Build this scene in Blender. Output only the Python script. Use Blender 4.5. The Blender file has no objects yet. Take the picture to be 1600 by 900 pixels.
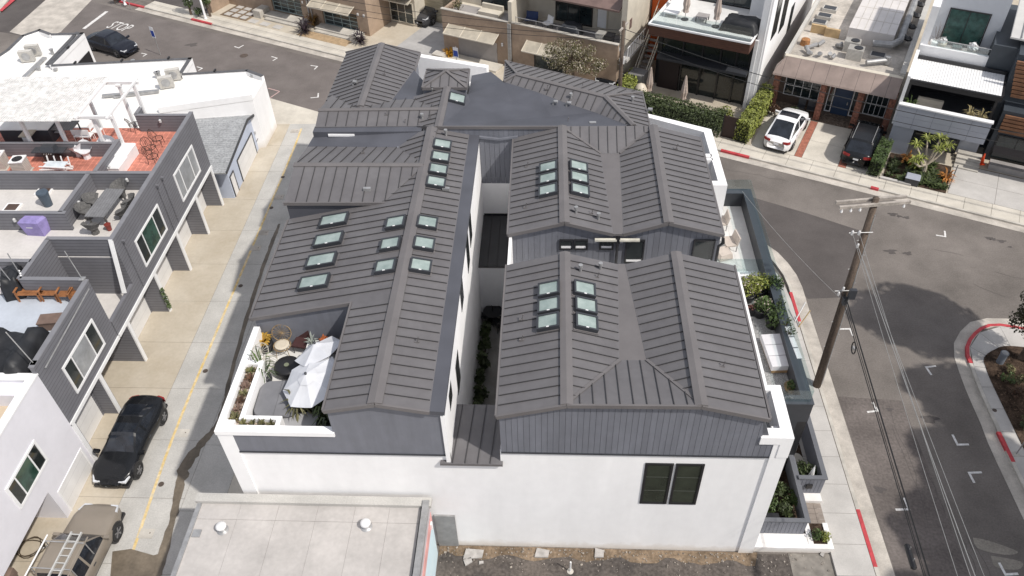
import bpy, math, random
import numpy as np
from mathutils import Vector, Matrix, noise
random.seed(7)
R_ = math.radians
scene = bpy.context.scene
# ---------------------------------------------------------------- camera
CAMH = 30.0
FPX = 1253.0
RM = np.array([[0.99885323, 0.00834696, -0.04714402],
               [0.04005378, -0.68511993, 0.72732824],
               [-0.02622833, -0.72838246, -0.68466858]])   # rows: world x,y,z in (right, down, forward)
cam_d = bpy.data.cameras.new('camera')
cam = bpy.data.objects.new('camera', cam_d)
scene.collection.objects.link(cam)
cam_d.sensor_width = 36.0
cam_d.lens = 36.0 * FPX / 1600.0
cam_d.clip_end = 2000.0
cam.matrix_world = Matrix(((RM[0][0], -RM[0][1], -RM[0][2], 0), (RM[1][0], -RM[1][1], -RM[1][2], 0),
                           (RM[2][0], -RM[2][1], -RM[2][2], CAMH), (0, 0, 0, 1)))
scene.camera = cam
# ---------------------------------------------------------------- light
SUN = Vector((-0.66, 0.42, -1.0)).normalized()      # direction of travel
world = bpy.data.worlds.new('World'); scene.world = world; world.use_nodes = True
wn = world.node_tree.nodes; wn.clear()
wo = wn.new('ShaderNodeOutputWorld'); wb = wn.new('ShaderNodeBackground'); ws = wn.new('ShaderNodeTexSky')
ws.sky_type = 'NISHITA'; ws.sun_disc = False
ws.sun_elevation = math.asin(-SUN.z); ws.sun_rotation = math.atan2(-SUN.x, -SUN.y)
ws.altitude = 20; ws.air_density = 1.0; ws.dust_density = 2.5; ws.ozone_density = 1.0
wb.inputs['Strength'].default_value = 0.11
wv_ = wn.new('ShaderNodeMix'); wv_.data_type = 'RGBA'; wv_.inputs['Factor'].default_value = 0.5; wv_.inputs[7].default_value = (6.6, 6.6, 6.8, 1)   # thin high cloud veil over the blue
world.node_tree.links.new(ws.outputs[0], wv_.inputs[6]); world.node_tree.links.new(wv_.outputs[2], wb.inputs[0]); world.node_tree.links.new(wb.outputs[0], wo.inputs[0])
sun_d = bpy.data.lights.new('sun', 'SUN'); sun_d.energy = 3.2; sun_d.angle = R_(1.2); sun_d.color = (1.0, 0.955, 0.89)
sun = bpy.data.objects.new('sun', sun_d); scene.collection.objects.link(sun)
sun.rotation_euler = SUN.to_track_quat('-Z', 'Y').to_euler(); sun.location = (30, -20, 60)
scene.view_settings.view_transform = 'Standard'; scene.view_settings.look = 'None'
scene.view_settings.exposure = 0.18; scene.view_settings.gamma = 1.0; scene.view_settings.use_curve_mapping = False

# ---------------------------------------------------------------- pixel helpers (direction only; depth from z, wall plane or facade)
def _dir(x, y): return RM @ np.array([x - 800.0, y - 450.0, FPX])
def U(x, y, z=0.0):
    d = _dir(x, y); t = (z - CAMH) / d[2]; return Vector((d[0]*t, d[1]*t, z))
def UX(x, y, X):
    d = _dir(x, y); t = X / d[0]; return Vector((X, d[1]*t, CAMH + d[2]*t))
def UY(x, y, Y):
    d = _dir(x, y); t = Y / d[1]; return Vector((d[0]*t, Y, CAMH + d[2]*t))
# frame of the far street: s along the kerb, t away from the camera, z up
OS = Vector((11.06, 44.5, 0)); ES = Vector((0.902, -0.4318, 0)); NS = Vector((0.4318, 0.902, 0)); ANG = math.atan2(-0.4318, 0.902)
def F(s, t, z=0.0): return OS + ES*s + NS*t + Vector((0, 0, z))
def ST(p): d = Vector((p[0], p[1], 0)) - OS; return d.dot(ES), d.dot(NS)

# ---------------------------------------------------------------- materials
MATS = {}
def mat(name, col, rough=0.7, var=0.12, vscale=1.5, grain=0.0, gscale=60.0, bump=0.0, bscale=40.0, metal=0.0, spec=0.5, col2=None, island=0.0, coat=0.0, stretch=None):
    if name in MATS: return MATS[name]
    m = bpy.data.materials.new(name); m.use_nodes = True; MATS[name] = m
    nt = m.node_tree; n = nt.nodes; L = nt.links; b = n['Principled BSDF']
    b.inputs['Roughness'].default_value = rough; b.inputs['Metallic'].default_value = metal
    b.inputs['Specular IOR Level'].default_value = spec; b.inputs['Coat Weight'].default_value = coat
    col = tuple(col) if len(col) == 4 else tuple(col) + (1,)
    geo = n.new('ShaderNodeNewGeometry')
    vec = geo.outputs['Position']
    if stretch:
        mp = n.new('ShaderNodeMapping'); mp.inputs['Scale'].default_value = stretch; L.new(vec, mp.inputs[0]); vec = mp.outputs[0]
    nz = n.new('ShaderNodeTexNoise'); nz.inputs['Scale'].default_value = vscale; nz.inputs['Detail'].default_value = 6; nz.inputs['Roughness'].default_value = 0.62
    L.new(vec, nz.inputs['Vector'])
    mx = n.new('ShaderNodeMix'); mx.data_type = 'RGBA'
    c2 = tuple(col2) + (1,) if col2 else tuple(max(0, c*(1-2.2*var)) for c in col[:3]) + (1,)
    c1 = col if col2 else tuple(min(1, c*(1+var)) for c in col[:3]) + (1,)
    rp = n.new('ShaderNodeMapRange'); rp.inputs['From Min'].default_value = 0.3; rp.inputs['From Max'].default_value = 0.72
    L.new(nz.outputs['Fac'], rp.inputs['Value']); L.new(rp.outputs[0], mx.inputs['Factor'])
    mx.inputs[6].default_value = c1; mx.inputs[7].default_value = c2
    out = mx.outputs[2]
    if island:
        ml = n.new('ShaderNodeMix'); ml.data_type = 'RGBA'; ml.blend_type = 'MULTIPLY'; ml.inputs['Factor'].default_value = 1
        r2 = n.new('ShaderNodeMapRange'); r2.inputs['To Min'].default_value = 1 - island; r2.inputs['To Max'].default_value = 1 + island*0.6
        L.new(geo.outputs['Random Per Island'], r2.inputs['Value']); L.new(out, ml.inputs[6]); L.new(r2.outputs[0], ml.inputs[7]); out = ml.outputs[2]
    if grain:
        g = n.new('ShaderNodeTexNoise'); g.inputs['Scale'].default_value = gscale; g.inputs['Detail'].default_value = 3
        L.new(geo.outputs['Position'], g.inputs['Vector'])
        r3 = n.new('ShaderNodeMapRange'); r3.inputs['From Min'].default_value = 0.25; r3.inputs['From Max'].default_value = 0.75
        r3.inputs['To Min'].default_value = 1 - grain; r3.inputs['To Max'].default_value = 1 + grain
        L.new(g.outputs['Fac'], r3.inputs['Value'])
        m3 = n.new('ShaderNodeMix'); m3.data_type = 'RGBA'; m3.blend_type = 'MULTIPLY'; m3.inputs['Factor'].default_value = 1
        L.new(out, m3.inputs[6]); L.new(r3.outputs[0], m3.inputs[7]); out = m3.outputs[2]
    L.new(out, b.inputs['Base Color'])
    if bump:
        bn = n.new('ShaderNodeTexNoise'); bn.inputs['Scale'].default_value = bscale; bn.inputs['Detail'].default_value = 5
        L.new(geo.outputs['Position'], bn.inputs['Vector'])
        bp = n.new('ShaderNodeBump'); bp.inputs['Strength'].default_value = bump; bp.inputs['Distance'].default_value = 0.02
        L.new(bn.outputs['Fac'], bp.inputs['Height']); L.new(bp.outputs[0], b.inputs['Normal'])
    return m
def stripes(m, axis, period, width, dark, bump=0.5):
    """thin joint lines every `period` metres along world axis (vector) added to material m"""
    nt = m.node_tree; n = nt.nodes; L = nt.links; b = n['Principled BSDF']
    geo = n.new('ShaderNodeNewGeometry')
    dt = n.new('ShaderNodeVectorMath'); dt.operation = 'DOT_PRODUCT'; dt.inputs[1].default_value = axis
    L.new(geo.outputs['Position'], dt.inputs[0])
    dv = n.new('ShaderNodeMath'); dv.operation = 'DIVIDE'; dv.inputs[1].default_value = period; L.new(dt.outputs['Value'], dv.inputs[0])
    fr = n.new('ShaderNodeMath'); fr.operation = 'FRACT'; L.new(dv.outputs[0], fr.inputs[0])
    lt = n.new('ShaderNodeMath'); lt.operation = 'LESS_THAN'; lt.inputs[1].default_value = width/period; L.new(fr.outputs[0], lt.inputs[0])
    src = b.inputs['Base Color'].links[0].from_socket
    mx = n.new('ShaderNodeMix'); mx.data_type = 'RGBA'; mx.blend_type = 'MULTIPLY'
    L.new(lt.outputs[0], mx.inputs['Factor']); L.new(src, mx.inputs[6]); mx.inputs[7].default_value = (dark, dark, dark, 1)
    L.new(mx.outputs[2], b.inputs['Base Color'])
    if bump:
        bp = n.new('ShaderNodeBump'); bp.inputs['Strength'].default_value = bump; bp.inputs['Distance'].default_value = 0.03; bp.invert = True
        L.new(lt.outputs[0], bp.inputs['Height'])
        if b.inputs['Normal'].links: L.new(b.inputs['Normal'].links[0].from_socket, bp.inputs['Normal'])
        L.new(bp.outputs[0], b.inputs['Normal'])
    return m

# ---------------------------------------------------------------- mesh builder
col = scene.collection
class MB:
    def __init__(s): s.v = []; s.f = []; s.mi = []; s.cur = 0
    def add(s, vs, fs):
        o = len(s.v); s.v += [tuple(v) for v in vs]
        for f in fs: s.f.append([i + o for i in f]); s.mi.append(s.cur)
        return s
    def box(s, x0, x1, y0, y1, z0, z1, M=None):
        vs = [Vector((x, y, z)) for z in (z0, z1) for y in (y0, y1) for x in (x0, x1)]
        if M is not None: vs = [M @ v for v in vs]
        return s.add(vs, [(0, 2, 3, 1), (4, 5, 7, 6), (0, 1, 5, 4), (2, 6, 7, 3), (0, 4, 6, 2), (1, 3, 7, 5)])
    def hexa(s, b, t):      # bottom quad, top quad (same order, ccw from above)
        n = len(b); vs = list(b) + list(t)
        fs = [tuple(range(n-1, -1, -1)), tuple(range(n, 2*n))] + [(i, (i+1) % n, n + (i+1) % n, n + i) for i in range(n)]
        return s.add(vs, fs)
    def prism(s, poly, z0, z1):
        if area2(poly) < 0: poly = poly[::-1]
        return s.hexa([Vector((p[0], p[1], z0)) for p in poly], [Vector((p[0], p[1], z1)) for p in poly])
    def sheet(s, poly, z=None):
        vs = [Vector((p[0], p[1], p[2] if z is None else z)) for p in poly]
        if area2(vs) < 0: vs = vs[::-1]
        return s.add(vs, [tuple(range(len(vs)))])
    def slab(s, poly, th):  # 3d polygon thickened downward
        vs = [Vector(p) for p in poly]
        if area2(vs) < 0: vs = vs[::-1]
        return s.hexa([v - Vector((0, 0, th)) for v in vs], vs)
    def tube(s, pts, r, n=8, cap=True):
        pts = [Vector(p) for p in pts]; rr = r if hasattr(r, '__len__') else [r]*len(pts)
        vs = []; fs = []; pu = None
        for i, p in enumerate(pts):
            d = (pts[min(i+1, len(pts)-1)] - pts[max(i-1, 0)]).normalized()
            if pu is None: pu = d.orthogonal().normalized()
            a = (pu - d*pu.dot(d)); a = a.normalized() if a.length > 1e-6 else d.orthogonal().normalized(); pu = a; c = d.cross(a)
            for k in range(n):
                t = 2*math.pi*k/n; vs.append(p + (a*math.cos(t) + c*math.sin(t))*rr[i])
        for i in range(len(pts)-1):
            for k in range(n): fs.append((i*n+k, i*n+(k+1) % n, (i+1)*n+(k+1) % n, (i+1)*n+k))
        if cap: fs.append(tuple(range(n-1, -1, -1))); fs.append(tuple((len(pts)-1)*n+k for k in range(n)))
        return s.add(vs, fs)
    def lathe(s, prof, c=(0, 0, 0), n=20, M=None, close=True):   # prof [(r,z)..]
        vs = []; fs = []; c = Vector(c)
        for r, z in prof:
            for k in range(n):
                t = 2*math.pi*k/n; v = Vector((r*math.cos(t), r*math.sin(t), z))
                vs.append((M @ v if M is not None else v) + c)
        for i in range(len(prof)-1):
            for k in range(n): fs.append((i*n+k, i*n+(k+1) % n, (i+1)*n+(k+1) % n, (i+1)*n+k))
        if close: fs.append(tuple(range(n-1, -1, -1))); fs.append(tuple((len(prof)-1)*n+k for k in range(n)))
        return s.add(vs, fs)
    def bar(s, a, b, w, h):  # rectangular bar a->b, w horizontal, h vertical-ish
        a = Vector(a); b = Vector(b); d = (b-a).normalized(); up = Vector((0, 0, 1))
        if abs(d.z) > 0.95: up = Vector((0, 1, 0))
        sd = d.cross(up).normalized(); u = sd.cross(d).normalized()
        q = lambda p: [p - sd*w/2 - u*h/2, p + sd*w/2 - u*h/2, p + sd*w/2 + u*h/2, p - sd*w/2 + u*h/2]
        vs = q(a) + q(b)
        return s.add(vs, [(3, 2, 1, 0), (4, 5, 6, 7), (0, 1, 5, 4), (1, 2, 6, 5), (2, 3, 7, 6), (3, 0, 4, 7)])
    def build(s, name, m, parent=None, smooth=False, loc=None):
        me = bpy.data.meshes.new(name); me.from_pydata([tuple(v) for v in s.v], [], s.f); me.validate()
        for mm in (m if isinstance(m, (list, tuple)) else [m]): me.materials.append(mm)
        if isinstance(m, (list, tuple)) and len(me.polygons) == len(s.mi): me.polygons.foreach_set('material_index', s.mi)
        if smooth: me.polygons.foreach_set('use_smooth', [True]*len(me.polygons))
        me.update()
        o = bpy.data.objects.new(name, me); col.objects.link(o)
        if loc is not None: o.location = loc
        if parent is not None:
            o.parent = parent
            if parent.name in WROOT: o.matrix_parent_inverse = WROOT[parent.name]
        return o
WROOT = {}
def wthing(name, label, cat, loc, group=None):
    o = thing(name, label, cat, loc, 0.0, group); WROOT[o.name] = Matrix.Translation(loc).inverted(); return o
def area2(p): return sum(p[i][0]*p[(i+1) % len(p)][1] - p[(i+1) % len(p)][0]*p[i][1] for i in range(len(p)))
def tag(o, label=None, cat=None, group=None, kind=None):
    if label: o['label'] = label
    if cat: o['category'] = cat
    if group: o['group'] = group
    if kind: o['kind'] = kind
    return o
def thing(name, label, cat, loc=(0, 0, 0), rz=0.0, group=None, sc=1.0):
    o = bpy.data.objects.new(name, None); col.objects.link(o); o.location = loc; o.rotation_euler = (0, 0, rz); o.empty_display_size = 0.2
    o.scale = (sc, sc, sc)
    return tag(o, label, cat, group)
KIDS = {}
def copy_tree(o, parent=None):
    c = o.copy(); col.objects.link(c); c.parent = parent
    for ch in list(o.children): copy_tree(ch, c)
    return c
def struct(o): o['kind'] = 'structure'; return o
def box_obj(name, m, parent, *a, **k): return MB().box(*a, **k).build(name, m, parent)
def clip(poly, nrm, d):      # keep nrm.p >= d
    out = []
    for i in range(len(poly)):
        a = poly[i]; b = poly[(i+1) % len(poly)]; da = nrm.dot(a) - d; db = nrm.dot(b) - d
        if da >= 0: out.append(a)
        if (da >= 0) != (db >= 0): out.append(a + (b-a)*(da/(da-db)))
    return out
def smoothpath(pts, n=6):    # catmull-rom 
    P = [Vector(p) for p in pts]; out = []
    for i in range(len(P)-1):
        p0 = P[max(i-1, 0)]; p1 = P[i]; p2 = P[i+1]; p3 = P[min(i+2, len(P)-1)]
        for k in range(n):
            t = k/n; out.append(0.5*((2*p1) + (p2-p0)*t + (2*p0-5*p1+4*p2-p3)*t*t + (3*p1-p0-3*p2+p3)*t**3))
    return out + [P[-1]]
def offset(path, d):         # 2d offset of an open polyline to its left
    out = []
    for i, p in enumerate(path):
        a = path[max(i-1, 0)]; b = path[min(i+1, len(path)-1)]; t = (Vector((b[0]-a[0], b[1]-a[1]))).normalized()
        out.append(Vector((p[0] - t.y*d, p[1] + t.x*d, 0)))
    return out
def text_mesh(body, size, name, m, parent, M, ext=0.002):
    cu = bpy.data.curves.new('lettering', 'FONT'); cu.body = body; cu.size = size; cu.align_x = 'CENTER'; cu.align_y = 'CENTER'; cu.extrude = ext; cu.resolution_u = 3
    t = bpy.data.objects.new('lettering', cu); col.objects.link(t)
    me = bpy.data.meshes.new_from_object(t.evaluated_get(bpy.context.evaluated_depsgraph_get()))
    bpy.data.objects.remove(t); me.materials.clear(); me.materials.append(m); me.transform(M)
    o = bpy.data.objects.new(name, me); col.objects.link(o)
    if parent is not None: o.parent = parent
    return o
# ---------------------------------------------------------------- foliage
def leaves(mb, blobs, n, size, rnd, flat=0.0, shell=0.5):
    """leaf quads spread through ellipsoid blobs (c, (rx,ry,rz))"""
    vol = [max(1e-4, b[1][0]*b[1][1]*b[1][2])**0.75 for b in blobs]; tot = sum(vol)
    for (c, r), w in zip(blobs, vol):
        for _ in range(int(n*w/tot)):
            while True:
                p = Vector((rnd.uniform(-1, 1), rnd.uniform(-1, 1), rnd.uniform(-1, 1)))
                if 0.05 < p.length <= 1: break
            p = p.normalized()*(p.length**shell)
            q = Vector((c[0]+p.x*r[0], c[1]+p.y*r[1], c[2]+p.z*r[2]))
            nn = (p + Vector((rnd.gauss(0, .6), rnd.gauss(0, .6), rnd.gauss(0.35, .6)))).normalized()
            a = nn.orthogonal().normalized(); a.rotate(Matrix.Rotation(rnd.uniform(0, 6.28), 3, nn)); b = nn.cross(a)
            s = size*rnd.uniform(0.6, 1.35); l = s*1.5
            mb.add([q - a*l*0.5, q + b*s*0.38 + nn*s*0.12, q + a*l*0.5, q - b*s*0.38 + nn*s*0.12], [(0, 1, 2, 3)])
def blobs_in(rnd, c, r, n, br):
    out = []
    for _ in range(n):
        while True:
            p = Vector((rnd.uniform(-1, 1), rnd.uniform(-1, 1), rnd.uniform(-1, 1)))
            if p.length <= 1: break
        k = br*rnd.uniform(0.6, 1.3)
        out.append(((c[0]+p.x*r[0], c[1]+p.y*r[1], c[2]+p.z*r[2]), (k, k, k*0.8)))
    return out
# ================================================================= SETTING: ground, streets, pavements
M_asphalt = mat('asphalt', (0.188, 0.168, 0.153), 0.95, 0.16, 0.3, grain=0.16, gscale=14, bump=0.25, bscale=60, spec=0.2)
M_asphalt2 = mat('asphalt_newer', (0.105, 0.094, 0.09), 0.95, 0.10, 0.5, grain=0.16, gscale=16, bump=0.25, bscale=60, spec=0.2)
M_asphalt3 = mat('asphalt_worn', (0.14, 0.12, 0.105), 0.95, 0.30, 0.55, grain=0.4, gscale=7, bump=0.6, bscale=20, spec=0.2, col2=(0.055, 0.05, 0.048))
M_conc = mat('pavement_concrete', (0.575, 0.535, 0.465), 0.9, 0.10, 0.7, grain=0.10, gscale=22, bump=0.15, spec=0.25)
M_conc2 = mat('pavement_concrete_pale', (0.49, 0.47, 0.445), 0.9, 0.08, 0.8, grain=0.07, gscale=22, bump=0.1, spec=0.25)
M_alley = mat('alley_concrete', (0.475, 0.462, 0.435), 0.9, 0.09, 0.6, grain=0.12, gscale=18, bump=0.15, spec=0.25)
M_apron = mat('apron_concrete', (0.535, 0.485, 0.405), 0.9, 0.16, 0.4, grain=0.05, gscale=6, bump=0.12, spec=0.25, col2=(0.40, 0.345, 0.265))
M_gutter = mat('gutter_concrete', (0.50, 0.46, 0.41), 0.9, 0.16, 0.9, grain=0.12, gscale=20, spec=0.25)
M_kerb = mat('kerb_concrete', (0.52, 0.49, 0.44), 0.9, 0.14, 1.2, grain=0.1, spec=0.25)
M_red = mat('red_kerb_paint', (0.50, 0.055, 0.065), 0.6, 0.14, 3.0, grain=0.12, gscale=9)
M_line = mat('white_road_paint', (0.78, 0.77, 0.75), 0.7, 0.08, 5.0, grain=0.2, gscale=12, col2=(0.50, 0.48, 0.46))
M_orange = mat('orange_line_paint', (0.66, 0.46, 0.14), 0.7, 0.16, 2.5, grain=0.25, gscale=6, col2=(0.60, 0.53, 0.40))
M_dirt = mat('dirt', (0.22, 0.165, 0.115), 1.0, 0.25, 1.2, grain=0.35, gscale=9, bump=0.8, bscale=14, spec=0.1)
M_mulch = mat('mulch', (0.075, 0.052, 0.038), 1.0, 0.35, 3.0, grain=0.5, gscale=14, bump=1.0, bscale=18, spec=0.1)
M_wet = mat('wet_concrete', (0.165, 0.135, 0.10), 0.45, 0.25, 0.8, grain=0.15, gscale=8, spec=0.5)
M_iron = mat('cast_iron', (0.10, 0.075, 0.06), 0.6, 0.2, 6.0)
M_joint = mat('joint_filler', (0.17, 0.15, 0.13), 1.0, 0.15, 3)

struct(MB().sheet([(-900, -300), (900, -300), (900, 1500), (-900, 1500)], -0.06).build('ground', M_conc))
st = struct(MB().sheet([(-140, -10), (140, -10), (140, 150), (-140, 150)], 0.0).build('street', M_asphalt))
def patch(poly, z, m, name='asphalt_patch', parent=st): return MB().sheet(poly, z).build(name, m, parent)
patch([U(1150, 300), U(1178, 309), U(1260, 333), U(1346, 361), U(1338, 405), U(1331, 464), U(1262, 467), U(1190, 380)], 0.004, M_asphalt2)
patch([F(-75, -6.9), F(-12, -7.0), F(-12, -0.4), F(-75, -0.35)], 0.004, mat('asphalt_mid', (0.17, 0.15, 0.141), 0.95, 0.12, 0.4, grain=0.15, gscale=14, bump=0.25, bscale=60, spec=0.2))
patch([(13.6, -2), (16.3, -2), (16.5, 24.4), (13.6, 24.6)], 0.004, mat('asphalt_lane', (0.155, 0.135, 0.125), 0.95, 0.16, 0.5, grain=0.22, gscale=9, bump=0.25, bscale=60, spec=0.2))
# crack sealing and oil marks
rc = random.Random(3)
for k in range(9):
    s0 = rc.uniform(-30, 22); t0 = rc.uniform(-6.4, -0.6) ; a = rc.uniform(-0.25, 0.25); L_ = rc.uniform(1.0, 4.5)
    p0 = F(s0, t0); pts = [p0 + ES*(i*L_/7) + NS*(i*L_/7*a + rc.gauss(0, 0.05)) for i in range(8)]
    l = offset(pts, 0.008); r = offset(pts, -0.008)
    MB().sheet([(p.x, p.y) for p in l + r[::-1]], 0.0085).build('crack', M_asphalt2, st)
for k in range(6):
    y0 = rc.uniform(13, 34); x0 = rc.uniform(14.2, 19); L_ = rc.uniform(1, 5)
    pts = [Vector((x0 + rc.gauss(0, 0.06), y0 + i*L_/7, 0)) for i in range(8)]
    l = offset(pts, 0.008); r = offset(pts, -0.008)
    MB().sheet([(p.x, p.y) for p in l + r[::-1]], 0.0085).build('crack', M_asphalt2, st)
def blotch(p, r, m, z=0.009, parent=st, name='stain', ar=1.0):
    pts = []
    ph = rc.uniform(0, 6)
    for k in range(18):
        t = k/18*6.283; q = r*(1 + 0.25*math.sin(3*t+ph) + 0.18*math.sin(5*t+2*ph) + rc.gauss(0, 0.06))
        pts.append((p[0] + math.cos(t)*q*ar, p[1] + math.sin(t)*q))
    return MB().sheet(pts, z).build(name, m, parent)
for px, py, r in [(1545, 372, .12), (1552, 374, .1), (1565, 377, .14), (1578, 386, .08), (1395, 335, .16), (1405, 338, .1), (1416, 340, .12), (1453, 655, .22), (1390, 640, .1), (1375, 765, .15), (1340, 760, .12), (1392, 393, .2), (1418, 396, .15), (545, 155, .2), (300, 70, .3)]:
    blotch(U(px, py), r, M_asphalt2, ar=1.6)
for pts in ([U(1520, 840), U(1545, 845), U(1590, 862), U(1570, 867), U(1528, 857)], [U(1548, 868), U(1596, 878), U(1590, 890), U(1556, 886)]):
    patch([(p.x, p.y) for p in smoothpath(pts + pts[:1], 4)[:-1]], 0.009, mat('dusty_asphalt', (0.26, 0.235, 0.20), 0.95, 0.15, 1.0, grain=0.2, gscale=12))
# --- painted parking marks
def mark(px, py, a, b, rz):
    p = U(px, py); c, s = math.cos(rz), math.sin(rz)
    M = Matrix.Translation((p.x, p.y, 0)) @ Matrix.Rotation(rz, 4, 'Z')
    o = MB().add([M @ Vector(v) for v in [(-.05, -.05, .013), (a, -.05, .013), (a, .05, .013), (.05, .05, .013), (.05, b, .013), (-.05, b, .013)]], [(0, 1, 2, 3, 4, 5)])
    return o.build('parking_mark', M_line, st)
for px, py, a, b, r in [(373, 75, .55, .5, ANG + 1.5), (433, 91, .6, .5, ANG + 3.1), (496, 104, .6, .5, ANG + 3.3), (497, 152, .6, .55, ANG + 2.2), (229, 85, .55, .4, ANG+3.2), (316, 107, .6, .4, ANG+3.1), (140, 55, .4, .3, ANG),
                        (1477, 370, .55, .5, ANG + 1.75), (1328, 514, .55, .5, 3.14 + 0.05), (1447, 574, .5, .5, -1.4), (1371, 642, .5, .5, 1.75), (1496, 695, .5, .55, 0.05), (1514, 739, .5, .55, -1.5), (1420, 796, .55, .55, 1.62), (1571, 898, .5, .5, 0.1)]:
    mark(px, py, a, b, r)
pc = U(187, 42)
text_mesh('STOP', 1.5, 'stop_lettering', M_line, st, Matrix.Translation((pc.x, pc.y, 0.011)) @ Matrix.Rotation(ANG + math.pi/2 + math.pi/2 + 0.05 - math.pi, 4, 'Z') @ Matrix.Diagonal((0.62, 1.25, 1, 1)))
a, b = U(131, 45), U(167, 18)
d = (b-a).normalized(); w = Vector((-d.y, d.x, 0))*0.16
MB().sheet([a-w, b-w, b+w, a+w], 0.011).build('stop_bar', M_line, st)
a, b, c = U(419, 138), U(437, 143), U(422, 153)
for p, q in ((a, b), (b, c)):
    d = (q-p).normalized(); w = Vector((-d.y, d.x, 0))*0.04
    MB().sheet([p-w, q-w, q+w, p+w], 0.012).build('painted_triangle', mat('faded_pink_paint', (.55, .38, .36), .8, .1, 3), st)
# concrete cross gutter at the far corner
patch([U(62, 62), U(95, 50), U(155, -12), U(85, -12), U(15, 50)], 0.008, M_gutter, 'cross_gutter')
patch([U(0, 50), U(30, 55), U(80, 10), U(60, -10), U(10, -10), U(-60, 40)], 0.0065, M_asphalt2)
struct(MB().prism([U(-80, 20), U(0, 20), U(25, -15), U(-60, -40)], 0.0, 0.13).build('pavement_far_corner', M_conc))
MB().sheet([U(0, 18), U(4, 20), U(34, -6), U(28, -8)], 0.135).build('red_kerb', M_red, bpy.data.objects['pavement_far_corner'])

# --- generic pavement strip: outer polyline (asphalt edge), inside to the left
def strip_slabs(pa, pb, z0, z1, m, parent, name, gap=0.012):
    """slabs between two polylines with equal counts"""
    for i in range(len(pa)-1):
        q = [Vector(pa[i]), Vector(pa[i+1]), Vector(pb[i+1]), Vector(pb[i])]
        c = sum(q, Vector())/4
        q = [c + (p-c)*(1 - gap/max(0.3, (p-c).length)) for p in q]
        MB().prism([(p.x, p.y) for p in q], z0, z1 + rc.uniform(-0.003, 0.003)).build(name, m, parent)
def resample(path, step):
    P = [Vector((p[0], p[1], 0)) for p in path]; d = [0]
    for i in range(1, len(P)): d.append(d[-1] + (P[i]-P[i-1]).length)
    n = max(1, round(d[-1]/step)); out = []
    for k in range(n+1):
        t = d[-1]*k/n; i = 0
        while i < len(d)-2 and d[i+1] < t: i += 1
        out.append(P[i].lerp(P[i+1], (t-d[i])/max(1e-6, d[i+1]-d[i])))
    return out
def poly_strip(a, b, z, m, name, parent):
    mb = MB()
    for i in range(len(a)-1): mb.add([(a[i].x, a[i].y, z), (a[i+1].x, a[i+1].y, z), (b[i+1].x, b[i+1].y, z), (b[i].x, b[i].y, z)], [(0, 1, 2, 3)])
    return mb.build(name, m, parent)
def kerb_run(path, parent, g=0.62, k=0.15, h=0.13, name='kerb'):
    """gutter sheet + raised kerb along path (asphalt edge), pavement on the left side"""
    p0 = resample(path, 1.0); p1 = offset(p0, g); p2 = offset(p0, g+k)
    poly_strip(p0, p1, 0.012, M_gutter, 'gutter', parent)
    mb = MB()
    for i in range(len(p1)-1):
        a, b, c, d = p1[i], p1[i+1], p2[i+1], p2[i]
        mb.prism([(a.x, a.y), (b.x, b.y), (c.x, c.y), (d.x, d.y)], 0.0, h)
    mb.build(name, M_kerb, parent)
    return p2
def red(path, parent, h=0.133, k=0.16):
    p = resample(path, 0.6); q = offset(p, k); mb = MB()
    for i in range(len(p)-1): mb.prism([(p[i].x, p[i].y), (p[i+1].x, p[i+1].y), (q[i+1].x, q[i+1].y), (q[i].x, q[i].y)], 0.0, h)
    return mb.build('red_kerb', M_red, parent)

# pavement round the main house: street 2 (x=13.55) going up, corner, then along the far street
pv = struct(MB().prism([(12.8, -6), (12.8, 30.7), (12.55, 33.0), (11.9, 34.6), (10.9, 35.8), F(-3, -7.6), F(-26.4, -7.55), (-16.4, 48.6), (-11.5, 45), (-11.5, 16.6), (11.3, 16.6), (11.3, -6)], -0.05, 0.115).build('pavement', M_joint))
edge = [(13.55, -6), (13.55, 10), (13.55, 20), (13.57, 30.7), (13.62, 31.9), (13.48, 33.4), (13.0, 34.8), (12.34, 35.74), (11.2, 36.6), tuple(F(-4, -6.9)[:2]), tuple(F(-26.2, -6.9)[:2])]
in1 = kerb_run(edge, pv)
q = resample([(12.76, -6), (12.76, 16.9)], 1.35); strip_slabs(q, offset(q, 1.5), -0.02, 0.13, M_conc2, pv, 'paving_slab')
q = resample([(12.76, 16.9), (12.76, 30.9)], 1.35); strip_slabs(q, offset(q, 1.6), -0.02, 0.13, M_conc2, pv, 'paving_slab')
q = resample([(12.76, 30.9), (12.6, 32.6), (12.0, 34.2), (11.1, 35.3)], 0.9); strip_slabs(q, offset(q, 1.9), -0.02, 0.13, M_conc2, pv, 'paving_slab')
red([U(1364, 888, .07), U(1339, 800, .07)][0:2], pv) if False else red([(12.93, 15.95), (12.93, 18.5)], pv)
red([(12.93, 29.4), (12.93, 30.7), (12.93, 31.6)], pv)
q = resample([tuple(F(-16, -7.75)[:2]), tuple(F(-26, -7.75)[:2])], 1.4); strip_slabs(q, offset(q, 1.5), -0.02, 0.13, M_conc, pv, 'paving_slab')

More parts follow.
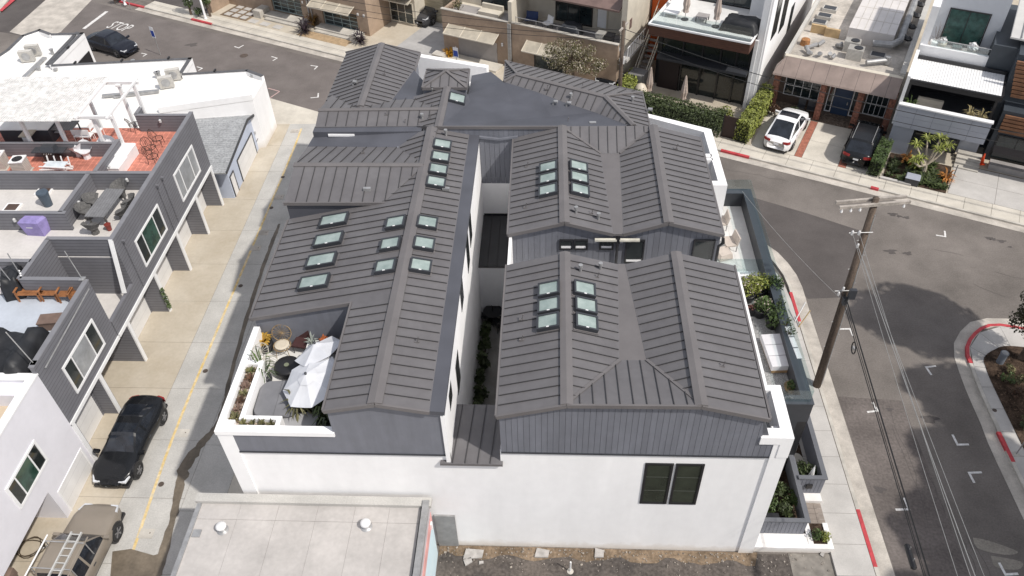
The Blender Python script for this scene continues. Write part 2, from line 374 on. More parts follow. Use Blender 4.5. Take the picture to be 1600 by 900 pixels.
# far side pavement
fp = struct(MB().prism([F(-80, 0.75), F(60, 0.75), F(60, 40), F(-80, 40)], -0.05, 0.10).build('pavement_far_side', M_joint))
kerb_run([tuple(F(60, 0.05)[:2]), tuple(F(20, 0.05)[:2]), tuple(F(-10, 0.05)[:2]), tuple(F(-52.5, 0.05)[:2])][::-1], fp, g=0.55) if False else None
e2 = [tuple(F(-53.5, 0.05)[:2]), tuple(F(-20, 0.05)[:2]), tuple(F(10, 0.05)[:2]), tuple(F(60, 0.05)[:2])]
kerb_run(e2, fp, g=0.55)
q = [F(-53 + 1.5*k, 0.72) for k in range(63)]; q2 = [F(-53 + 1.5*k, 2.0) for k in range(63)]
strip_slabs(q, q2, -0.02, 0.13, M_conc, fp, 'paving_slab')
for a_, b_ in (((168, 13), (205, 24)), ((286, 39), (320, 46)), ((1124, 240), (1169, 250)), ((1358, 300), (1370, 304))):
    sa, sb = ST(U(*a_))[0], ST(U(*b_))[0]
    red([F(sa, 0.56), F(sb, 0.56)], fp, h=0.145, k=0.2)
struct(MB().prism([F(-80, 2.0), F(60, 2.0), F(60, 40), F(-80, 40)], -0.03, 0.112).build('ground_far_lots', M_apron))
struct(MB().prism([F(-80, 2.0), F(-46.5, 2.0), F(-46.5, 30), F(-80, 30)], 0.02, 0.125).build('parking_lot', M_asphalt2))
for k in range(3):
    MB().sheet([F(-57+k*3.4, 2.8), F(-56.9+k*3.4, 2.8), F(-56.9+k*3.4, 7), F(-57+k*3.4, 7)], 0.131).build('bay_line', M_line, bpy.data.objects['parking_lot'])

# right island
isl = [U(1780, 530), U(1650, 506), U(1591, 500), U(1555, 497), U(1517.8, 502), U(1493, 529), U(1490, 551), U(1495.6, 573), U(1511, 615), (19.6, 23.06), (19.5, 21.87), (19.48, 10), (19.48, -6)]
isl = [Vector((p[0], p[1], 0)) for p in isl]
ip = smoothpath(isl[1:9], 5); ip = [isl[0]] + ip + isl[9:]
ir = struct(MB().prism([(p.x, p.y) for p in offset(ip, 0.6)] + [(60, -6), (60, 14)], -0.05, 0.10).build('pavement_island', M_joint))
in3 = kerb_run(ip, ir, g=0.55, k=0.16)
a_ = resample(in3, 1.3)
inner = [U(1900, 590), U(1700, 560), U(1582, 544), U(1551, 550), U(1535.6, 562), U(1538, 575), U(1544, 593), (20.9, 23.89), (20.87, 22.14), (20.85, 10), (20.85, -6)]
inner = [Vector((p[0], p[1], 0)) for p in inner]
ii = [inner[0]] + smoothpath(inner[1:7], 6) + inner[7:]
b_ = resample(ii, 1.0)
def nearest_on(path, p, step):
    return min(path, key=lambda q: (q-p).length)
fine = resample(ii, 0.05)
bb = [nearest_on(fine, p, 0) for p in a_]
strip_slabs(a_, bb, -0.02, 0.13, M_conc2, ir, 'paving_slab')
red([U(1600, 515), U(1591, 513), U(1575, 510), U(1557.8, 508), U(1543, 509), U(1531, 513), U(1520, 522), U(1511, 533), U(1507.5, 541), U(1506.7, 549), U(1508, 559), U(1513, 570)], ir, h=0.14, k=0.17)
red([(20.06, 22.6), (20.06, 21.0)], ir, h=0.14, k=0.17)
mulch = MB().prism([(p.x, p.y) for p in fine[::6]] + [(60, -6), (60, 12)], 0.0, 0.16).build('mulch_bed', M_mulch, ir)
MB().prism([(24.5, 22), (60, 22), (60, -6), (24.5, -6)], 0.0, 0.17).build('lawn', mat('dry_lawn', (0.09, 0.10, 0.05), 1, 0.3, 2), ir)

# ---------------------------------------------------------------- alley
al = struct(MB().sheet([(-21.8, -8), (-11.4, -8), (-11.4, 47.2), (-15.6, 49.0), (-21.8, 51.8)], 0.004).build('alley', M_joint))
ys = [-6 + 3.05*k for k in range(18)] + [48.6]
for i in range(len(ys)-1):
    y0, y1 = ys[i], ys[i+1]
    for xa, xb, m in ((-22.9, -18.45, M_apron), (-18.45, -15.7, M_alley), (-15.7, -13.9, M_alley), (-13.9, -11.4, M_conc)):
        yo = 0.6*math.sin(xa*3+i) if xa > -18 else 0
        ya, yb = y0 + (yo if 0 < i else 0), y1 + (0.6*math.sin(xa*3+i+1) if xa > -18 and i < len(ys)-2 else 0)
        MB().prism([(xa+.008, ya+.008), (xb-.008, ya+.008), (xb-.008, yb-.008), (xa+.008, yb-.008)], -0.02, 0.012 + rc.uniform(0, 0.004)).build('concrete_slab', m, al)
MB().sheet([F(-32.8, -6.85), F(-24.4, -6.85), (-11.4, 47.6), (-11.4, 46.6), (-21.5, 48.55)], 0.011).build('alley_mouth', M_conc, al)
o = MB()
pts = smoothpath([Vector((-17.15, -6, 0)), Vector((-17.0, 10, 0)), Vector((-16.95, 14.8, 0)), Vector((-17.33, 21.4, 0)), Vector((-17.4, 29, 0)), Vector((-17.42, 43.6, 0)), Vector((-17.5, 48, 0))], 8)
poly_strip(offset(pts, .065), offset(pts, -.065), 0.021, M_orange, 'orange_line', al)
MB().sheet([(-13.1, 16.9), (-12.97, 16.9), (-12.97, 19.0), (-13.1, 19.0)], 0.022).build('orange_line', M_orange, al)
# water running down the alley beside the house
wp = [U(180, 900), U(215, 890)]
L_ = [(243, 900), (268, 820), (280, 765), (292, 725), (318, 690), (345, 655), (360, 590), (385, 500), (407, 430), (425, 380), (437, 350)]
W_ = [.34, .17, .24, .36, .22, .19, .12, .14, .12, .15, .08]
cp = smoothpath([U(*p) for p in L_], 7); wv = []
for i in range(len(cp)):
    t = i/7; k = min(int(t), len(W_)-2); wv.append(W_[k]*(1-(t-k)) + W_[k+1]*(t-k))
lf = []; rt = []
for i, p in enumerate(cp):
    a0 = cp[max(0, i-1)]; b0 = cp[min(len(cp)-1, i+1)]; t = (b0-a0).normalized(); nrm = Vector((-t.y, t.x, 0))
    lf.append(p + nrm*(wv[i]*(0.8 + 0.5*noise.noise(Vector((i*.6, 0, 0)))) )); rt.append(p - nrm*(wv[i]*(0.8 + 0.5*noise.noise(Vector((i*.6, 9, 0))))))
poly_strip(lf, rt, 0.023, M_wet, 'water_trail', al)
MB().sheet([U(176, 862), U(205, 858), U(240, 868), U(262, 862), U(243, 930), U(170, 930)], 0.0225).build('wet_patch', M_wet, al)
for px, py in ((321, 580), (252, 757), (376, 447), (424, 325), (442, 277)):
    c = U(px, py); MB().lathe([(.13, .02), (.13, .027)], (c.x, c.y, 0), 14).build('iron_cover', M_iron, al)
for px, py in ((285, 677), (229, 834), (412, 364), (400, 388), (436, 308), (461, 205)):
    p = U(px, py)
    MB().box(p.x-.3, p.x+.3, p.y-.22, p.y+.22, 0, 0.027).build('utility_cover', M_kerb if px < 300 else M_gutter, al)
    MB().box(p.x+.12, p.x+.17, p.y, p.y+.05, 0, 0.031).build('utility_cover', M_iron, al)
p = U(322, 88)  # manhole in far street
for px, py, r in ((381, 87, .33), (1418, 0, 0.0)):
    if r: 
        c = U(px, py); MB().lathe([(r, 0), (r, 0.014)], (c.x, c.y, 0), 20).build('manhole_cover', M_iron, st)
# lot in front of the house
lot = struct(MB().prism([(-4.4, -6), (11.3, -6), (11.3, 16.45), (-4.4, 16.45)], -0.05, 0.02).build('front_lot', M_asphalt3))
mb = MB(); pts = [(-4.4, 16.5)] + [(-4.4 + 0.35*k, 16.02 + 0.22*noise.noise(Vector((k*.7, 1, 0))) + 0.12*math.sin(k)) for k in range(37)] + [(8.4, 16.5)]
mb.sheet(pts, 0.026).build('dirt_strip', M_dirt, lot)
MB().prism([(9.6, 10), (11.25, 10), (11.3, 16.5), (9.6, 16.5)], 0.0, 0.035).build('concrete_pad', mat('dirty_concrete', (0.24, 0.22, 0.195), 0.95, 0.2, 2, grain=0.25, gscale=8), lot)
r4 = random.Random(11)
M_rub = mat('rubble', (0.34, 0.30, 0.26), 0.95, 0.2, 5, island=0.4)
mb = MB()
for k in range(520):
    x = r4.uniform(-4.3, 11.2); y = 16.45 - abs(r4.gauss(0, 0.45 if x < 8 else .9)) ; s = abs(r4.gauss(0.008, 0.014)) + 0.006
    if y > 16.42: y = 16.4
    Mx = Matrix.Translation((x, y, 0.03 + s*0.4)) @ Matrix.Rotation(r4.uniform(0, 6), 4, (r4.random(), r4.random(), 1))
    mb.box(-s, s, -s*.7, s*.7, -s*.6, s*.6, M=Mx)
tag(mb.build('gravel', M_rub, lot), kind='stuff')
for px, py, a, b, rz in ((740, 866, .42, .22, .1), (847, 865, .3, .2, .0), (936, 865, .2, .2, .05), (731, 878, .18, .13, .6), (752, 880, .1, .06, .3), (1284, 867, .12, .07, 1.0)):
    p = U(px, py); Mx = Matrix.Translation((p.x, p.y, 0.03)) @ Matrix.Rotation(rz, 4, 'Z')
    o = MB().hexa([Mx @ Vector(v) for v in [(-a, -b, 0), (a*.8, -b, 0), (a, b*.5, 0), (-a*.7, b, 0)]], [Mx @ Vector(v) for v in [(-a, -b, .07), (a*.8, -b, .07), (a, b*.5, .07), (-a*.7, b, .07)]]).build('concrete_chunk', mat('broken_concrete', (0.42, 0.40, 0.38), 0.95, 0.15, 4, grain=0.15))
    tag(o, {740: 'largest broken chunk of grey concrete lying by the painted building', 847: 'flat chunk of grey concrete lying mid way along the white wall', 936: 'square chunk of grey concrete against the white wall near the standpipe', 731: 'small tilted chunk of concrete beside the largest chunk', 752: 'tiny flake of concrete beyond the largest chunk', 1284: 'small pale chunk of concrete on the pad by the pavement'}[px], 'rubble', 'concrete chunks along the white wall')
# ================================================================= MAIN HOUSE
M_roof = mat('standing_seam_metal', (0.152, 0.146, 0.150), 0.46, 0.09, 0.8, grain=0.05, gscale=4, metal=0.0, spec=0.4, island=0.10, bump=0.12, bscale=1.6, col2=(0.119, 0.113, 0.117))
M_seam_shaded = mat('shaded_seam_metal', (0.05, 0.048, 0.05), 0.6, 0.05, 2.0)  # darker than the panels: shade on the rib sides painted in
M_cap = mat('ridge_metal', (0.15, 0.14, 0.14), 0.45, 0.06, 0.9, spec=0.4)
M_memb = mat('roof_membrane', (0.088, 0.091, 0.107), 0.55, 0.13, 0.5, grain=0.05, gscale=4, spec=0.4, bump=0.08, bscale=3)
M_grey = mat('grey_siding', (0.175, 0.182, 0.21), 0.6, 0.07, 0.8, grain=0.05, gscale=3, island=0.07, stretch=(3, 3, .4))
M_groove = mat('siding_groove', (0.10, 0.105, 0.12), 0.8, 0.05, 2)
M_white = mat('white_stucco', (0.89, 0.885, 0.885), 0.85, 0.035, 0.5, grain=0.02, gscale=2.5, bump=0.08, bscale=25, spec=0.3, stretch=(1.6, 1.6, .35))
def base_dirt(m, h, colr):
    nt = m.node_tree; n = nt.nodes; L = nt.links; b = n['Principled BSDF']; geo = n.new('ShaderNodeNewGeometry'); sx = n.new('ShaderNodeSeparateXYZ'); L.new(geo.outputs['Position'], sx.inputs[0])
    nz = n.new('ShaderNodeTexNoise'); nz.inputs['Scale'].default_value = 2.2; nz.inputs['Detail'].default_value = 5; L.new(geo.outputs['Position'], nz.inputs['Vector'])
    ml = n.new('ShaderNodeMath'); ml.operation = 'MULTIPLY'; ml.inputs[1].default_value = h*2; L.new(nz.outputs['Fac'], ml.inputs[0])
    mr = n.new('ShaderNodeMapRange'); mr.inputs['From Min'].default_value = 0.02; mr.inputs['To Min'].default_value = 0.55; mr.inputs['To Max'].default_value = 0.0; L.new(sx.outputs[2], mr.inputs['Value']); L.new(ml.outputs[0], mr.inputs['From Max'])
    mx = n.new('ShaderNodeMix'); mx.data_type = 'RGBA'; src = b.inputs['Base Color'].links[0].from_socket; L.new(mr.outputs[0], mx.inputs['Factor']); L.new(src, mx.inputs[6]); mx.inputs[7].default_value = colr + (1,); L.new(mx.outputs[2], b.inputs['Base Color'])
base_dirt(M_white, 0.5, (0.52, 0.44, 0.34))
M_black = mat('black_metal', (0.018, 0.018, 0.02), 0.4, 0.05, 3)
M_darkgrey = mat('charcoal_metal', (0.04, 0.043, 0.05), 0.45, 0.08, 1.5)
M_glassd = mat('dark_window_glass', (0.022, 0.027, 0.026), 0.06, 0.3, 0.5, spec=0.6)
M_blind = mat('window_blind', (0.06, 0.066, 0.055), 0.5, 0.1, 2.0)
M_sky = mat('skylight_glass', (0.37, 0.435, 0.41), 0.08, 0.14, 1.6, spec=0.7, col2=(0.20, 0.26, 0.245), island=0.14)  # pale tone and mottling paint reflected sky and blinds into the panes
M_steel = mat('galvanised_steel', (0.42, 0.42, 0.42), 0.45, 0.12, 4, metal=0.5)
M_tile = mat('pale_terrace_tile', (0.70, 0.69, 0.67), 0.6, 0.05, 1.5, grain=0.04)

house = wthing('courtyard_house', 'large white and charcoal courtyard house with many standing seam metal gables and skylights', 'house', (-1.7, 25, 0))
H_ = house
def part(mb, name, m, parent=None, **k): return mb.build(name, m, parent or H_, **k)
# --- body walls
w = part(MB().box(-11.598, -3.6, 16.6, 43.0, 0.0, 6.35), 'wall', M_white)
part(MB().box(-11.5, 8.12, 16.54, 16.62, 0.0, 5.9), 'front_wall', M_white)
part(MB().box(-11.5, -3.48, 16.54, 16.62, 5.9, 6.35), 'front_wall', M_white)
part(MB().box(-1.7, 8.12, 16.54, 16.62, 5.9, 6.58), 'front_wall', M_white)
part(MB().box(-11.6, -11.05, 16.48, 17.0, 0.0, 7.5), 'corner_pier', M_white)
part(MB().box(-3.62, -1.6, 16.6, 19.0, 0.0, 5.9), 'wall', M_white)
part(MB().box(-1.69, 8.15, 16.6, 26, 0.0, 6.58), 'wall', M_white)
part(MB().box(-1.7, 7.08, 25.9, 33.2, 0.0, 6.58), 'wall', M_white)
part(MB().box(7.62, 8.2, 16.47, 17.1, 0.0, 7.5), 'corner_pier', M_white)
part(MB().prism([(-11.6, 33), (-3.6, 33.2), (7.05, 33.2), (8.0, 35.3), (5.0, 36.9), (-2.6, 41.0), (-7.5, 42.6), (-11.6, 42.6)], 0, 6.4), 'wall', M_white)
def siding(x0, x1, y, zb, zt, m=M_grey, bw=0.2, th=0.05, name='siding', axis='x', out=-1):
    """vertical boards with open grooves on a wall facing -y (axis x) or +/-x; zt is a function of the running coordinate"""
    back = MB(); mb = MB(); n = max(1, round((x1-x0)/bw)); w = (x1-x0)/n
    pt = (lambda a, b, z: (a, b, z)) if axis == 'x' else (lambda a, b, z: (b, a, z))
    for i in range(n):
        a, b = x0 + i*w + .005, x0 + (i+1)*w - .005
        za, zb_ = (zt(a), zt(b)) if callable(zt) else (zt, zt)
        f0, f1 = y, y - out*th
        vs = [pt(a, f0, zb), pt(b, f0, zb), pt(b, f1, zb), pt(a, f1, zb), pt(a, f0, za), pt(b, f0, zb_), pt(b, f1, zb_), pt(a, f1, za)]
        mb.add(vs, [(3, 2, 1, 0), (4, 5, 6, 7), (0, 1, 5, 4), (1, 2, 6, 5), (2, 3, 7, 6), (3, 0, 4, 7)])
    o = mb.build(name, m, H_); o['kind'] = 'stuff'
    return o
def gable_core(poly, y0, y1, m=M_groove):   # poly in (x,z)
    n = len(poly); mb = MB()
    vs = [(p[0], y0, p[1]) for p in poly] + [(p[0], y1, p[1]) for p in poly]
    mb.add(vs, [tuple(range(n)), tuple(range(2*n-1, n-1, -1))] + [(i, n+i, n+(i+1) % n, (i+1) % n) for i in range(n)])
    return part(mb, 'wall_core', m)
def interp(pts):
    def f(x):
        for (a, za), (b, zb) in zip(pts[:-1], pts[1:]):
            if a <= x <= b: return za + (zb-za)*(x-a)/(b-a)
        return pts[-1][1] if x > pts[-1][0] else pts[0][1]
    return f
tc = interp([(-1.7, 8.62), (.58, 9.28), (4.9, 9.33), (7.1, 8.7)])
siding(-1.66, 7.62, 16.5, 6.58, lambda x: tc(x) if x < 7.1 else 7.4)
gable_core([(-1.62, 6.4), (7.55, 6.4), (7.55, 7.3), (7.05, 8.66), (4.9, 9.28), (.58, 9.24), (-1.62, 8.58)], 16.545, 16.8)
part(MB().box(-1.66, 7.6, 16.46, 16.56, 6.53, 6.585), 'flashing', M_darkgrey)
ta = interp([(-11.05, 7.35), (-7.46, 7.35), (-7.45, 8.8), (-5.72, 9.18), (-3.95, 8.82), (-3.5, 8.8)])
gable_core([(-7.45, 6.3), (-3.49, 6.3), (-3.49, 8.78), (-3.95, 8.82), (-5.72, 9.18), (-7.45, 8.80)], 16.5, 16.75, M_grey)
gable_core([(-11.06, 6.3), (-7.45, 6.3), (-7.45, 7.36), (-11.06, 7.36)], 16.5, 16.75, M_grey)
part(MB().box(-11.05, -3.55, 16.46, 16.56, 6.30, 6.352), 'flashing', M_darkgrey)
# left block upper walls
part(MB().box(-7.4, -3.6, 16.7, 21.7, 6.3, 8.75), 'upper_wall', M_grey)
part(MB().box(-11.5, -3.6, 21.7, 33.2, 6.3, 7.85), 'upper_wall', M_grey)
part(MB().box(-7.4, -3.6, 21.7, 33.2, 7.8, 8.7), 'upper_wall', M_grey)
part(MB().add([(-11.55, 21.63, 6.4), (-7.42, 21.63, 6.4), (-7.42, 21.63, 8.85), (-11.55, 21.63, 7.93)], [(0, 1, 2, 3)]), 'terrace_wall', M_grey)
# white court wall of the left block (faces +x)
part(MB().box(-3.62, -3.5, 19.0, 33.2, 0.0, 8.62), 'court_wall', M_white)
part(MB().box(-3.62, -3.48, 16.44, 19.0, 5.9, 8.62), 'court_wall', M_white)
part(MB().box(-1.72, -1.6, 19.0, 33.2, 0, 8.6), 'court_wall', M_white)
for a, b in (((719.4, 438), (722.4, 481)), ((713, 560), (717, 611)), ((701.5, 604), (704.6, 632)), ((733, 335), (737, 372)), ((729, 372), (733, 415))):
    p, q = UX(*a, -3.5), UX(*b, -3.5)
    wd = part(MB().box(-3.52, -3.485, p.y-.45, p.y+.45, min(q.z, p.z-1.0), p.z), 'window', M_black)
    MB().box(-3.5, -3.478, p.y-.38, p.y+.38, min(q.z, p.z-1.0)+.06, p.z-.06).build('pane', M_glassd, wd)
# court walls and roofs
siding(-5.4, 0.6, 33.16, 6.0, lambda x: 9.28, bw=0.24)
part(MB().box(-5.3, .55, 33.24, 33.5, 6.03, 9.25), 'wall_core', M_groove)
part(MB().box(-3.5, -1.72, 33.13, 33.4, 0.0, 6.06), 'court_wall', M_white)
part(MB().bar((-3.75, 33.12, 8.86), (-2.5, 33.12, 8.70), .12, .1).bar((-2.5, 33.12, 8.70), (-1.6, 33.12, 8.84), .12, .1), 'gutter', M_grey)
part(MB().box(-3.5, -1.7, 29.2, 33.2, 0.0, 3.9), 'court_wall', M_white)
court = part(MB().box(-3.5, -1.7, 18.9, 29.2, 0.0, 0.5), 'court_floor', mat('court_paving', (0.30, 0.285, 0.265), 0.9, 0.15, 1.0, grain=0.1))
part(MB().box(-1.7, 7.1, 23.9, 25.9, 0, 5.2), 'court_floor', M_memb)

# --- roofs
SEAMS = 0.42
def plane_of(poly):
    P = [Vector(p) for p in poly]; c = sum(P, Vector())/len(P); n = Vector()
    for i in range(len(P)):
        a, b = P[i]-c, P[(i+1) % len(P)]-c; n += a.cross(b)
    n.normalize()
    if n.z < 0: n = -n
    return c, n
def roof(poly, sdir=None, th=0.14, name='roof', sp=SEAMS, m=M_roof):
    P = [Vector(p) for p in poly]
    if area2(P) < 0: P = P[::-1]
    c0, n0 = plane_of(P); dev = max(abs(c0.z - (n0.x*(p.x-c0.x) + n0.y*(p.y-c0.y))/n0.z - p.z) for p in P) if sdir else 0
    base = MB().slab([p - Vector((0, 0, .012 + min(.1, dev*1.6))) for p in P], th).build(name, M_cap if sdir else m, H_)
    if sdir is None: return base
    sdir = Vector((sdir[0], sdir[1], 0)).normalized(); nr = Vector((-sdir.y, sdir.x, 0))
    c, n = plane_of(P); zf = lambda p: c.z - (n.x*(p.x-c.x) + n.y*(p.y-c.y))/n.z
    planar = max(abs(zf(p) - p.z) for p in P) < 0.02
    lo = min(nr.dot(p) for p in P); hi = max(nr.dot(p) for p in P); k = max(1, round((hi-lo)/sp)); w = (hi-lo)/k
    for i in range(k):
        q = clip(clip(P, nr, lo + i*w), -nr, -(lo + (i+1)*w))
        if len(q) < 3 or abs(area2(q)) < 0.004: continue
        mb = MB(); mb.slab([Vector((p.x, p.y, p.z + .004)) for p in q], 0.02)
        # standing rib on the low edge of the strip
        if i > 0:
            r = [p for p in q if abs(nr.dot(p) - (lo + i*w)) < 1e-4]
            if len(r) >= 2:
                a = min(r, key=lambda p: sdir.dot(p)); b = max(r, key=lambda p: sdir.dot(p))
                if (b-a).length > 0.15:
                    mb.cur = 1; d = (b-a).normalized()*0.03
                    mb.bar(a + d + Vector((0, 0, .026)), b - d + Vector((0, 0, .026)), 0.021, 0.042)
        mb.build('roof_panel', [m, M_seam_shaded], base)
    return base
def ridge(a, b, w=0.42, drop=0.05, name='ridge_cap'):
    a, b = Vector(a), Vector(b); d = (b-a).normalized(); sd = Vector((-d.y, d.x, 0)).normalized()*w/2; up = Vector((0, 0, .075)); dn = Vector((0, 0, drop))
    mb = MB()
    for s in (1, -1):
        q = [a+up, b+up, b+up+sd*s-dn, a+up+sd*s-dn]
        if s == 1: q = q[::-1]
        mb.hexa([p - Vector((0, 0, .07)) for p in q], q)
    return part(mb, name, M_cap)
def eave(a, b, name='eave_trim'):
    a, b = Vector(a), Vector(b)
    return part(MB().bar(a - Vector((0, 0, .05)), b - Vector((0, 0, .05)), .07, .16), name, M_cap)
def AZ(x): return 9.3 - 0.222*(-5.72 - x)     # left plane of the long wing
YF = 16.40
C_ = [roof([(-1.72, YF, 8.74), (.58, YF, 9.4), (.58, 23.92, 9.4), (-1.72, 23.92, 8.74)], (1, 0)),
      roof([(.58, YF, 9.4), (2.46, 18.85, 8.82), (2.70, 23.92, 8.82), (.58, 23.92, 9.4)], (1, 0)),
      roof([(.58, YF, 9.4), (4.9, YF, 9.45), (3.40, 18.87, 8.82), (2.46, 18.85, 8.82)], (0, 1)),
      roof([(4.9, YF, 9.45), (4.9, 23.92, 9.45), (2.97, 23.92, 8.82), (3.40, 18.87, 8.82)], (1, 0)),
      roof([(4.9, YF, 9.45), (7.15, YF, 8.82), (7.22, 23.92, 8.8), (4.9, 23.92, 9.45)], (1, 0))]
roof([(2.46, 18.85, 8.83), (3.40, 18.87, 8.83), (2.97, 23.95, 8.83), (2.70, 23.95, 8.83)], None, 0.1, 'valley_pan', m=M_cap)
ridge((.58, YF-.02, 9.4), (.58, 23.95, 9.4)); ridge((4.9, YF-.02, 9.45), (4.9, 23.95, 9.45))
ridge((.58, YF+.05, 9.36), (2.46, 18.85, 8.80), .12, .0, 'hip_trim'); ridge((4.9, YF+.05, 9.40), (3.40, 18.87, 8.80), .12, .0, 'hip_trim')
for a, b in (((-1.74, YF-.03, 8.74), (.58, YF-.03, 9.4)), ((.58, YF-.03, 9.4), (4.9, YF-.03, 9.45)), ((4.9, YF-.03, 9.45), (7.18, YF-.03, 8.82)), ((-1.76, YF, 8.72), (-1.76, 23.95, 8.72)), ((7.22, YF, 8.8), (7.27, 23.95, 8.78))): eave(a, b)
roof([(-1.75, 25.85, 8.75), (.58, 25.85, 9.4), (.52, 33.15, 9.4), (-1.8, 33.15, 8.75)], (1, 0))
roof([(.58, 25.85, 9.4), (2.60, 25.85, 8.82), (2.32, 31.7, 8.82), (.52, 33.15, 9.4)], (1, 0))
roof([(.52, 33.15, 9.4), (2.32, 31.7, 8.82), (3.2, 31.7, 8.82), (4.82, 33.15, 9.42)], (0, 1))
roof([(4.82, 25.85, 9.42), (4.82, 33.15, 9.42), (3.2, 31.7, 8.82), (3.02, 25.85, 8.82)], (1, 0))
roof([(4.82, 25.85, 9.42), (7.1, 25.85, 8.8), (7.08, 33.15, 8.8), (4.82, 33.15, 9.42)], (1, 0))
roof([(2.60, 25.8, 8.83), (3.02, 25.8, 8.83), (3.2, 31.7, 8.83), (2.32, 31.7, 8.83)], None, 0.1, 'valley_pan', m=M_cap)
ridge((.58, 25.8, 9.4), (.52, 33.18, 9.4)); ridge((4.82, 25.8, 9.42), (4.82, 33.18, 9.42))
ridge((.52, 33.1, 9.37), (2.32, 31.7, 8.80), .12, .0, 'hip_trim'); ridge((4.82, 33.1, 9.38), (3.2, 31.7, 8.80), .12, .0, 'hip_trim')
for a, b in (((-1.77, 25.82, 8.75), (.58, 25.82, 9.4)), ((.58, 25.82, 9.4), (2.6, 25.82, 8.82)), ((3.02, 25.82, 8.82), (4.82, 25.82, 9.42)), ((4.82, 25.82, 9.42), (7.12, 25.82, 8.8)), ((7.14, 25.85, 8.78), (7.12, 33.15, 8.78)), ((-1.79, 25.85, 8.73), (-1.84, 33.15, 8.73))): eave(a, b)
# wall of the middle block above the front roof
tb = interp([(-1.7, 8.62), (.58, 9.27), (2.7, 8.68), (2.95, 8.68), (4.82, 9.28), (7.08, 8.66)])
siding(-1.68, 7.06, 25.98, 5.2, tb, bw=0.25)
gable_core([(-1.64, 5.0), (7.0, 5.0), (7.0, 8.6), (4.82, 9.2), (2.85, 8.6), (.58, 9.2), (-1.64, 8.56)], 26.03, 26.4)
part(MB().box(-1.6, 7.0, 26.3, 33.1, 6.5, 8.5), 'upper_wall', M_grey)
part(MB().box(-1.6, 7.0, 16.8, 23.85, 6.5, 8.5), 'upper_wall', M_grey)
# left long wing
roof([(-5.72, YF, 9.3), (-3.95, YF, 8.93), (-3.95, 33.2, 8.93), (-5.72, 33.2, 9.3)], (1, 0), sp=.44)
roof([(-3.95, YF, 8.94), (-3.46, YF, 8.90), (-3.46, 33.2, 8.90), (-3.95, 33.2, 8.94)], None, 0.18, 'gutter_pan', m=M_memb)
roof([(-7.5, YF, AZ(-7.5)), (-5.72, YF, 9.3), (-5.72, 21.55, 9.3), (-7.5, 21.55, AZ(-7.5))], (1, 0), sp=.44)
roof([(-11.65, 21.55, AZ(-11.65)), (-5.72, 21.55, 9.3), (-5.72, 30.0, 9.3), (-11.65, 30.0, AZ(-11.65))], (1, 0), sp=.44)
ridge((-5.72, YF-.02, 9.3), (-5.72, 33.2, 9.32), .5)
for a, b in (((-7.52, YF-.03, AZ(-7.52)), (-5.72, YF-.03, 9.3)), ((-5.72, YF-.03, 9.3), (-3.95, YF-.03, 8.93)), ((-11.68, 21.53, AZ(-11.68)), (-7.5, 21.53, AZ(-7.5))), ((-7.54, YF, AZ(-7.5)), (-7.54, 21.55, AZ(-7.5))), ((-11.7, 21.55, AZ(-11.7)), (-11.7, 27.7, AZ(-11.7)))): eave(a, b)
# cross gable (dormer) and the valley behind
roof([(-11.65, 27.7, 8.95), (-7.25, 27.7, 8.97), (-5.72, 30, 9.35), (-11.65, 30, 9.36)], (0, 1), sp=.5)
part(MB().add([(-11.6, 27.76, 7.9), (-7.2, 27.76, 8.93), (-11.6, 27.76, 8.93)], [(0, 1, 2)]), 'dormer_wall', M_memb)
roof([(-11.65, 30, 9.36), (-5.72, 30, 9.35), (-7.35, 32.45, 8.68), (-11.8, 32.6, 8.62)], (0.12, 1), sp=.5)
roof([(-5.72, 30, 9.34), (-5.42, 33.2, 9.35), (-6.4, 33.2, 9.05), (-7.35, 32.45, 8.68)], (1, 0), sp=.44)
ridge((-11.68, 30, 9.36), (-5.75, 30, 9.35), .3); eave((-11.68, 27.68, 8.95), (-7.2, 27.68, 8.97))
roof([(-11.8, 32.6, 8.64), (-7.35, 32.45, 8.70), (-6.4, 33.2, 9.02), (-6.4, 33.36, 9.02), (-11.7, 33.42, 8.66)], None, 0.3, 'valley_pan', m=M_memb)
roof([(-11.65, 33.36, 8.97), (-6.3, 33.3, 9.04), (-6.3, 33.85, 9.04), (-11.65, 33.85, 8.98)], None, 0.5, 'valley_pan', m=M_memb)
part(MB().box(-10.9, -9.6, 33.30, 33.35, 8.74, 8.86), 'overflow_slot', M_white)
roof([(-11.6, 33.75, 9.0), (-6.4, 33.75, 9.04), (-5.5, 34.9, 9.32), (-11.6, 34.85, 9.3)], (0, 1), sp=.5)
roof([(-11.6, 34.85, 9.3), (-5.5, 34.9, 9.32), (-5.5, 37.6, 8.6), (-11.6, 37.6, 8.6)], (0, 1), sp=.5)
ridge((-11.62, 34.85, 9.3), (-5.5, 34.9, 9.32), .25)
roof([(-5.42, 33.2, 9.35), (-5.35, 36.95, 9.35), (-7.5, 36.95, 8.72), (-6.7, 33.8, 9.02)], (1, 0.05), sp=.44)
ridge((-5.42, 33.15, 9.36), (-5.36, 36.95, 9.36), .38)
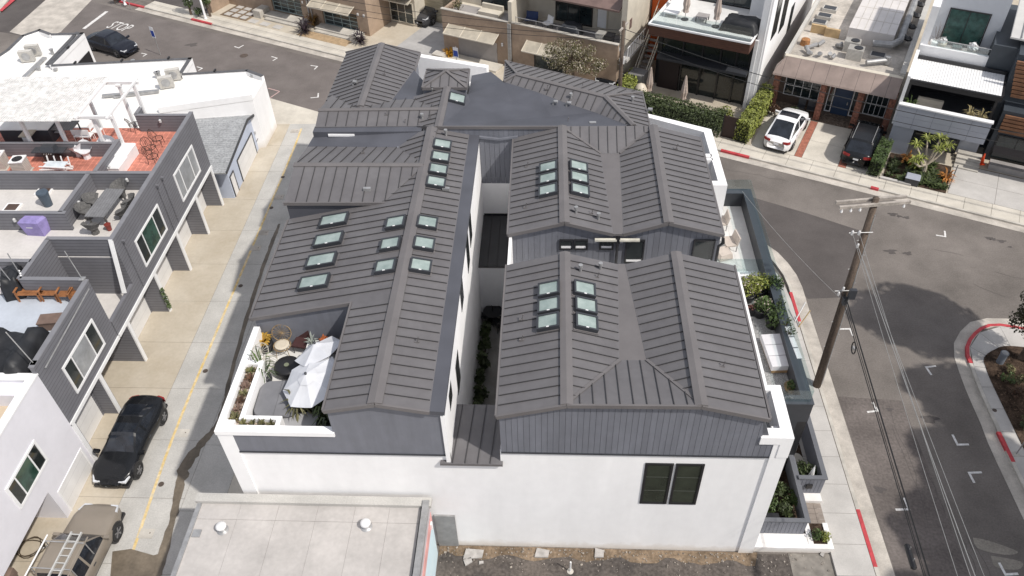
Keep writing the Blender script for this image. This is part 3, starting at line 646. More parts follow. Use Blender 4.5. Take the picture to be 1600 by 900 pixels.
# back left gable
roof([(-9.58, 34.95, 9.3), (-9.58, 41.95, 9.3), (-11.8, 42.5, 8.52), (-11.9, 35.4, 8.5)], (1, 0), sp=.42)
ru = U(608, 163, 8.95)
roof([(-9.58, 34.95, 9.3), (-9.58, 41.95, 9.3), (-7.55, 42.4, 8.52), (-7.6, 40.3, 8.55), tuple(ru)], (1, 0), sp=.42)
ridge((-9.58, 35.2, 9.3), (-9.58, 42.0, 9.3), .38); eave((-11.85, 42.52, 8.52), (-9.58, 41.98, 9.3)); eave((-9.58, 41.98, 9.3), (-7.53, 42.42, 8.52)); eave((-7.53, 42.42, 8.52), (-7.58, 40.3, 8.55))
roof([tuple(ru), (-7.6, 40.3, 8.57), (-6.9, 39.0, 8.6), (-6.6, 36.4, 8.86), (-7.3, 35.4, 9.08)], None, 0.2, 'valley_pan', m=M_memb)
part(MB().prism([(-11.6, 36), (-11.6, 42.2), (-7.7, 42.2), (-7.7, 36)], 6.3, 8.4), 'upper_wall', M_grey)
# cupola
cu = [(-6.68, 37.0), (-4.37, 37.0), (-4.37, 38.95), (-6.66, 38.95)]; ap = (-5.5, 37.98, 9.72)
part(MB().prism([(x*.96 - .22, 37.98 + (y-37.98)*.93) for x, y in cu], 8.3, 9.28), 'cupola_wall', M_grey)
for i in range(4):
    a, b = cu[i], cu[(i+1) % 4]
    roof([(a[0], a[1], 9.3), (b[0], b[1], 9.3), ap], (0, 1) if i in (0, 2) else (1, 0), th=.06, sp=.44, name='cupola_roof')
    ridge((a[0], a[1], 9.28), ap, .14, .0, 'hip_trim'); eave((a[0], a[1], 9.31), (b[0], b[1], 9.31))
# big membrane roof in the middle of the back
r0, r1, r2 = U(808, 116, 9.34), U(946, 150.6, 9.34), U(990, 195.5, 9.4)
def ray_plane(px, py, zf):
    z = 9.0
    for _ in range(14): p = U(px, py, z); z = zf(p)
    return U(px, py, z)
def plane3(a, b, c):
    n = (b-a).cross(c-a); return lambda p: a.z - (n.x*(p.x-a.x) + n.y*(p.y-a.y))/n.z
i3 = U(929, 175.5, 8.95); zp1 = plane3(r0, r1, i3)
i0, i1, i2 = ray_plane(787, 128, zp1), ray_plane(839.5, 144, zp1), ray_plane(881.5, 160, zp1)
i4 = ray_plane(978.6, 195, plane3(r1, r2, i3))
from mathutils.geometry import delaunay_2d_cdt
bd = [Vector((-5.36, 33.2, 9.37)), Vector((.55, 33.17, 9.37)), Vector((3.7, 33.2, 9.25)), i4, i3, i2, i1, i0, U(767, 112, 8.72), U(737, 118, 8.80), Vector((-4.3, 38.2, 8.85)), Vector((-4.3, 36.95, 8.95)), Vector((-5.33, 36.95, 9.36))]
cc = [U(735, 160, 8.98), U(800, 158, 8.84), U(862, 182, 8.90)]
allp = bd + cc
v2, e2_, f2, ov, oe, of = delaunay_2d_cdt([p.to_2d() for p in allp], [], [list(range(len(bd)))], 1, 1e-5)
zs_ = [allp[min(range(len(allp)), key=lambda k: (allp[k].to_2d()-v).length)].z for v in v2]
mb = MB(); mb.add([(v.x, v.y, z) for v, z in zip(v2, zs_)], [tuple(f) for f in f2]); part(mb, 'membrane_roof', M_memb)
eave((-5.45, 33.16, 9.38), (.6, 33.13, 9.39))
# back right hipped ridge along the street
o0, o1, o2 = U(790, 95.4, 8.62), U(1003.6, 144.5, 8.62), U(1016, 199, 9.0)
dr = (r1-r0).normalized(); pd = (-dr.y, dr.x)
roof([r0, r1, i3, i2, i1, i0], (pd[0]*1.0 - .1, pd[1]), sp=.42)
roof([r1, r2, i4, i3], pd, sp=.42)
roof([r0, o0, o1, r1], pd, sp=.42)
roof([r1, o1, o2, r2], (1, .12), sp=.42)
roof([r0, i0, o0], (1, .1), sp=.42)
for a, b in ((r0, r1), (r1, r2)): ridge(a, b, .26)
for a, b in ((r0, o0), (r1, o1), (r0, i0)): ridge(a, b, .14, .0, 'hip_trim')
eave(o0, o1); eave(o1, o2); eave(o0, i0)
part(MB().prism([(o0.x+.4, o0.y-.8), (o1.x-.3, o1.y-.4), (4.6, 33.2), (-2.4, 33.4), (-2.4, 38)], 6.3, 8.5), 'upper_wall', M_grey)
# --- skylights
def skylight(px, py, zf, lx=.70, ly=.58, tag_=None):
    p = ray_plane(px, py, zf); e = 0.01
    n = Vector((-(zf(p+Vector((e, 0, 0)))-zf(p-Vector((e, 0, 0))))/(2*e), -(zf(p+Vector((0, e, 0)))-zf(p-Vector((0, e, 0))))/(2*e), 1)).normalized()
    xa = Vector((n.z, 0, -n.x)).normalized(); ya = n.cross(xa)
    M = Matrix.Translation(p) @ Matrix((xa, ya, n)).transposed().to_4x4()
    sk = MB()
    sk.box(-lx/2-.12, lx/2+.12, -ly/2-.11, ly/2+.11, -.02, .03, M=M)
    sk = sk.build('skylight', M_cap, H_)
    fr = MB()
    for a in ((-lx/2-.07, lx/2+.07, -ly/2-.07, -ly/2), (-lx/2-.07, lx/2+.07, ly/2, ly/2+.07), (-lx/2-.07, -lx/2, -ly/2, ly/2), (lx/2, lx/2+.07, -ly/2, ly/2)): fr.box(*a, .02, .20, M=M)
    fr.build('frame', M_darkgrey, sk)
    MB().box(-lx/2, lx/2, -ly/2, ly/2, .03, .165, M=M).build('pane', M_sky, sk)
    MB().box(-.05, .05, -ly/2-.045, -ly/2-.015, .198, .222, M=M).build('latch', M_white, sk)
zC1 = lambda p: 9.4 - (.58-p.x)*.287; zC2 = lambda p: 9.4 - (p.x-.58)*.29
for px, py in ((859, 455), (859, 480.5), (858, 506)): skylight(px, py, zC1)
for px, py in ((912, 455), (914, 481), (915, 507)): skylight(px, py, zC2)
for px, py in ((858, 264.5), (858, 282), (857.5, 300.5)): skylight(px, py, zC1)
for px, py in ((903, 263.5), (904, 281), (905, 300)): skylight(px, py, zC2)
zA1 = lambda p: AZ(p.x); zA2 = lambda p: 9.3 - (p.x+5.72)*.209
for px, py in ((691, 229), (688, 248.5), (684.5, 268), (681, 288)): skylight(px, py, zA2)
for px, py in ((619.5, 351), (611.5, 384.5), (604, 419.5)): skylight(px, py, zA1)
for px, py in ((667.5, 351), (662.5, 384), (657, 418.5)): skylight(px, py, zA2)
for px, py in ((523.5, 347), (515, 377.5), (504, 410), (492.5, 444)): skylight(px, py, zA1, 1.12, .60)
skylight(713.5, 157, lambda p: 9.30 - (p.x+5.36)*.3, .72, .7)
# --- roof vents, pipes and anchors
def vent(px, py, zf, kind):
    p = ray_plane(px, py, zf)
    if kind == 'p':
        MB().tube([p - Vector((0, 0, .05)), p + Vector((0, 0, .28))], .055, 10).tube([p + Vector((0, 0, .22)), p + Vector((0, 0, .34))], .085, 10).build('vent_pipe', M_steel, H_)
    elif kind == 'h':
        MB().tube([p - Vector((0, 0, .03)), p + Vector((0, 0, .12)), p + Vector((.06, -.02, .22)), p + Vector((.24, -.06, .22))], [.06, .06, .075, .085], 10).build('vent_hood', M_steel, H_)
    elif kind == 'a':
        MB().box(p.x-.12, p.x+.05, p.y-.03, p.y+.03, p.z-.02, p.z+.05).tube([p, p + Vector((.02, 0, .26))], .016, 6).tube([p + Vector((.02, 0, .26)), p + Vector((.06, 0, .27))], .03, 6).build('roof_anchor', M_cap, H_)
    else:
        MB().box(p.x-.16, p.x+.16, p.y-.07, p.y+.07, p.z-.05, p.z+.16).build('vent_box', M_steel, H_)
zflat = lambda p: 8.95
zC4 = lambda p: 9.45 - (p.x-4.9)*.28; zD1 = lambda p: 9.36 - (30-p.y)*.18
zR2 = lambda p: 9.3 - abs(34.85-p.y)*.26; zDl = lambda p: 9.3 - abs(p.x+9.58)*.35; zE = lambda p: 9.05
for px, py, zf, k in [(816, 500, zC1, 'a'), (816, 532, zC1, 'a'), (1130, 573, zC4, 'a'), (907, 424, zC2, 'p'), (938, 421, zC2, 'p'), (934, 434, zC2, 'a'), (824, 261, zC1, 'a'), (822, 325, zC1, 'a'), (900, 333, zC2, 'p'), (925, 334, zC2, 'a'), (935, 343, zC2, 'p'), (1057, 233, zC4, 'a'), (1011, 176, lambda p: 8.8, 'h'),
                          (697, 212, zA2, 'p'), (697, 298, zA2, 'b'), (653, 535, zA2, 'a'), (574, 298, zD1, 'b'), (568, 239, lambda p: 8.95, 'a'), (605, 180, zR2, 'a'), (633, 194, lambda p: 9.02, 'a'), (660, 187, lambda p: 9.1, 'p'), (673, 186, lambda p: 9.2, 'a'), (556, 126, zDl, 'a'), (552, 133, zDl, 'h'), (601, 117, zDl, 'a'), (864, 164, zflat, 'h'), (885, 166, zflat, 'h'), (892, 155, zE, 'p'), (855, 140, lambda p: 9.2, 'a'), (910, 135, lambda p: 9.0, 'a'), (887, 192, lambda p: 9.1, 'a'), (926, 195, lambda p: 9.15, 'b'), (988, 160, lambda p: 8.9, 'p'), (676, 145, lambda p: 9.0, 'p')]:
    vent(px, py, zf, k)
# --- windows
def win_y(x0, x1, z0, z1, y, rows=0, door=False, fr=.07, pane=M_glassd, cols=0):
    f = MB()
    for a in ((x0, x1, z0, z0+fr), (x0, x1, z1-fr, z1), (x0, x0+fr, z0+fr, z1-fr), (x1-fr, x1, z0+fr, z1-fr)): f.box(a[0], a[1], y-.05, y+.04, a[2], a[3])
    f = f.build('door' if door else 'window', M_black, H_)
    MB().box(x0+fr, x1-fr, y-.015, y+.03, z0+fr, z1-fr).build('pane', pane, f)
    for k in range(rows):
        z = z0 + (z1-z0)*(k+1)/(rows+1); MB().box(x0+fr, x1-fr, y-.03, y-.014, z-.012, z+.012).build('muntin', M_blind, f)
    return f
g1 = mat('tinted_glass_olive', (0.035, 0.042, 0.03), 0.15, 0.2, 1.2, spec=0.5)
win_y(3.42, 4.42, 3.43, 6.02, 16.55, 2, pane=g1, fr=.09); win_y(4.50, 5.50, 3.43, 6.02, 16.55, 2, pane=g1, fr=.09)
for a, b, d in (((874, 373.5), (895, 389), 0), ((897, 373.5), (918, 389), 0), ((937, 373.5), (958, 389), 0), ((978, 374), (1004, 410), 1), ((1084.5, 374), (1111.5, 410), 1)):
    p, q = UY(*a, 25.98), UY(*b, 25.98)
    f = win_y(p.x, q.x, q.z, p.z, 25.95, 0, bool(d), .05)
    f2 = MB().box(p.x+.08, q.x-.08, 25.93, 25.937, q.z+.08, q.z+.2).build('blind', M_white, f)
part(MB().box(1.85, 2.75, 25.66, 25.80, 8.52, 8.60).box(2.87, 3.7, 25.66, 25.80, 8.52, 8.60), 'gutter_spout', mat('cream_metal', (0.62, 0.60, 0.52), 0.5, 0.1, 3))
part(MB().box(2.72, 2.90, 25.7, 25.9, 8.35, 8.62).tube([(2.81, 25.86, 8.4), (2.81, 25.86, 5.2)], .06, 8), 'downpipe', M_black)
part(MB().tube([(7.1, 25.72, 8.7), (7.15, 25.72, 8.45), (7.0, 25.8, 8.2), (7.0, 25.8, 4.0)], .06, 8), 'downpipe', M_black)
# --- bridge roofs over the court entrances
roof([(-3.86, 16.38, 5.96), (-1.62, 16.38, 5.96), (-1.68, 19.0, 6.04), (-3.5, 19.0, 6.04)], (0.06, 1), th=.1, name='bridge_roof', m=M_darkgrey if False else M_roof)
M_roofd = mat('dark_seam_metal', (0.05, 0.05, 0.053), 0.5, 0.08, 0.8)
roof([(-3.5, 29.15, 4.0), (-1.7, 29.15, 4.0), (-1.7, 33.2, 4.05), (-3.5, 33.2, 4.05)], (0, 1), th=.1, name='bridge_roof', m=M_roofd)
part(MB().box(-3.46, -1.72, 33.08, 33.2, 4.0, 4.16), 'flashing', M_black)
# --- parapets and terraces
part(MB().box(-11.62, -7.4, 16.44, 16.74, 7.35, 7.56).box(-11.62, -11.38, 16.74, 21.5, 7.35, 7.56), 'parapet_cap', M_white)
part(MB().box(-11.6, -11.4, 16.74, 21.5, 6.3, 7.36), 'parapet', M_white)
part(MB().box(-11.4, -7.5, 16.74, 21.7, 6.3, 6.42), 'terrace_floor', M_tile)
part(MB().box(-10.93, -10.76, 17.2, 19.6, 6.4, 7.5).box(-10.93, -9.42, 17.04, 17.2, 6.4, 7.5).box(-11.38, -10.76, 19.6, 19.8, 6.4, 7.5).box(-9.58, -9.42, 16.74, 17.04, 6.4, 7.5), 'planter_wall', M_white)
part(MB().box(-11.38, -10.93, 16.74, 19.6, 6.4, 7.3).box(-10.93, -9.58, 16.74, 17.04, 6.4, 7.3), 'planter_soil', M_dirt)
# front right parapet well
part(MB().box(7.82, 8.22, 16.44, 18.75, 6.6, 7.72).box(7.12, 7.82, 16.44, 16.86, 7.35, 7.72).box(7.12, 7.82, 18.5, 18.75, 6.6, 7.72), 'parapet', M_white)
part(MB().box(7.05, 7.85, 16.8, 18.6, 6.5, 6.75), 'well_floor', mat('well_grey', (0.30, 0.31, 0.31), 0.8, 0.1, 2))
# back right parapets
part(MB().prism([(7.82, 30.75), (8.2, 30.75), (8.12, 35.55), (5.0, 37.1), (4.85, 36.8), (7.72, 35.3)], 6.0, 7.72), 'parapet', M_white)
part(MB().box(7.1, 7.82, 30.75, 31.1, 3.9, 7.72).box(7.1, 7.82, 32.8, 33.0, 6, 7.72).box(7.1, 7.82, 33.1, 33.35, 6, 7.72), 'parapet', M_white)
part(MB().box(7.6, 8.2, 30.75, 33.2, 0, 6.0), 'wall', M_white)
part(MB().prism([(7.0, 31.0), (7.85, 31.0), (7.75, 35.4), (4.9, 36.9), (4.7, 33.5)], 5.9, 6.5), 'well_floor', mat('well_grey', (0.3, 0.31, 0.31)))
pa, pb = U(650, 88, 7.2), U(760, 106, 7.2); dd = (pb-pa).normalized(); nn = Vector((-dd.y, dd.x, 0))*.35
part(MB().prism([pa, pb, pb+nn, pa+nn], 0, 7.2), 'parapet', M_white)
# right terraces
part(MB().box(7.0, 10.4, 20.35, 34.5, 0.0, 3.75), 'lower_wall', M_grey)
tt = part(MB().box(7.05, 10.05, 28.95, 34.2, 3.7, 3.88), 'terrace_floor', M_joint)
for i in range(3):
    for j in range(6):
        MB().box(7.1+i*.98, 7.1+(i+1)*.98-.008, 28.95+j*.875, 28.95+(j+1)*.875-.008, 3.8, 3.9).build('floor_tile', M_tile, tt)
M_gravel = mat('grey_gravel', (0.36, 0.36, 0.36), 0.95, 0.3, 30, grain=0.45, gscale=22, bump=0.8, bscale=30)
part(MB().box(7.1, 10.05, 20.35, 28.6, 3.7, 3.88), 'gravel_bed', M_gravel)
part(MB().box(10.02, 10.42, 20.3, 34.5, 3.6, 4.72).box(9.0, 10.02, 20.3, 20.72, 3.0, 4.72).box(7.6, 10.02, 34.15, 34.5, 3.6, 4.72), 'terrace_parapet', M_darkgrey)
part(MB().box(9.0, 10.4, 20.32, 20.4, 0, 3.7), 'lower_wall', M_black)  # shade of the open void under the terrace, painted as a black sheet
part(MB().box(10.0, 10.44, 20.28, 34.52, 4.72, 4.76).box(8.98, 10.0, 20.28, 20.74, 4.72, 4.76).box(7.6, 10.0, 34.13, 34.52, 4.72, 4.76), 'parapet_cap', mat('cap_metal', (0.06, 0.068, 0.08), 0.35, 0.05, 2))
# glass balustrade
M_glass = bpy.data.materials.new('clear_glass'); M_glass.use_nodes = True; MATS['clear_glass'] = M_glass
nt = M_glass.node_tree; nt.nodes.clear(); o_ = nt.nodes.new('ShaderNodeOutputMaterial'); mx_ = nt.nodes.new('ShaderNodeMixShader'); tr_ = nt.nodes.new('ShaderNodeBsdfTransparent'); gl_ = nt.nodes.new('ShaderNodeBsdfGlossy')
tr_.inputs[0].default_value = (0.90, 0.95, 0.95, 1); gl_.inputs['Roughness'].default_value = 0.03; mx_.inputs[0].default_value = 0.09
nt.links.new(tr_.outputs[0], mx_.inputs[1]); nt.links.new(gl_.outputs[0], mx_.inputs[2]); nt.links.new(mx_.outputs[0], o_.inputs[0])
ysg = [20.4 + 1.75*k for k in range(9)]
for i in range(8): part(MB().box(10.30, 10.315, ysg[i]+.01, ysg[i+1]-.01, 4.74, 5.42), 'glass_panel', M_glass)
for a in ((8.98, 9.64), (9.66, 10.3)): part(MB().box(a[0], a[1], 20.40, 20.415, 4.74, 5.42), 'glass_panel', M_glass)
for a in ((7.7, 8.95), (8.97, 10.3)): part(MB().box(a[0], a[1], 34.40, 34.415, 4.74, 5.42), 'glass_panel', M_glass)
part(MB().box(7.2, 10.0, 28.78, 28.795, 3.9, 4.9), 'glass_panel', M_glass)
part(MB().box(7.1, 10.02, 28.62, 28.95, 3.7, 3.98), 'terrace_step', M_white)
# ================================================================= LEFT SIDE OF THE ALLEY
M_lap = stripes(mat('grey_lap_siding', (0.165, 0.165, 0.182), 0.7, 0.06, 0.8, grain=0.04, gscale=4), (0, 0, 1), 0.19, 0.028, 0.55, 0.4)
M_trim = mat('white_trim', (0.80, 0.80, 0.80), 0.6, 0.03, 2)
M_gar = stripes(mat('garage_door_white', (0.74, 0.73, 0.72), 0.6, 0.04, 1.2), (0, 0, 1), 0.55, 0.02, 0.8, 0.3)
M_deckpale = mat('pale_deck_coating', (0.60, 0.575, 0.55), 0.85, 0.06, 0.8, grain=0.05, gscale=8)
M_deckblue = mat('blue_grey_deck_coating', (0.47, 0.51, 0.57), 0.7, 0.06, 0.7, grain=0.04, gscale=6)
M_terra = stripes(stripes(mat('terracotta_tile', (0.52, 0.20, 0.145), 0.75, 0.18, 1.2, grain=0.15, gscale=5), (1, 0, 0), 0.3, 0.022, 1.55, 0.2), (0, 1, 0), 0.3, 0.022, 1.55, 0.2)
M_glassg = mat('green_window_glass', (0.035, 0.085, 0.062), 0.08, 0.3, 1.2, spec=0.6)
M_glassgrey = mat('grey_window_glass', (0.32, 0.33, 0.34), 0.15, 0.15, 1.5, spec=0.6)
M_stucco_lav = mat('pale_stucco', (0.70, 0.69, 0.73), 0.85, 0.03, 0.6, grain=0.02, gscale=4, bump=0.05)
M_lamp = mat('lamp_shell', (0.55, 0.55, 0.55), 0.4, 0.1, 5)

XW = -20.4
def window_x(par, y0, y1, z0, z1, x=XW, panes=('d', 'g', 'd'), fr=.11):
    f = MB()
    for a in ((y0, y1, z0, z0+fr), (y0, y1, z1-fr, z1), (y0, y0+fr, z0+fr, z1-fr), (y1-fr, y1, z0+fr, z1-fr)): f.box(x-.05, x+.05, a[0], a[1], a[2], a[3])
    f = f.build('window', M_trim, par); n = len(panes); ws = [0, .24, .74, 1.0] if n == 3 else [0, .5, 1]
    for k, c in enumerate(panes):
        a, b = y0+fr + (y1-y0-2*fr)*ws[k], y0+fr + (y1-y0-2*fr)*ws[k+1]
        MB().box(x-.03, x+.012, a, b, z0+fr, z1-fr).build('pane', {'d': M_glassd, 'g': M_glassg, 'w': M_glassgrey}[c], f)
        if k: MB().box(x-.02, x+.035, a-.03, a+.03, z0+fr, z1-fr).build('mullion', M_trim, f)
def wall_lamp(par, x, y, z, nx=1, ny=0):
    MB().lathe([(0.02, -.11), (.075, -.09), (.075, .06), (.03, .10)], (x+.09*nx, y+.09*ny, z), 10).build('wall_lamp', M_lamp, par)
def garage(par, y0, y1, depth, floor=M_apron):
    xd = XW - depth
    MB().box(xd-.08, xd, y0+.12, y1-.12, 0.0, 2.45).build('garage_door', M_gar, par)
    MB().box(xd-.1, xd+.02, y0, y0+.12, 0, 2.7).box(xd-.1, xd+.02, y1-.12, y1, 0, 2.7).box(xd-.1, xd+.02, y0+.12, y1-.12, 2.45, 2.7).build('door_surround', M_lap, par)
    MB().box(xd, XW-.05, (y0+y1)/2-.4, (y0+y1)/2+.4, 2.69, 2.74).build('soffit_light', M_black, par)
def fin(par, y, depth, ext=0.0):
    MB().box(XW-depth, XW, y-.13, y+.13, 0, 2.75).build('fin_wall', M_lap, par)
    MB().box(XW-.02, XW+.05, y-.15, y+.06, 0, 2.78).build('fin_trim', M_trim, par)
def unit(label, y0, y1, zt, deck, deckz, wins, fins, garages, msid=M_lap, xback=-34.0, loc=None):
    t = wthing('townhouse', label, 'house', (XW-3, (y0+y1)/2, 0), 'townhouses along the alley')
    MB().box(xback, XW, y0+.004, y1-.004, 2.75, deckz).build('wall', msid, t)
    MB().box(xback, XW-2.4, y0+.004, y1-.004, 0, 2.75).build('lower_wall', msid, t)
    MB().box(XW-.17, XW+.002, y0+.002, y1-.002, deckz, zt).build('parapet', msid, t)
    MB().box(XW-.20, XW+.03, y0, y1, zt, zt+.05).build('parapet_cap', mat('grey_cap', (0.20, 0.20, 0.215), 0.6, 0.05, 2), t)
    MB().box(xback, XW-.17, y0+.01, y1-.01, deckz, deckz+.02).build('deck', deck, t)
    MB().box(XW-.02, XW+.06, y0, y1, 2.70, 2.88).build('trim_band', M_trim, t)
    for y, d in fins: fin(t, y, d)
    for a, b, d in garages: garage(t, a, b, d)
    for w in wins: window_x(t, *w)
    return t
def dwall(t, x0, x1, y0, y1, z0, z1=6.5, m=M_lap):
    o = MB().box(x0, x1, y0, y1, z0, z1).build('deck_wall', m, t)
    MB().box(x0-.02, x1+.02, y0-.02, y1+.02, z1, z1+.04).build('deck_wall_cap', MATS['grey_cap'], t)
DZ = 5.45
u1 = unit('grey lap sided townhouse with red tiled roof deck and white pergola', 33.4, 39.35, 6.5, M_terra, DZ, [(34.95, 37.95, 3.45, 5.25, XW, ('w', 'w', 'w'))], [(36.45, 1.0), (39.25, 1.0)], [(36.5, 39.2, 1.0), (33.5, 36.4, 1.0)])
u2 = unit('grey lap sided townhouse with pale roof deck holding a long dining table', 27.95, 33.4, 6.5, M_deckpale, DZ, [(29.45, 32.5, 3.5, 5.2, XW, ('d', 'g', 'd'))], [(33.2, 1.0), (29.9, 1.0)], [(30.0, 33.1, 1.0), (26.5, 29.8, 1.0)])
u3 = unit('grey lap sided townhouse with blue roof deck and wooden garden furniture', 20.15, 25.3, 6.45, M_deckblue, DZ, [(21.35, 24.3, 3.4, 5.05, XW, ('d', 'w', 'd'))], [(26.35, 2.0), (23.04, 1.9), (20.3, .7)], [(23.2, 26.2, 2.0), (20.4, 22.9, .75)])
u4 = wthing('townhouse', 'white stucco house with slatted window standing beside the grey townhouses', 'house', (XW-3, 14, 0), 'townhouses along the alley')
MB().box(-34, XW-.001, 2, 20.15, 2.0, 5.2).build('wall', M_stucco_lav, u4)
MB().box(-34, XW-.001, 17.35, 20.15, 0, 2.0).build('wall', M_stucco_lav, u4)
MB().box(-34, XW-2.6, 2, 17.35, 0, 2.0).build('lower_wall', M_stucco_lav, u4)
MB().box(XW-.3, XW, 2, 20.15, 5.2, 6.05).box(-34, XW-.3, 19.85, 20.15, 5.2, 6.05).build('parapet', M_stucco_lav, u4)
MB().box(XW-.33, XW+.03, 2, 20.18, 6.05, 6.12).box(-34, XW-.33, 19.82, 20.18, 6.05, 6.12).build('parapet_cap', M_trim, u4)
MB().box(-34, XW-.3, 2, 19.85, 5.2, 5.24).build('deck', mat('tan_roof', (0.55, 0.45, 0.33), 0.9, 0.08, 1.0), u4)
MB().box(-34, XW-.32, 19.2, 19.85, 5.24, 5.9).build('stair_box', M_stucco_lav, u4)
window_x(u4, 15.95, 18.25, 3.0, 4.35, XW, ('d', 'g', 'd'))
MB().box(XW-.02, XW+.01, 17.75, 19.85, 0.0, 1.42).build('garage_door', M_gar, u4)
MB().box(XW-.03, XW+.03, 17.68, 17.75, 0, 1.47).box(XW-.03, XW+.03, 19.85, 19.92, 0, 1.47).box(XW-.03, XW+.03, 17.75, 19.85, 1.42, 1.47).build('door_surround', M_trim, u4)
MB().box(XW-.6, XW+.02, 12.2, 14.2, 1.35, 1.75).build('soffit_recess', mat('soffit_brown', (0.20, 0.14, 0.11), 0.9, 0.2, 2), u4)
# deck partitions
dwall(u1, -34, XW-.2, 33.31, 33.49, DZ); dwall(u1, -23.7, -23.52, 33.5, 36.5, DZ); dwall(u1, -34, -23.7, 36.4, 36.55, DZ, 6.3); dwall(u1, -23.62, XW-.2, 38.95, 39.12, DZ); dwall(u1, -23.72, -23.55, 39.1, 39.9, DZ - 2.7, 6.5)
dwall(u2, -23.97, -23.79, 30.1, 33.3, DZ); dwall(u2, -34, -23.6, 29.95, 30.12, DZ); dwall(u2, -23.6, XW-.2, 28.0, 28.18, 2.9); dwall(u2, -23.62, -23.44, 25.3, 28.0, 2.9)
dwall(u2, -34, -23.6, 26.4, 26.58, DZ); dwall(u3, -23.5, XW-.2, 25.21, 25.38, 2.9)
for y, x in ((33.29, -21.9), (33.29, -24.2)): wall_lamp(u2, x, y, 6.2, 0, -1)
wall_lamp(u2, -26.2, 29.93, 6.2, 0, -1); wall_lamp(u1, -22.2, 38.93, 6.25, 0, -1); wall_lamp(u2, -23.78, 31.4, 6.1, 1, 0); wall_lamp(u1, -23.5, 34.5, 6.1)
# open stairwell between the pale and blue decks
MB().box(-34, -23.6, 25.3, 27.95, 2.75, DZ).build('wall', M_lap, u2); MB().box(-34, -23.6, 25.4, 27.95, DZ, DZ+.02).build('deck', M_deckpale, u2)
MB().box(-23.6, XW, 25.36, 27.95, 2.75, 3.05).box(XW-.17, XW+.001, 25.36, 27.95, 3.05, 3.75).build('stair_wall', M_lap, u2)
MB().box(XW-2.4, XW-2.3, 25.36, 27.95, 0, 2.75).build('lower_wall', M_lap, u2)
MB().box(XW-.02, XW+.06, 25.36, 27.95, 2.70, 2.88).build('trim_band', M_trim, u2)
MB().box(-23.4, XW-.17, 25.4, 27.95, 3.05, 3.08).build('stair_landing', M_deckpale, u2)
for k in range(6): MB().box(-23.4, -22.3, 25.5+.3*k, 25.8+.3*k, 3.08, 3.25+.17*k).build('stair_step', M_deckpale, u2)
MB().bar((XW-.08, 27.98, 6.55), (XW-.08, 27.2, 3.85), .2, .07).build('raked_trim', M_trim, u2)
MB().bar((XW-.08, 25.3, 6.5), (XW-.08, 24.6, 5.6), .02, .02).build('raked_trim', M_trim, u3)
for k, p in enumerate(((-26.0, 32.0), (-25.6, 31.0))):
    q = (U(70, 300, DZ), U(20, 326, DZ))[k]
    h = MB().box(q.x-.4, q.x+.4, q.y-.35, q.y+.35, DZ, DZ+.1).build('roof_hatch', M_trim, u2)
    MB().box(q.x-.3, q.x+.3, q.y-.25, q.y+.25, DZ+.08, DZ+.115).build('hatch_lid', mat('brown_glass', (0.09, 0.055, 0.04), 0.3, 0.2, 3), h)
# pipes on the wall between units, conduits, cameras
for t, y in ((u1, 33.75), (u2, 33.05), (u2, 28.6)):
    MB().tube([(XW+.05, y, 5.9), (XW+.05, y, 3.0)], .025, 6).box(XW, XW+.16, y-.06, y+.06, 5.85, 6.0).build('downpipe', M_lap, t)
MB().tube([(XW+.06, 25.0, 6.2), (XW+.06, 22.5, 6.05), (XW+.06, 20.6, 5.95)], .035, 6).build('conduit', M_steel, u3)

# --- furniture on the decks
M_wick = mat('dark_wicker', (0.12, 0.117, 0.114), 0.8, 0.2, 8, grain=0.4, gscale=25)
M_tabl = stripes(mat('weathered_grey_timber', (0.19, 0.19, 0.195), 0.7, 0.12, 2, grain=0.1, gscale=12), (1, 0, 0), 0.14, 0.012, 0.4, 0.3)
M_teak = mat('teak', (0.33, 0.14, 0.055), 0.6, 0.2, 4, grain=0.15, gscale=14)
def wicker_chair(loc, rz, label, group, m=M_wick, sc=1.0):
    t = thing('wicker_chair', label, 'chair', loc, rz, group, sc)
    MB().lathe([(.20, 0), (.17, .2), (.27, .40)], n=8).build('base', m, t)
    MB().lathe([(.28, .38), (.30, .41), (.29, .45), (.01, .46)], n=14).build('seat', m, t)
    mb = MB(); n = 9
    for i in range(n-1):
        for j in range(3):
            f = lambda i, j: (( .28 + .06*j)*math.sin(-1.9 + 3.8*i/(n-1)), -(.28 + .06*j)*math.cos(-1.9 + 3.8*i/(n-1)), .42 + .15*j*(1 - .55*abs(i-(n-1)/2)/((n-1)/2)))
            mb.add([f(i, j), f(i+1, j), f(i+1, j+1), f(i, j+1)], [(0, 1, 2, 3)])
    mb.build('backrest', m, t)
    return t
tb_ = thing('dining_table', 'long weathered grey dining table on the pale roof deck', 'table', (-22.25, 31.25, DZ+.02), R_(-3))
MB().box(-.5, .5, -1.15, 1.15, .70, .75).build('tabletop', M_tabl, tb_)
for sx in (-1, 1):
    for sy in (-1, 1): MB().box(sx*.42-.04, sx*.42+.04, sy*1.0-.04, sy*1.0+.04, 0, .70).build('leg', M_wick, tb_)
for (x, y, r, w) in ((-22.2, 32.75, 180, 'at the head of the grey dining table by the deck wall'), (-23.15, 31.75, -90, 'on the partition side of the grey dining table, nearer its head'), (-23.2, 30.95, -90, 'on the partition side of the grey dining table, nearer the red pot'), (-21.35, 31.7, 90, 'on the parapet side of the grey dining table, nearer its head'), (-21.4, 30.9, 90, 'on the parapet side of the grey dining table, nearer the red pot'), (-22.35, 29.75, 0, 'at the foot of the grey dining table beside a red pot')):
    wicker_chair((x, y, DZ+.02), R_(r), 'dark wicker chair ' + w, 'wicker chairs round the dining table')
t = thing('flower_pot', 'small dark red pot standing beneath the grey dining table', 'pot', (-21.75, 30.0, DZ+.02))
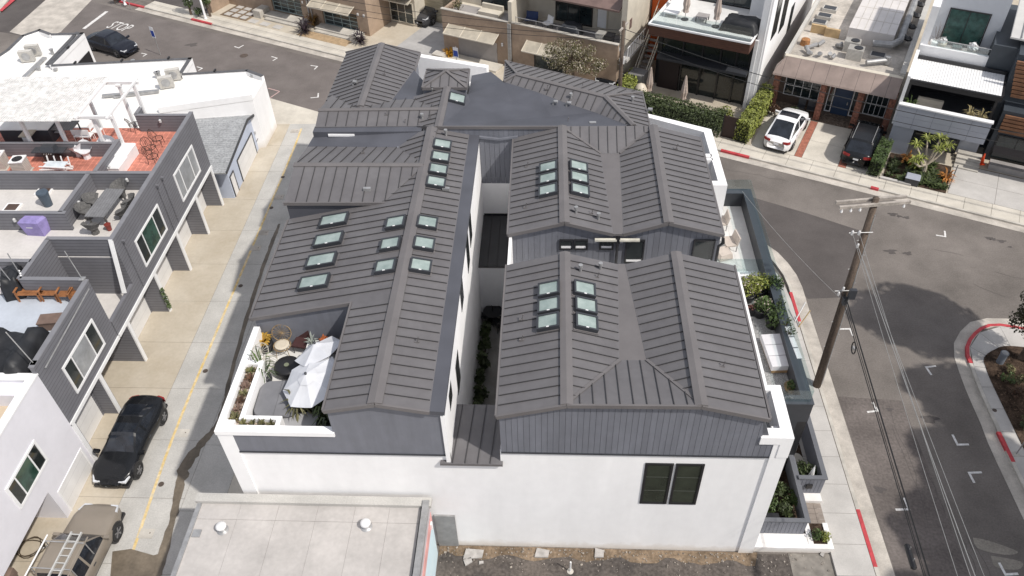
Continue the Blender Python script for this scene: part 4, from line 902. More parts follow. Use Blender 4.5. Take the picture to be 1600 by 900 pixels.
MB().lathe([(.11, 0), (.15, .34), (.17, .36)], n=14).build('body', mat('red_clay', (0.22, 0.04, 0.03), 0.5, 0.1, 4), t); MB().lathe([(.13, .33), (.01, .335)], n=14).build('soil', M_mulch, t)
t = thing('covered_grill', 'purple fitted cover over a squat box on the pale roof deck', 'cover', (U(64, 362, DZ).x, U(64, 362, DZ).y, DZ+.02), R_(-4))
pm = mat('purple_cover', (0.30, 0.25, 0.52), 0.6, 0.12, 3, bump=0.2, bscale=5)
MB().hexa([(-.48, -.36, 0), (.42, -.36, 0), (.48, .34, 0), (-.36, .36, 0)], [(-.62, -.42, .82), (.46, -.45, .86), (.62, .42, .8), (-.5, .44, .78)]).build('cover', pm, t)
MB().hexa([(-.62, -.42, .82), (.46, -.45, .86), (.62, .42, .8), (-.5, .44, .78)], [(-.5, -.32, .93), (.36, -.34, .95), (.48, .32, .9), (-.4, .32, .9)]).build('cover_top', pm, t)
MB().add([(-.28, -.415, .52), (.06, -.415, .53), (.06, -.42, .58), (-.28, -.42, .57)], [(0, 1, 2, 3)]).build('printed_logo', M_trim, t)
p = U(76, 321, DZ); t = thing('dustbin', 'blue grey round dustbin against the deck partition wall', 'bin', (p.x, p.y, DZ+.02))
bm = mat('slate_plastic', (0.07, 0.095, 0.125), 0.5, 0.1, 4)
MB().lathe([(.22, 0), (.28, .72), (.30, .74), (.30, .80)], n=18).build('body', bm, t); MB().lathe([(.30, .80), (.28, .86), (.1, .88), (.01, .88)], n=18).build('lid', bm, t)
def pole(name, loc, h, label, lean=(0, 0), bulbs=False):
    t = thing(name, label, 'pole', loc)
    MB().tube([(0, 0, 0), (lean[0], lean[1], h)], .022, 6).build('post', M_steel, t)
    MB().box(-.12, .12, -.12, .12, 0, .05).build('base', M_steel, t)
    if bulbs:
        mb = MB()
        for k in range(14): mb.lathe([(.02, -.05), (.05, 0), (.02, .05)], (lean[0]*k/26 + random.gauss(0, .05), lean[1]*k/26 + random.gauss(0, .05), .2 + .08*k), 6)
        mb.build('bulbs', M_trim, t)
pole('light_pole', (U(36, 436, DZ+.9).x, U(36, 436, DZ+.9).y, DZ+.02), 2.3, 'thin steel pole wrapped with string lights by the stairwell', (-.1, .1), True)
pole('light_pole', (U(28, 450, DZ+.5).x, U(28, 450, DZ+.5).y, DZ+.02), 2.2, 'bare thin steel pole next to the covered black grill', (-.2, -.1))
pole('light_pole', (-20.65, 25.3, 6.5), 1.5, 'thin steel pole fixed on the wall corner above the stairwell', (-.25, .15))
pole('light_pole', (XW-.1, 20.4, 6.45), 1.6, 'thin steel pole leaning over the black furniture covers', (-.5, 0.2))
# teak set on the blue deck
def slat_seat(loc, rz, w, label, back=True, name='bench', arm=True):
    t = thing(name, label, 'table' if not back else 'bench' if w > .8 else 'chair', loc, rz, 'teak furniture on the blue deck')
    for k in range(5): MB().box(-w/2, w/2, -.25+k*.1, -.25+k*.1+.08, .38, .41).build('seat_slat', M_teak, t)
    for sx in (-1, 1):
        for sy in (-1, 1): MB().box(sx*(w/2-.03)-.03, sx*(w/2-.03)+.03, sy*.24-.03, sy*.24+.03, 0, .62 if (arm and back) else .38).build('leg', M_teak, t)
        if back and arm: MB().box(sx*(w/2-.03)-.04, sx*(w/2-.03)+.04, -.3, .3, .6, .64).build('armrest', M_teak, t)
    if back:
        n = int(w/.11)
        MB().box(-w/2, w/2, .24, .29, .86, .93).build('back_rail', M_teak, t)
        for k in range(n): MB().box(-w/2+.03+k*(w-.06)/n, -w/2+.03+k*(w-.06)/n+.06, .25, .28, .41, .86).build('back_slat', M_teak, t)
    return t
yb = 24.75
for px, py, w, b, l, nm in ((48, 456, 1.15, True, 'teak slatted bench against the grey deck wall', 'garden_bench'), (76, 456, .85, False, 'low teak slatted coffee table beside the teak bench', 'coffee_table'), (103, 458, .6, True, 'teak slatted armchair beside the low coffee table', 'garden_chair'), (122, 460, .6, True, 'teak slatted armchair in the corner of the blue deck', 'garden_chair')):
    q = U(px, py, DZ+.4); slat_seat((q.x, q.y, DZ+.02), R_(2 if b else 0), w, l, b, nm)
M_cover = mat('black_cover', (0.017, 0.018, 0.021), 0.55, 0.2, 3, bump=0.6, bscale=4)
def covered(loc, rz, sx, sy, sz, label, name, seed, top=None, m=M_cover, n=14):
    """draped cover: a wrinkled soft box"""
    rnd = random.Random(seed); t = thing(name, label, 'cover', loc, rz); mb = MB(); off = rnd.uniform(0, 50)
    def f(u, v):
        a = u*2-1; b = v*2-1; r = max(abs(a), abs(b)); x = a*sx; y = b*sy
        h = sz*(1 - max(0, (r-.72)/.28)**2.2) if r < 1 else 0
        if top: h *= top(a, b)
        h *= 1 + .12*noise.noise(Vector((a*2.2+off, b*2.2, 0))) + .05*noise.noise(Vector((a*7+off, b*7, 3)))
        k = 1 + .06*noise.noise(Vector((a*3, b*3, off))); return (x*k, y*k, max(0.005, h))
    vs = [f(i/n, j/n) for j in range(n+1) for i in range(n+1)]
    mb.add(vs, [(j*(n+1)+i, j*(n+1)+i+1, (j+1)*(n+1)+i+1, (j+1)*(n+1)+i) for j in range(n) for i in range(n)])
    mb.build('drape', m, t, smooth=True); return t
q = U(22, 440, DZ+.5); covered((q.x, q.y, DZ+.02), R_(20), .42, .75, 1.05, 'black draped cover over a grill on the blue deck', 'covered_grill', 1)
q = U(25, 545, DZ+.5); covered((q.x-.4, q.y-.3, DZ+.02), 0, 1.5, 1.35, 1.0, 'large black tarpaulin draped over furniture behind the grey parapet', 'covered_furniture', 2, lambda a, b: 0.75 + .35*(abs(a-.1) > .35))
q = U(82, 502, DZ+.3); t = thing('deck_box', 'small brown lidded box on the blue deck by the parapet', 'box', (q.x, q.y, DZ+.02), R_(8))
bm_ = mat('brown_plastic', (0.17, 0.115, 0.09), 0.6, 0.1, 4)
MB().box(-.5, .5, -.28, .28, 0, .42).build('body', bm_, t); MB().box(-.53, .53, -.31, .31, .42, .47).build('lid', bm_, t)
# red tiled deck: two storage boxes, condenser, folded furniture, iron chairs, grill
for px, py, s, l in ((194, 238, 1.0, 'white storage box on the red tiled deck, beside the pergola post'), (182, 256, .9, 'white storage box on the red tiled deck, nearer the grey divider wall')):
    q = U(px, py, DZ+.5); t = thing('storage_box', l, 'box', (q.x, q.y, DZ+.02), R_(-2), 'storage boxes on the red deck')
    MB().box(-.42*s, .42*s, -.62*s, .62*s, 0, .62*s).build('body', M_trim, t); MB().hexa([(-.45*s, -.65*s, .62*s), (.45*s, -.65*s, .62*s), (.45*s, .65*s, .62*s), (-.45*s, .65*s, .62*s)], [(-.40*s, -.6*s, .70*s), (.40*s, -.6*s, .70*s), (.40*s, .6*s, .70*s), (-.40*s, .6*s, .70*s)]).build('lid', M_trim, t)
M_ac = mat('beige_unit', (0.56, 0.54, 0.50), 0.6, 0.08, 4)
def condenser(px, py, l):
    q = U(px, py, DZ); t = thing('condenser', l, 'condenser', (q.x, q.y, DZ+.02), R_(6), 'upright condensers on the red deck')
    MB().box(-.34, .34, -.34, .34, .05, .82).build('cabinet', stripes(M_ac, (0, 0, 1), .09, .03, .6, .4) if 'acs' not in MATS else M_ac, t)
    MATS['acs'] = M_ac
    MB().box(-.4, .4, -.4, .4, 0, .05).build('plinth', M_kerb, t)
    MB().box(-.36, .36, -.36, .36, .82, .88).build('top', M_trim, t)
    g = MB().lathe([(.27, .881), (.27, .895), (.01, .9)], n=18).build('fan_grille', M_black, t)
condenser(38, 270, 'beige upright condenser with round top fan beside folded white furniture'); condenser(4, 262, 'beige upright condenser on a concrete plinth at the deck wall')
q = U(88, 262, DZ+.3); t = thing('folded_furniture', 'pile of folded white garden furniture on red tiles', 'furniture', (q.x, q.y, DZ+.02), R_(-3))
r5 = random.Random(5)
for k in range(9):
    z = .06+.055*k; a = r5.uniform(-.08, .08)
    MB().bar((-.75, r5.uniform(-.35, .35), z), (.75, r5.uniform(-.35, .35), z+.02), .06, .05).build('rail', M_trim, t)
MB().box(-.55, .6, -.28, .3, .45, .5).build('seat', mat('pale_sling', (0.62, 0.68, 0.72), 0.6, 0.1, 3), t)
for k in range(4): MB().bar((-.6+.4*k, .3, .05), (-.58+.4*k, .42, .75), .05, .05).build('leg', M_trim, t)
def iron_chair(px, py, rz, l):
    q = U(px, py, DZ+.2); t = thing('iron_chair', l, 'chair', (q.x, q.y, DZ+.02), rz, 'wrought iron chairs on the red deck'); m = mat('rusty_iron', (0.05, 0.03, 0.022), 0.7, 0.2, 6)
    rim = [(.3*math.cos(a*.524), .3*math.sin(a*.524), .42) for a in range(13)]
    MB().tube(rim, .018, 6).build('seat_rim', m, t)
    for k in range(6): MB().tube([(-.28+.11*k, -.22, .42), (-.28+.11*k, .22, .42)], .01, 5).build('seat_bar', m, t)
    for k in range(4): MB().tube([(.26*math.cos(k*1.57+.8), .26*math.sin(k*1.57+.8), .42), (.32*math.cos(k*1.57+.8), .32*math.sin(k*1.57+.8), 0)], .016, 6).build('leg', m, t)
    MB().tube([(-.28, .1, .42), (-.3, .3, .75), (-.12, .36, .95), (.12, .36, .95), (.3, .3, .75), (.28, .1, .42)], .018, 6).build('back_frame', m, t)
    for k in range(3): MB().tube([(-.12+.12*k, .28, .45), (-.1+.1*k, .35, .93)], .011, 5).build('back_bar', m, t)
iron_chair(212, 200, 2.6, 'dark wrought iron chair alone by the grey north wall of the red deck')
iron_chair(248, 222, 1.6, 'rusty wrought iron chair standing by the parapet of the red deck')
iron_chair(237, 236, 1.2, 'rusty wrought iron chair tipped against its neighbour on the red deck')
iron_chair(240, 250, 1.4, 'rusty wrought iron chair close to the divider wall of the red deck')
q = U(82, 236, DZ+.6); t = thing('barbecue', 'black gas barbecue on a cart below the pergola wall', 'barbecue', (q.x, q.y-.2, DZ+.02), 0)
MB().box(-.35, .35, -.25, .25, .1, .75).build('cart', M_black, t); MB().box(-.9, .9, -.28, .28, .75, .8).build('side_shelf', M_darkgrey, t)
MB().hexa([(-.38, -.28, .8), (.38, -.28, .8), (.38, .28, .8), (-.38, .28, .8)], [(-.34, -.12, 1.05), (.34, -.12, 1.05), (.34, .22, 1.05), (-.34, .22, 1.05)]).build('lid', M_darkgrey, t)
for k in range(4): MB().tube([(-.2+.13*k, -.27, .7), (-.2+.13*k, -.31, .7)], .03, 8).build('knob', M_steel, t)
for px, py, l in ((122, 232, 'white moulded bar chair facing the pergola wall'), (134, 236, 'white moulded bar chair tipped beside its neighbour'), (170, 228, 'white moulded bar chair tucked in the partition corner')):
    q = U(px, py, DZ+.4); wicker_chair((q.x, q.y-.1, DZ+.02), random.uniform(0, 6), l, 'white moulded chairs on the red deck', mat('white_plastic', (0.72, 0.72, 0.74), 0.4, 0.03, 3), 1.05)
# pergola
pg = wthing('pergola', 'white slatted pergola roof on square posts above the red tiled deck', 'pergola', (-27, 37.5, DZ))
for x in (-30.6, -28.7, -26.7, -24.6):
    for y in (36.7, 40.2):
        MB().box(x-.08, x+.08, y-.08, y+.08, DZ-2.0 if y > 40 else DZ, 7.85).build('post', M_trim, pg)
        MB().box(x-.14, x+.14, y-.14, y+.14, 7.7, 7.82).build('post_capital', M_trim, pg)
for x in (-23.55,):
    for y in (36.7, 39.9): MB().box(x-.08, x+.08, y-.08, y+.08, DZ-(2 if y > 38 else 0), 8.0).build('post', M_trim, pg)
for y in (36.5, 40.2): MB().box(-31, -23.4, y-.06, y+.06, 7.82, 8.0).build('beam', M_trim, pg)
for x in (-31, -29.4, -27.8, -26.2, -25.2, -23.5): MB().box(x-.05, x+.05, 36.1, 40.4, 7.98, 8.1).build('rafter', M_trim, pg)
M_slat = mat('weathered_white_slat', (0.74, 0.73, 0.71), 0.8, 0.12, 3.0, grain=0.15, gscale=5, island=0.12)
for k in range(46):
    x = -31.2 + .13*k
    MB().box(x, x+.095, 35.75, 40.5, 8.1, 8.14).build('slat', M_slat, pg)
t = thing('patio_table', 'dark patio table under the white pergola', 'table', (U(92, 197, DZ+.7).x, U(92, 197, DZ+.7).y, DZ+.02), 0)
MB().box(-1.0, 1.0, -.5, .5, .7, .74).build('tabletop', M_tabl, t)
for sx in (-.9, .9):
    for sy in (-.4, .4): MB().box(sx-.03, sx+.03, sy-.03, sy+.03, 0, .7).build('leg', M_black, t)
t = thing('bar_table', 'pale narrow timber table under the white pergola', 'table', (U(76, 200, DZ+.9).x-.9, U(76, 200, DZ+.9).y, DZ+.02), 0)
MB().box(-.35, .35, -1.0, 1.0, .9, .95).build('tabletop', mat('pale_timber', (0.47, 0.42, 0.34), 0.7, 0.1, 3), t)
for sy in (-.85, .85): MB().box(-.25, .25, sy-.04, sy+.04, 0, .9).build('leg', M_trim, t)
for k, (px, py) in enumerate(((125, 212), (138, 212), (152, 205), (90, 205))):
    q = U(px, py, DZ+.4); t = thing('patio_chair', ('pale framed patio chair at the dark patio table, next to a white moulded chair', 'pale framed patio chair at the middle of the dark patio table', 'pale framed patio chair at the open end of the dark patio table', 'pale framed patio chair between the dark patio table and the bar table')[k], 'chair', (q.x, q.y, DZ+.02), R_(180 if k < 2 else 90), 'patio chairs under the pergola')
    MB().box(-.25, .25, -.25, .25, .42, .46).build('seat', M_trim, t); MB().box(-.25, .25, .22, .26, .6, .9).build('backrest', M_trim, t)
    for sx in (-.22, .22):
        for sy in (-.22, .23): MB().tube([(sx, sy, 0), (sx, sy, .9 if sy > 0 else .44)], .018, 6).build('leg', M_trim, t)
t = thing('kitchen_counter', 'dark outdoor kitchen counter with white top under the pergola', 'counter', (-29.4, 38.2, DZ+.02), 0)
MB().box(-1.6, 1.2, -.5, .5, 0, .9).build('cabinet', mat('navy_panel', (0.05, 0.055, 0.065), 0.6, 0.08, 3), t); MB().box(-1.65, 1.25, -.55, .55, .9, .96).build('worktop', M_trim, t)

# --- shingle roofed garage
sg = wthing('garage', 'small pale blue garage with grey shingle roof at the alley mouth', 'garage', (-22, 44, 0))
M_pblue = mat('pale_blue_paint', (0.50, 0.55, 0.66), 0.8, 0.05, 1.2, grain=0.03)
M_shing = stripes(mat('grey_shingle', (0.34, 0.35, 0.36), 0.95, 0.10, 2, grain=0.30, gscale=9), (0, 1, 0), 0.2, 0.03, .72, .4)
mb = MB(); prof = [(39.9, 0), (47.75, 0), (47.75, 1.75), (44.4, 2.82), (39.9, 2.35)]
n = len(prof); mb.add([(-25, y, z) for y, z in prof] + [(-19.85, y, z) for y, z in prof], [tuple(range(n-1, -1, -1)), tuple(range(n, 2*n))] + [(i, (i+1) % n, n+(i+1) % n, n+i) for i in range(n)])
mb.build('wall', M_pblue, sg)
MB().slab([(-25, 39.3, 2.36), (-19.6, 39.3, 2.36), (-19.6, 44.4, 2.95), (-25, 44.4, 2.95)], .1).slab([(-25, 44.4, 2.95), (-19.6, 44.4, 2.95), (-19.6, 48.0, 1.85), (-25, 48.0, 1.85)], .1).build('roof', M_shing, sg)
MB().bar((-19.58, 39.3, 2.33), (-19.58, 44.4, 2.92), .06, .16).bar((-19.58, 44.4, 2.92), (-19.58, 48, 1.82), .06, .16).build('rake_board', M_darkgrey, sg)
for y0, y1, z1 in ((41.75, 44.9, 1.55), (40.1, 40.7, 1.45)):
    d_ = MB().box(-19.86, -19.82, y0, y1, 0, z1).build('garage_door', M_gar, sg)
    MB().box(-19.86, -19.80, y0-.08, y0, 0, z1+.08).box(-19.86, -19.80, y1, y1+.08, 0, z1+.08).box(-19.86, -19.80, y0, y1, z1, z1+.08).build('frame', M_darkgrey, d_)
for y in (45.6, 46.3, 47.0): MB().tube([(-19.8, y, 0), (-19.75, y, .9), (-19.6, y+.2, 1.0)], .02, 6).build('railing', M_darkgrey, sg)
MB().tube([(-19.75, 45.2, .75), (-19.7, 47.4, 1.0)], .02, 6).build('railing', M_darkgrey, sg)
MB().box(-19.86, -19.75, 45.4, 45.6, 1.2, 1.4).build('wall_lamp', M_lamp, sg)
dwall(u1, -25, XW-.3, 39.42, 39.55, 2.6, 3.9)

# --- white flat roofed building at the top
wb = wthing('flat_roof_building', 'low white building with flat white roof and dark parapet flashing at the street corner', 'building', (-29, 49, 0))
M_wroof = mat('white_roof_coating', (0.80, 0.785, 0.755), 0.7, 0.04, 0.6, grain=0.03, gscale=3)
out = [(412, 117), (387, 108), (284.6, 114), (300, 89.6), (81, 100.5), (131, 50.5), (81, 52), (62, 45), (33, 55), (9, 78), (-40, 110)]
outw = [U(px, py, 4.0) for px, py in out]
foot = outw + [Vector((-60, 40.2, 0)), Vector((-25.0, 40.2, 0)), Vector((-25.0, 44.0, 0)), Vector((-19.4, 45.6, 0))]
MB().prism([(p.x, p.y) for p in foot], 0.0, 3.6).build('wall', M_white, wb)
MB().prism([(p.x, p.y) for p in foot], 3.6, 3.64).build('roof', M_wroof, wb)
mbp = MB(); mbc = MB()
for i in range(len(outw)-1):
    a, b = outw[i], outw[i+1]; d = (b-a).normalized(); nn = Vector((-d.y, d.x, 0))*.22
    mbp.prism([a, b, b+nn, a+nn], 3.6, 3.96)
    par = MB().prism([a, b, b+nn*1.15, a+nn*1.15], 3.96, 4.0)
    par.build('parapet_flashing', mat('dark_flashing', (0.105, 0.105, 0.11), 0.6, 0.15, 2), wb)
    L0 = (b-a).length
    for k in range(int(L0/2.6)):
        q = a.lerp(b, (k+.5)/max(1, int(L0/2.6))); MB().box(q.x-.05, q.x+.05, q.y-.15, q.y+.15, 3.99, 4.1).build('flashing_clip', M_black, wb)
mbp.build('parapet', M_white, wb)
MB().prism([foot[-1], foot[-1]+Vector((0, .2, 0)), (-25, 44.2, 0), (-25, 44, 0)], 3.6, 4.05).build('parapet', M_white, wb)
a, b = U(131, 50.5, 3.9), U(84, 101, 3.9)
mbd = MB().bar(a - Vector((.5, 0, 0)), b - Vector((.5, 0, 0)), .25, .08).build('roof_duct', MATS['dark_flashing'], wb)
MB().bar(U(20, 138, 3.75), U(70, 90, 3.75), .3, .12).build('roof_duct', M_steel, wb)
MB().bar(U(160, 150, 3.8), U(248, 142, 3.8), .22, .15).build('roof_pipe', M_steel, wb)
MB().bar(U(178, 152, 3.75), U(244, 144, 3.75), .1, .12).build('roof_pipe', M_steel, wb)
for px, py, rz, l in ((45, 95, .2, 'beige condenser with round fan on the white roof, one of a back to back pair'), (55, 86, .2, 'beige condenser turned away on the white roof, behind its twin'), (262, 136, .3, 'beige condenser with round fan near the step of the white roof'), (273, 124, .3, 'beige condenser turned away near the step of the white roof')):
    q = U(px, py, 3.7); t = thing('roof_condenser', l, 'condenser', (q.x, q.y, 3.62), rz, 'condensers on the white roof')
    MB().box(-.45, .45, -.17, .17, .08, .85).build('cabinet', M_ac, t)
    MB().lathe([(.28, 0), (.28, .02), (.24, .03), (.05, .03)], (0, -.17, .47), 16, M=Matrix.Rotation(math.pi/2, 4, 'X')).build('fan_grille', M_steel, t)
    for s in (-.35, .35): MB().box(s-.05, s+.05, -.2, .2, 0, .08).build('foot', M_steel, t)
for px, py, h in ((83, 85, .35), (62, 110, .2), (246, 122, .4), (250, 121, .4), (257, 131, .25), (88, 111, .12), (290, 118, .06), (208, 96, .06), (395, 120, .1)):
    q = U(px, py, 3.65); MB().tube([q, q+Vector((0, 0, h))], .1, 8).tube([q+Vector((0, 0, h)), q+Vector((0, 0, h+.06))], .15, 8).build('roof_vent', M_steel, wb)
q = UY(139, 82, 51.0)
for (a, b) in (((128, 95), (146, 77)),):
    pa = outw[4].lerp(outw[5], .75)
    MB().box(pa.x+.01, pa.x+.06, pa.y-.9, pa.y+.9, 1.2, 2.7).build('window', M_black, wb)

# --- flat roofed building in the foreground
fb = wthing('flat_roof_building', 'low building with pale grey flat roof, two round vents and painted side wall', 'building', (-8.8, 12, 0))
M_froof = mat('pale_grey_roofing', (0.475, 0.45, 0.43), 0.9, 0.10, 0.6, grain=0.06, gscale=6, bump=0.1, bscale=8)
MB().box(-13.1, -4.5, 0, 16.32, 0, 3.56).build('wall', mat('side_stucco', (0.55, 0.52, 0.50), 0.9, 0.1, 1), fb)
rf = MB().box(-13.1, -4.6, 0, 16.3, 3.56, 3.6).build('roof', M_joint, fb)
xs = [-13.08, -11.55, -10.1, -8.6, -7.2, -5.9, -4.62]
for i in range(6):
    for y0, y1 in ((0, 15.35), (15.36, 16.28)):
        MB().box(xs[i]+.004, xs[i+1]-.004, y0, y1, 3.58, 3.612 + .002*(i % 2) + (.004 if y0 else 0)).build('roofing_sheet', M_froof, rf)
MB().box(-13.3, -4.35, 16.0, 16.36, 3.62, 3.78).build('parapet_cap', M_alley, fb)
MB().box(-13.22, -13.05, 0, 16.05, 3.58, 3.68).build('edge_flashing', M_steel, fb)
MB().box(-4.66, -4.42, 0, 16.2, 3.6, 3.86).build('parapet_cap', M_steel, fb); MB().box(-4.72, -4.66, 0, 16.1, 3.6, 3.7).build('gutter', M_black, fb)
M_mural = mat('mural_blue', (0.55, 0.70, 0.78), 0.8, 0.05, 1.0, col2=(0.62, 0.74, 0.78))
MB().box(-4.5, -4.44, 0, 16.15, 0, 3.6).build('mural', M_mural, fb)
MB().box(-4.44, -4.42, 0, 16.1, 2.6, 3.2).build('mural_stripe', mat('mural_pink', (0.70, 0.36, 0.34), 0.8, 0.1, 2), fb)
MB().box(-4.44, -4.425, 0, 16.1, 3.25, 3.6).build('mural_stripe', mat('mural_grey', (0.5, 0.45, 0.47), 0.8, 0.1, 2), fb)
MB().box(-4.43, -4.36, 15.7, 15.85, 2.6, 2.95).build('wall_lamp', M_trim, fb)
for k, (px, py) in enumerate(((347, 826), (572, 821))):
    q = U(px, py, 3.7); t = thing('roof_turbine_vent', 'round white roof vent on the pale flat roof, ' + ('beside the alley edge' if k == 0 else 'beside the painted side wall'), 'vent', (q.x, q.y, 3.6), 0, 'round vents on the pale flat roof', .82)
    MB().lathe([(.30, 0), (.24, .03), (.15, .05), (.15, .28)], n=20).build('collar', M_steel, t, smooth=True); MB().lathe([(.16, .26), (.235, .30), (.235, .36), (.17, .42), (.01, .45)], n=20).build('cap', mat('white_metal', (0.75, 0.75, 0.75), 0.4, 0.05, 4), t, smooth=True)
MB().box(-13.0, -12.7, 14.6, 14.9, 3.61, 3.66).build('roof_hatch', M_steel, fb)
# ================================================================= VEHICLES
M_tyre = mat('tyre_rubber', (0.02, 0.02, 0.02), 0.85, 0.1, 6)
M_rim = mat('alloy_rim', (0.30, 0.30, 0.31), 0.35, 0.1, 6, metal=0.7)
M_cglass = mat('car_glass', (0.018, 0.022, 0.03), 0.04, 0.3, 2, spec=0.6)
M_lens = mat('headlight_lens', (0.60, 0.62, 0.65), 0.12, 0.1, 6, spec=0.7)
M_tail = mat('tail_light', (0.30, 0.02, 0.02), 0.2, 0.1, 6)
M_plate = mat('licence_plate', (0.75, 0.76, 0.78), 0.5, 0.03, 6)
def lerpf(pts, x):
    for (a, va), (b, vb) in zip(pts[:-1], pts[1:]):
        if a <= x <= b: return va + (vb-va)*(x-a)/(b-a)
    return pts[-1][1] if x > pts[-1][0] else pts[0][1]
def sm(pts, x):   # smooth interpolation
    n = len(pts)
    for i in range(n-1):
        a, va = pts[i]; b, vb = pts[i+1]
        if a <= x <= b:
            t = (x-a)/(b-a); t = t*t*(3-2*t); return va + (vb-va)*t
    return pts[-1][1] if x > pts[-1][0] else pts[0][1]
def car(name, label, cat, loc, rz, L, W, paint, top, belt, gh, sleek=False, whl=.34, wb=.6, rails=False, sill=.22, pano=False, front_lens=True, bed=None, group=None, plate=True):
    """top: [(x, z)] hood and deck line, belt: [(x, z)] shoulder line, gh: (xD, xC, xB, xA, zroof) rear base, roof rear, roof front, windscreen base; x forward, fraction of L/2"""
    t = thing(name, label, cat, loc, rz, group); h = L/2; w = W/2; mb = MB(); NS_ = 48; secs = []
    wid = [(-1, .60), (-.95, .80), (-.86, .92), (-.6, 1.0), (-.1, .975), (.45, .985), (.75, .95), (.9, .83), (.96, .70), (1, .48)]
    if sleek: wid = [(-1, .45), (-.97, .66), (-.9, .85), (-.72, .98), (-.52, 1.0), (-.05, .93), (.35, .95), (.6, .985), (.78, .92), (.9, .76), (.965, .56), (1, .32)]
    for i in range(NS_+1):
        f = -1 + 2*i/NS_; ww = w*sm(wid, f); zt = sm(top, f); zb = min(sm(belt, f), zt); e = max(0, abs(f)-.94)/.06
        zs = sill + .10*e
        hf = [(ww*.90, zs), (ww*.98, zs+.14), (ww, zs + (zb-zs)*.5), (ww*.985, zs + (zb-zs)*.78), (ww*.945, zb-.035), (ww*.87, zb + (zt-zb)*.25), (ww*.66, zb + (zt-zb)*.7 + .005), (ww*.35, zt+.005), (0, zt+.015)]
        secs.append([(f*h, y, z) for y, z in hf] + [(f*h, -y, z) for y, z in hf[-2::-1]])
    n = len(secs[0])
    for i in range(NS_):
        for k in range(n-1): 
            mb.add([secs[i][k], secs[i+1][k], secs[i+1][k+1], secs[i][k+1]], [(0, 1, 2, 3)])
    mb.add(secs[0], [tuple(range(n-1, -1, -1))]); mb.add(secs[-1], [tuple(range(n))])
    body = mb.build('body', paint, t)
    me = body.data
    import bmesh
    bm = bmesh.new(); bm.from_mesh(me); bmesh.ops.remove_doubles(bm, verts=bm.verts, dist=0.0005); bm.to_mesh(me); bm.free()
    for p in me.polygons: p.use_smooth = True
    # greenhouse
    xD, xC, xB, xA, zr = gh; st_ = []; N = 24; parts_ = {}
    for i in range(N+1):
        f = xD + (xA-xD)*i/N
        zb = lerpf(belt, f) - .02
        k = 1 if xC <= f <= xB else (f-xD)/(xC-xD) if f < xC else (xA-f)/(xA-xB)
        k = max(0.0, min(1, k)); kk = k**.8
        crown = .05*(1-((f-(xC+xB)/2)/max(.01, (xB-xC)/2+.25))**2)
        z1 = zb + (zr-zb)*kk + (crown if k >= 1 else 0) - .03
        gw = .82 if sleek else .90; wb_ = w*(gw - .06*max(0, -f)); wt_ = wb_ - (wb_ - w*(.58 if sleek else .70))*kk
        st_.append((f, k, [(f*h, wb_, zb), (f*h, wt_ + .03, z1 - .05*kk), (f*h, wt_*.9, z1), (f*h, wt_*.45, z1+.025), (f*h, 0, z1+.03), (f*h, -wt_*.45, z1+.025), (f*h, -wt_*.9, z1), (f*h, -wt_ - .03, z1-.05*kk), (f*h, -wb_, zb)]))
    bp = (xB + xC)/2; seg = {0: 0, 7: 0}; last = {0: 'pillar', 7: 'pillar'}
    for i in range(N):
        fm = (st_[i][0] + st_[i+1][0])/2; a, b = st_[i][2], st_[i+1][2]
        for k in range(8):
            if k in (0, 7):
                nm = 'pillar' if abs(fm-bp) < .025 or (rails and abs(fm-(xC+.03)) < .03) else 'side_window'
                if fm < xD + .10 or fm > xA - .05: nm = 'pillar'
                if nm != last[k]: seg[k] += 1
                last[k] = nm; nm = (nm, k, seg[k])
            elif k in (1, 6): nm = ('roof_edge', k, 0)
            else: nm = 'rear_window' if fm < xC else 'windscreen' if fm > xB else ('sunroof' if pano and k in (2, 3, 4, 5) and fm > bp - .02 else 'roof')
            parts_.setdefault(nm if isinstance(nm, tuple) else (nm, 0, 0), MB()).add([a[k], b[k], b[k+1], a[k+1]], [(0, 1, 2, 3)])
    for (nm, _k, _s), m_ in parts_.items():
        m = paint if nm in ('pillar', 'roof', 'roof_edge') else M_cglass
        m_.build(nm, m, t, smooth=True)
    # wheels
    for sx in (-1, 1):
        for sy in (-1, 1):
            x = sx*wb*h; ys = sy*(w-.112)
            MB().tube([(x, sy*(w-.3), whl), (x, sy*(w-.035), whl)], whl*1.16, 22).build('wheel_arch', M_black, t)
            wl = MB().lathe([(whl*.62, -.115), (whl*.92, -.115), (whl, -.08), (whl, .08), (whl*.92, .115), (whl*.62, .115)], (x, ys, whl), 24, M=Matrix.Rotation(math.pi/2, 4, 'X'), close=False).build('wheel', M_tyre, t, smooth=True)
            rm = MB().lathe([(whl*.62, -.1), (whl*.60, -.02), (whl*.60, .02), (whl*.62, .1)], (x, ys, whl), 20, M=Matrix.Rotation(math.pi/2, 4, 'X'), close=False)
            for k in range(5):
                a = k*1.2566; rm.bar((x + .03*math.cos(a), ys + sy*.09, whl + .03*math.sin(a)), (x + whl*.61*math.cos(a), ys + sy*.095, whl + whl*.61*math.sin(a)), .05, .05)
            rm.build('rim', M_rim, wl)
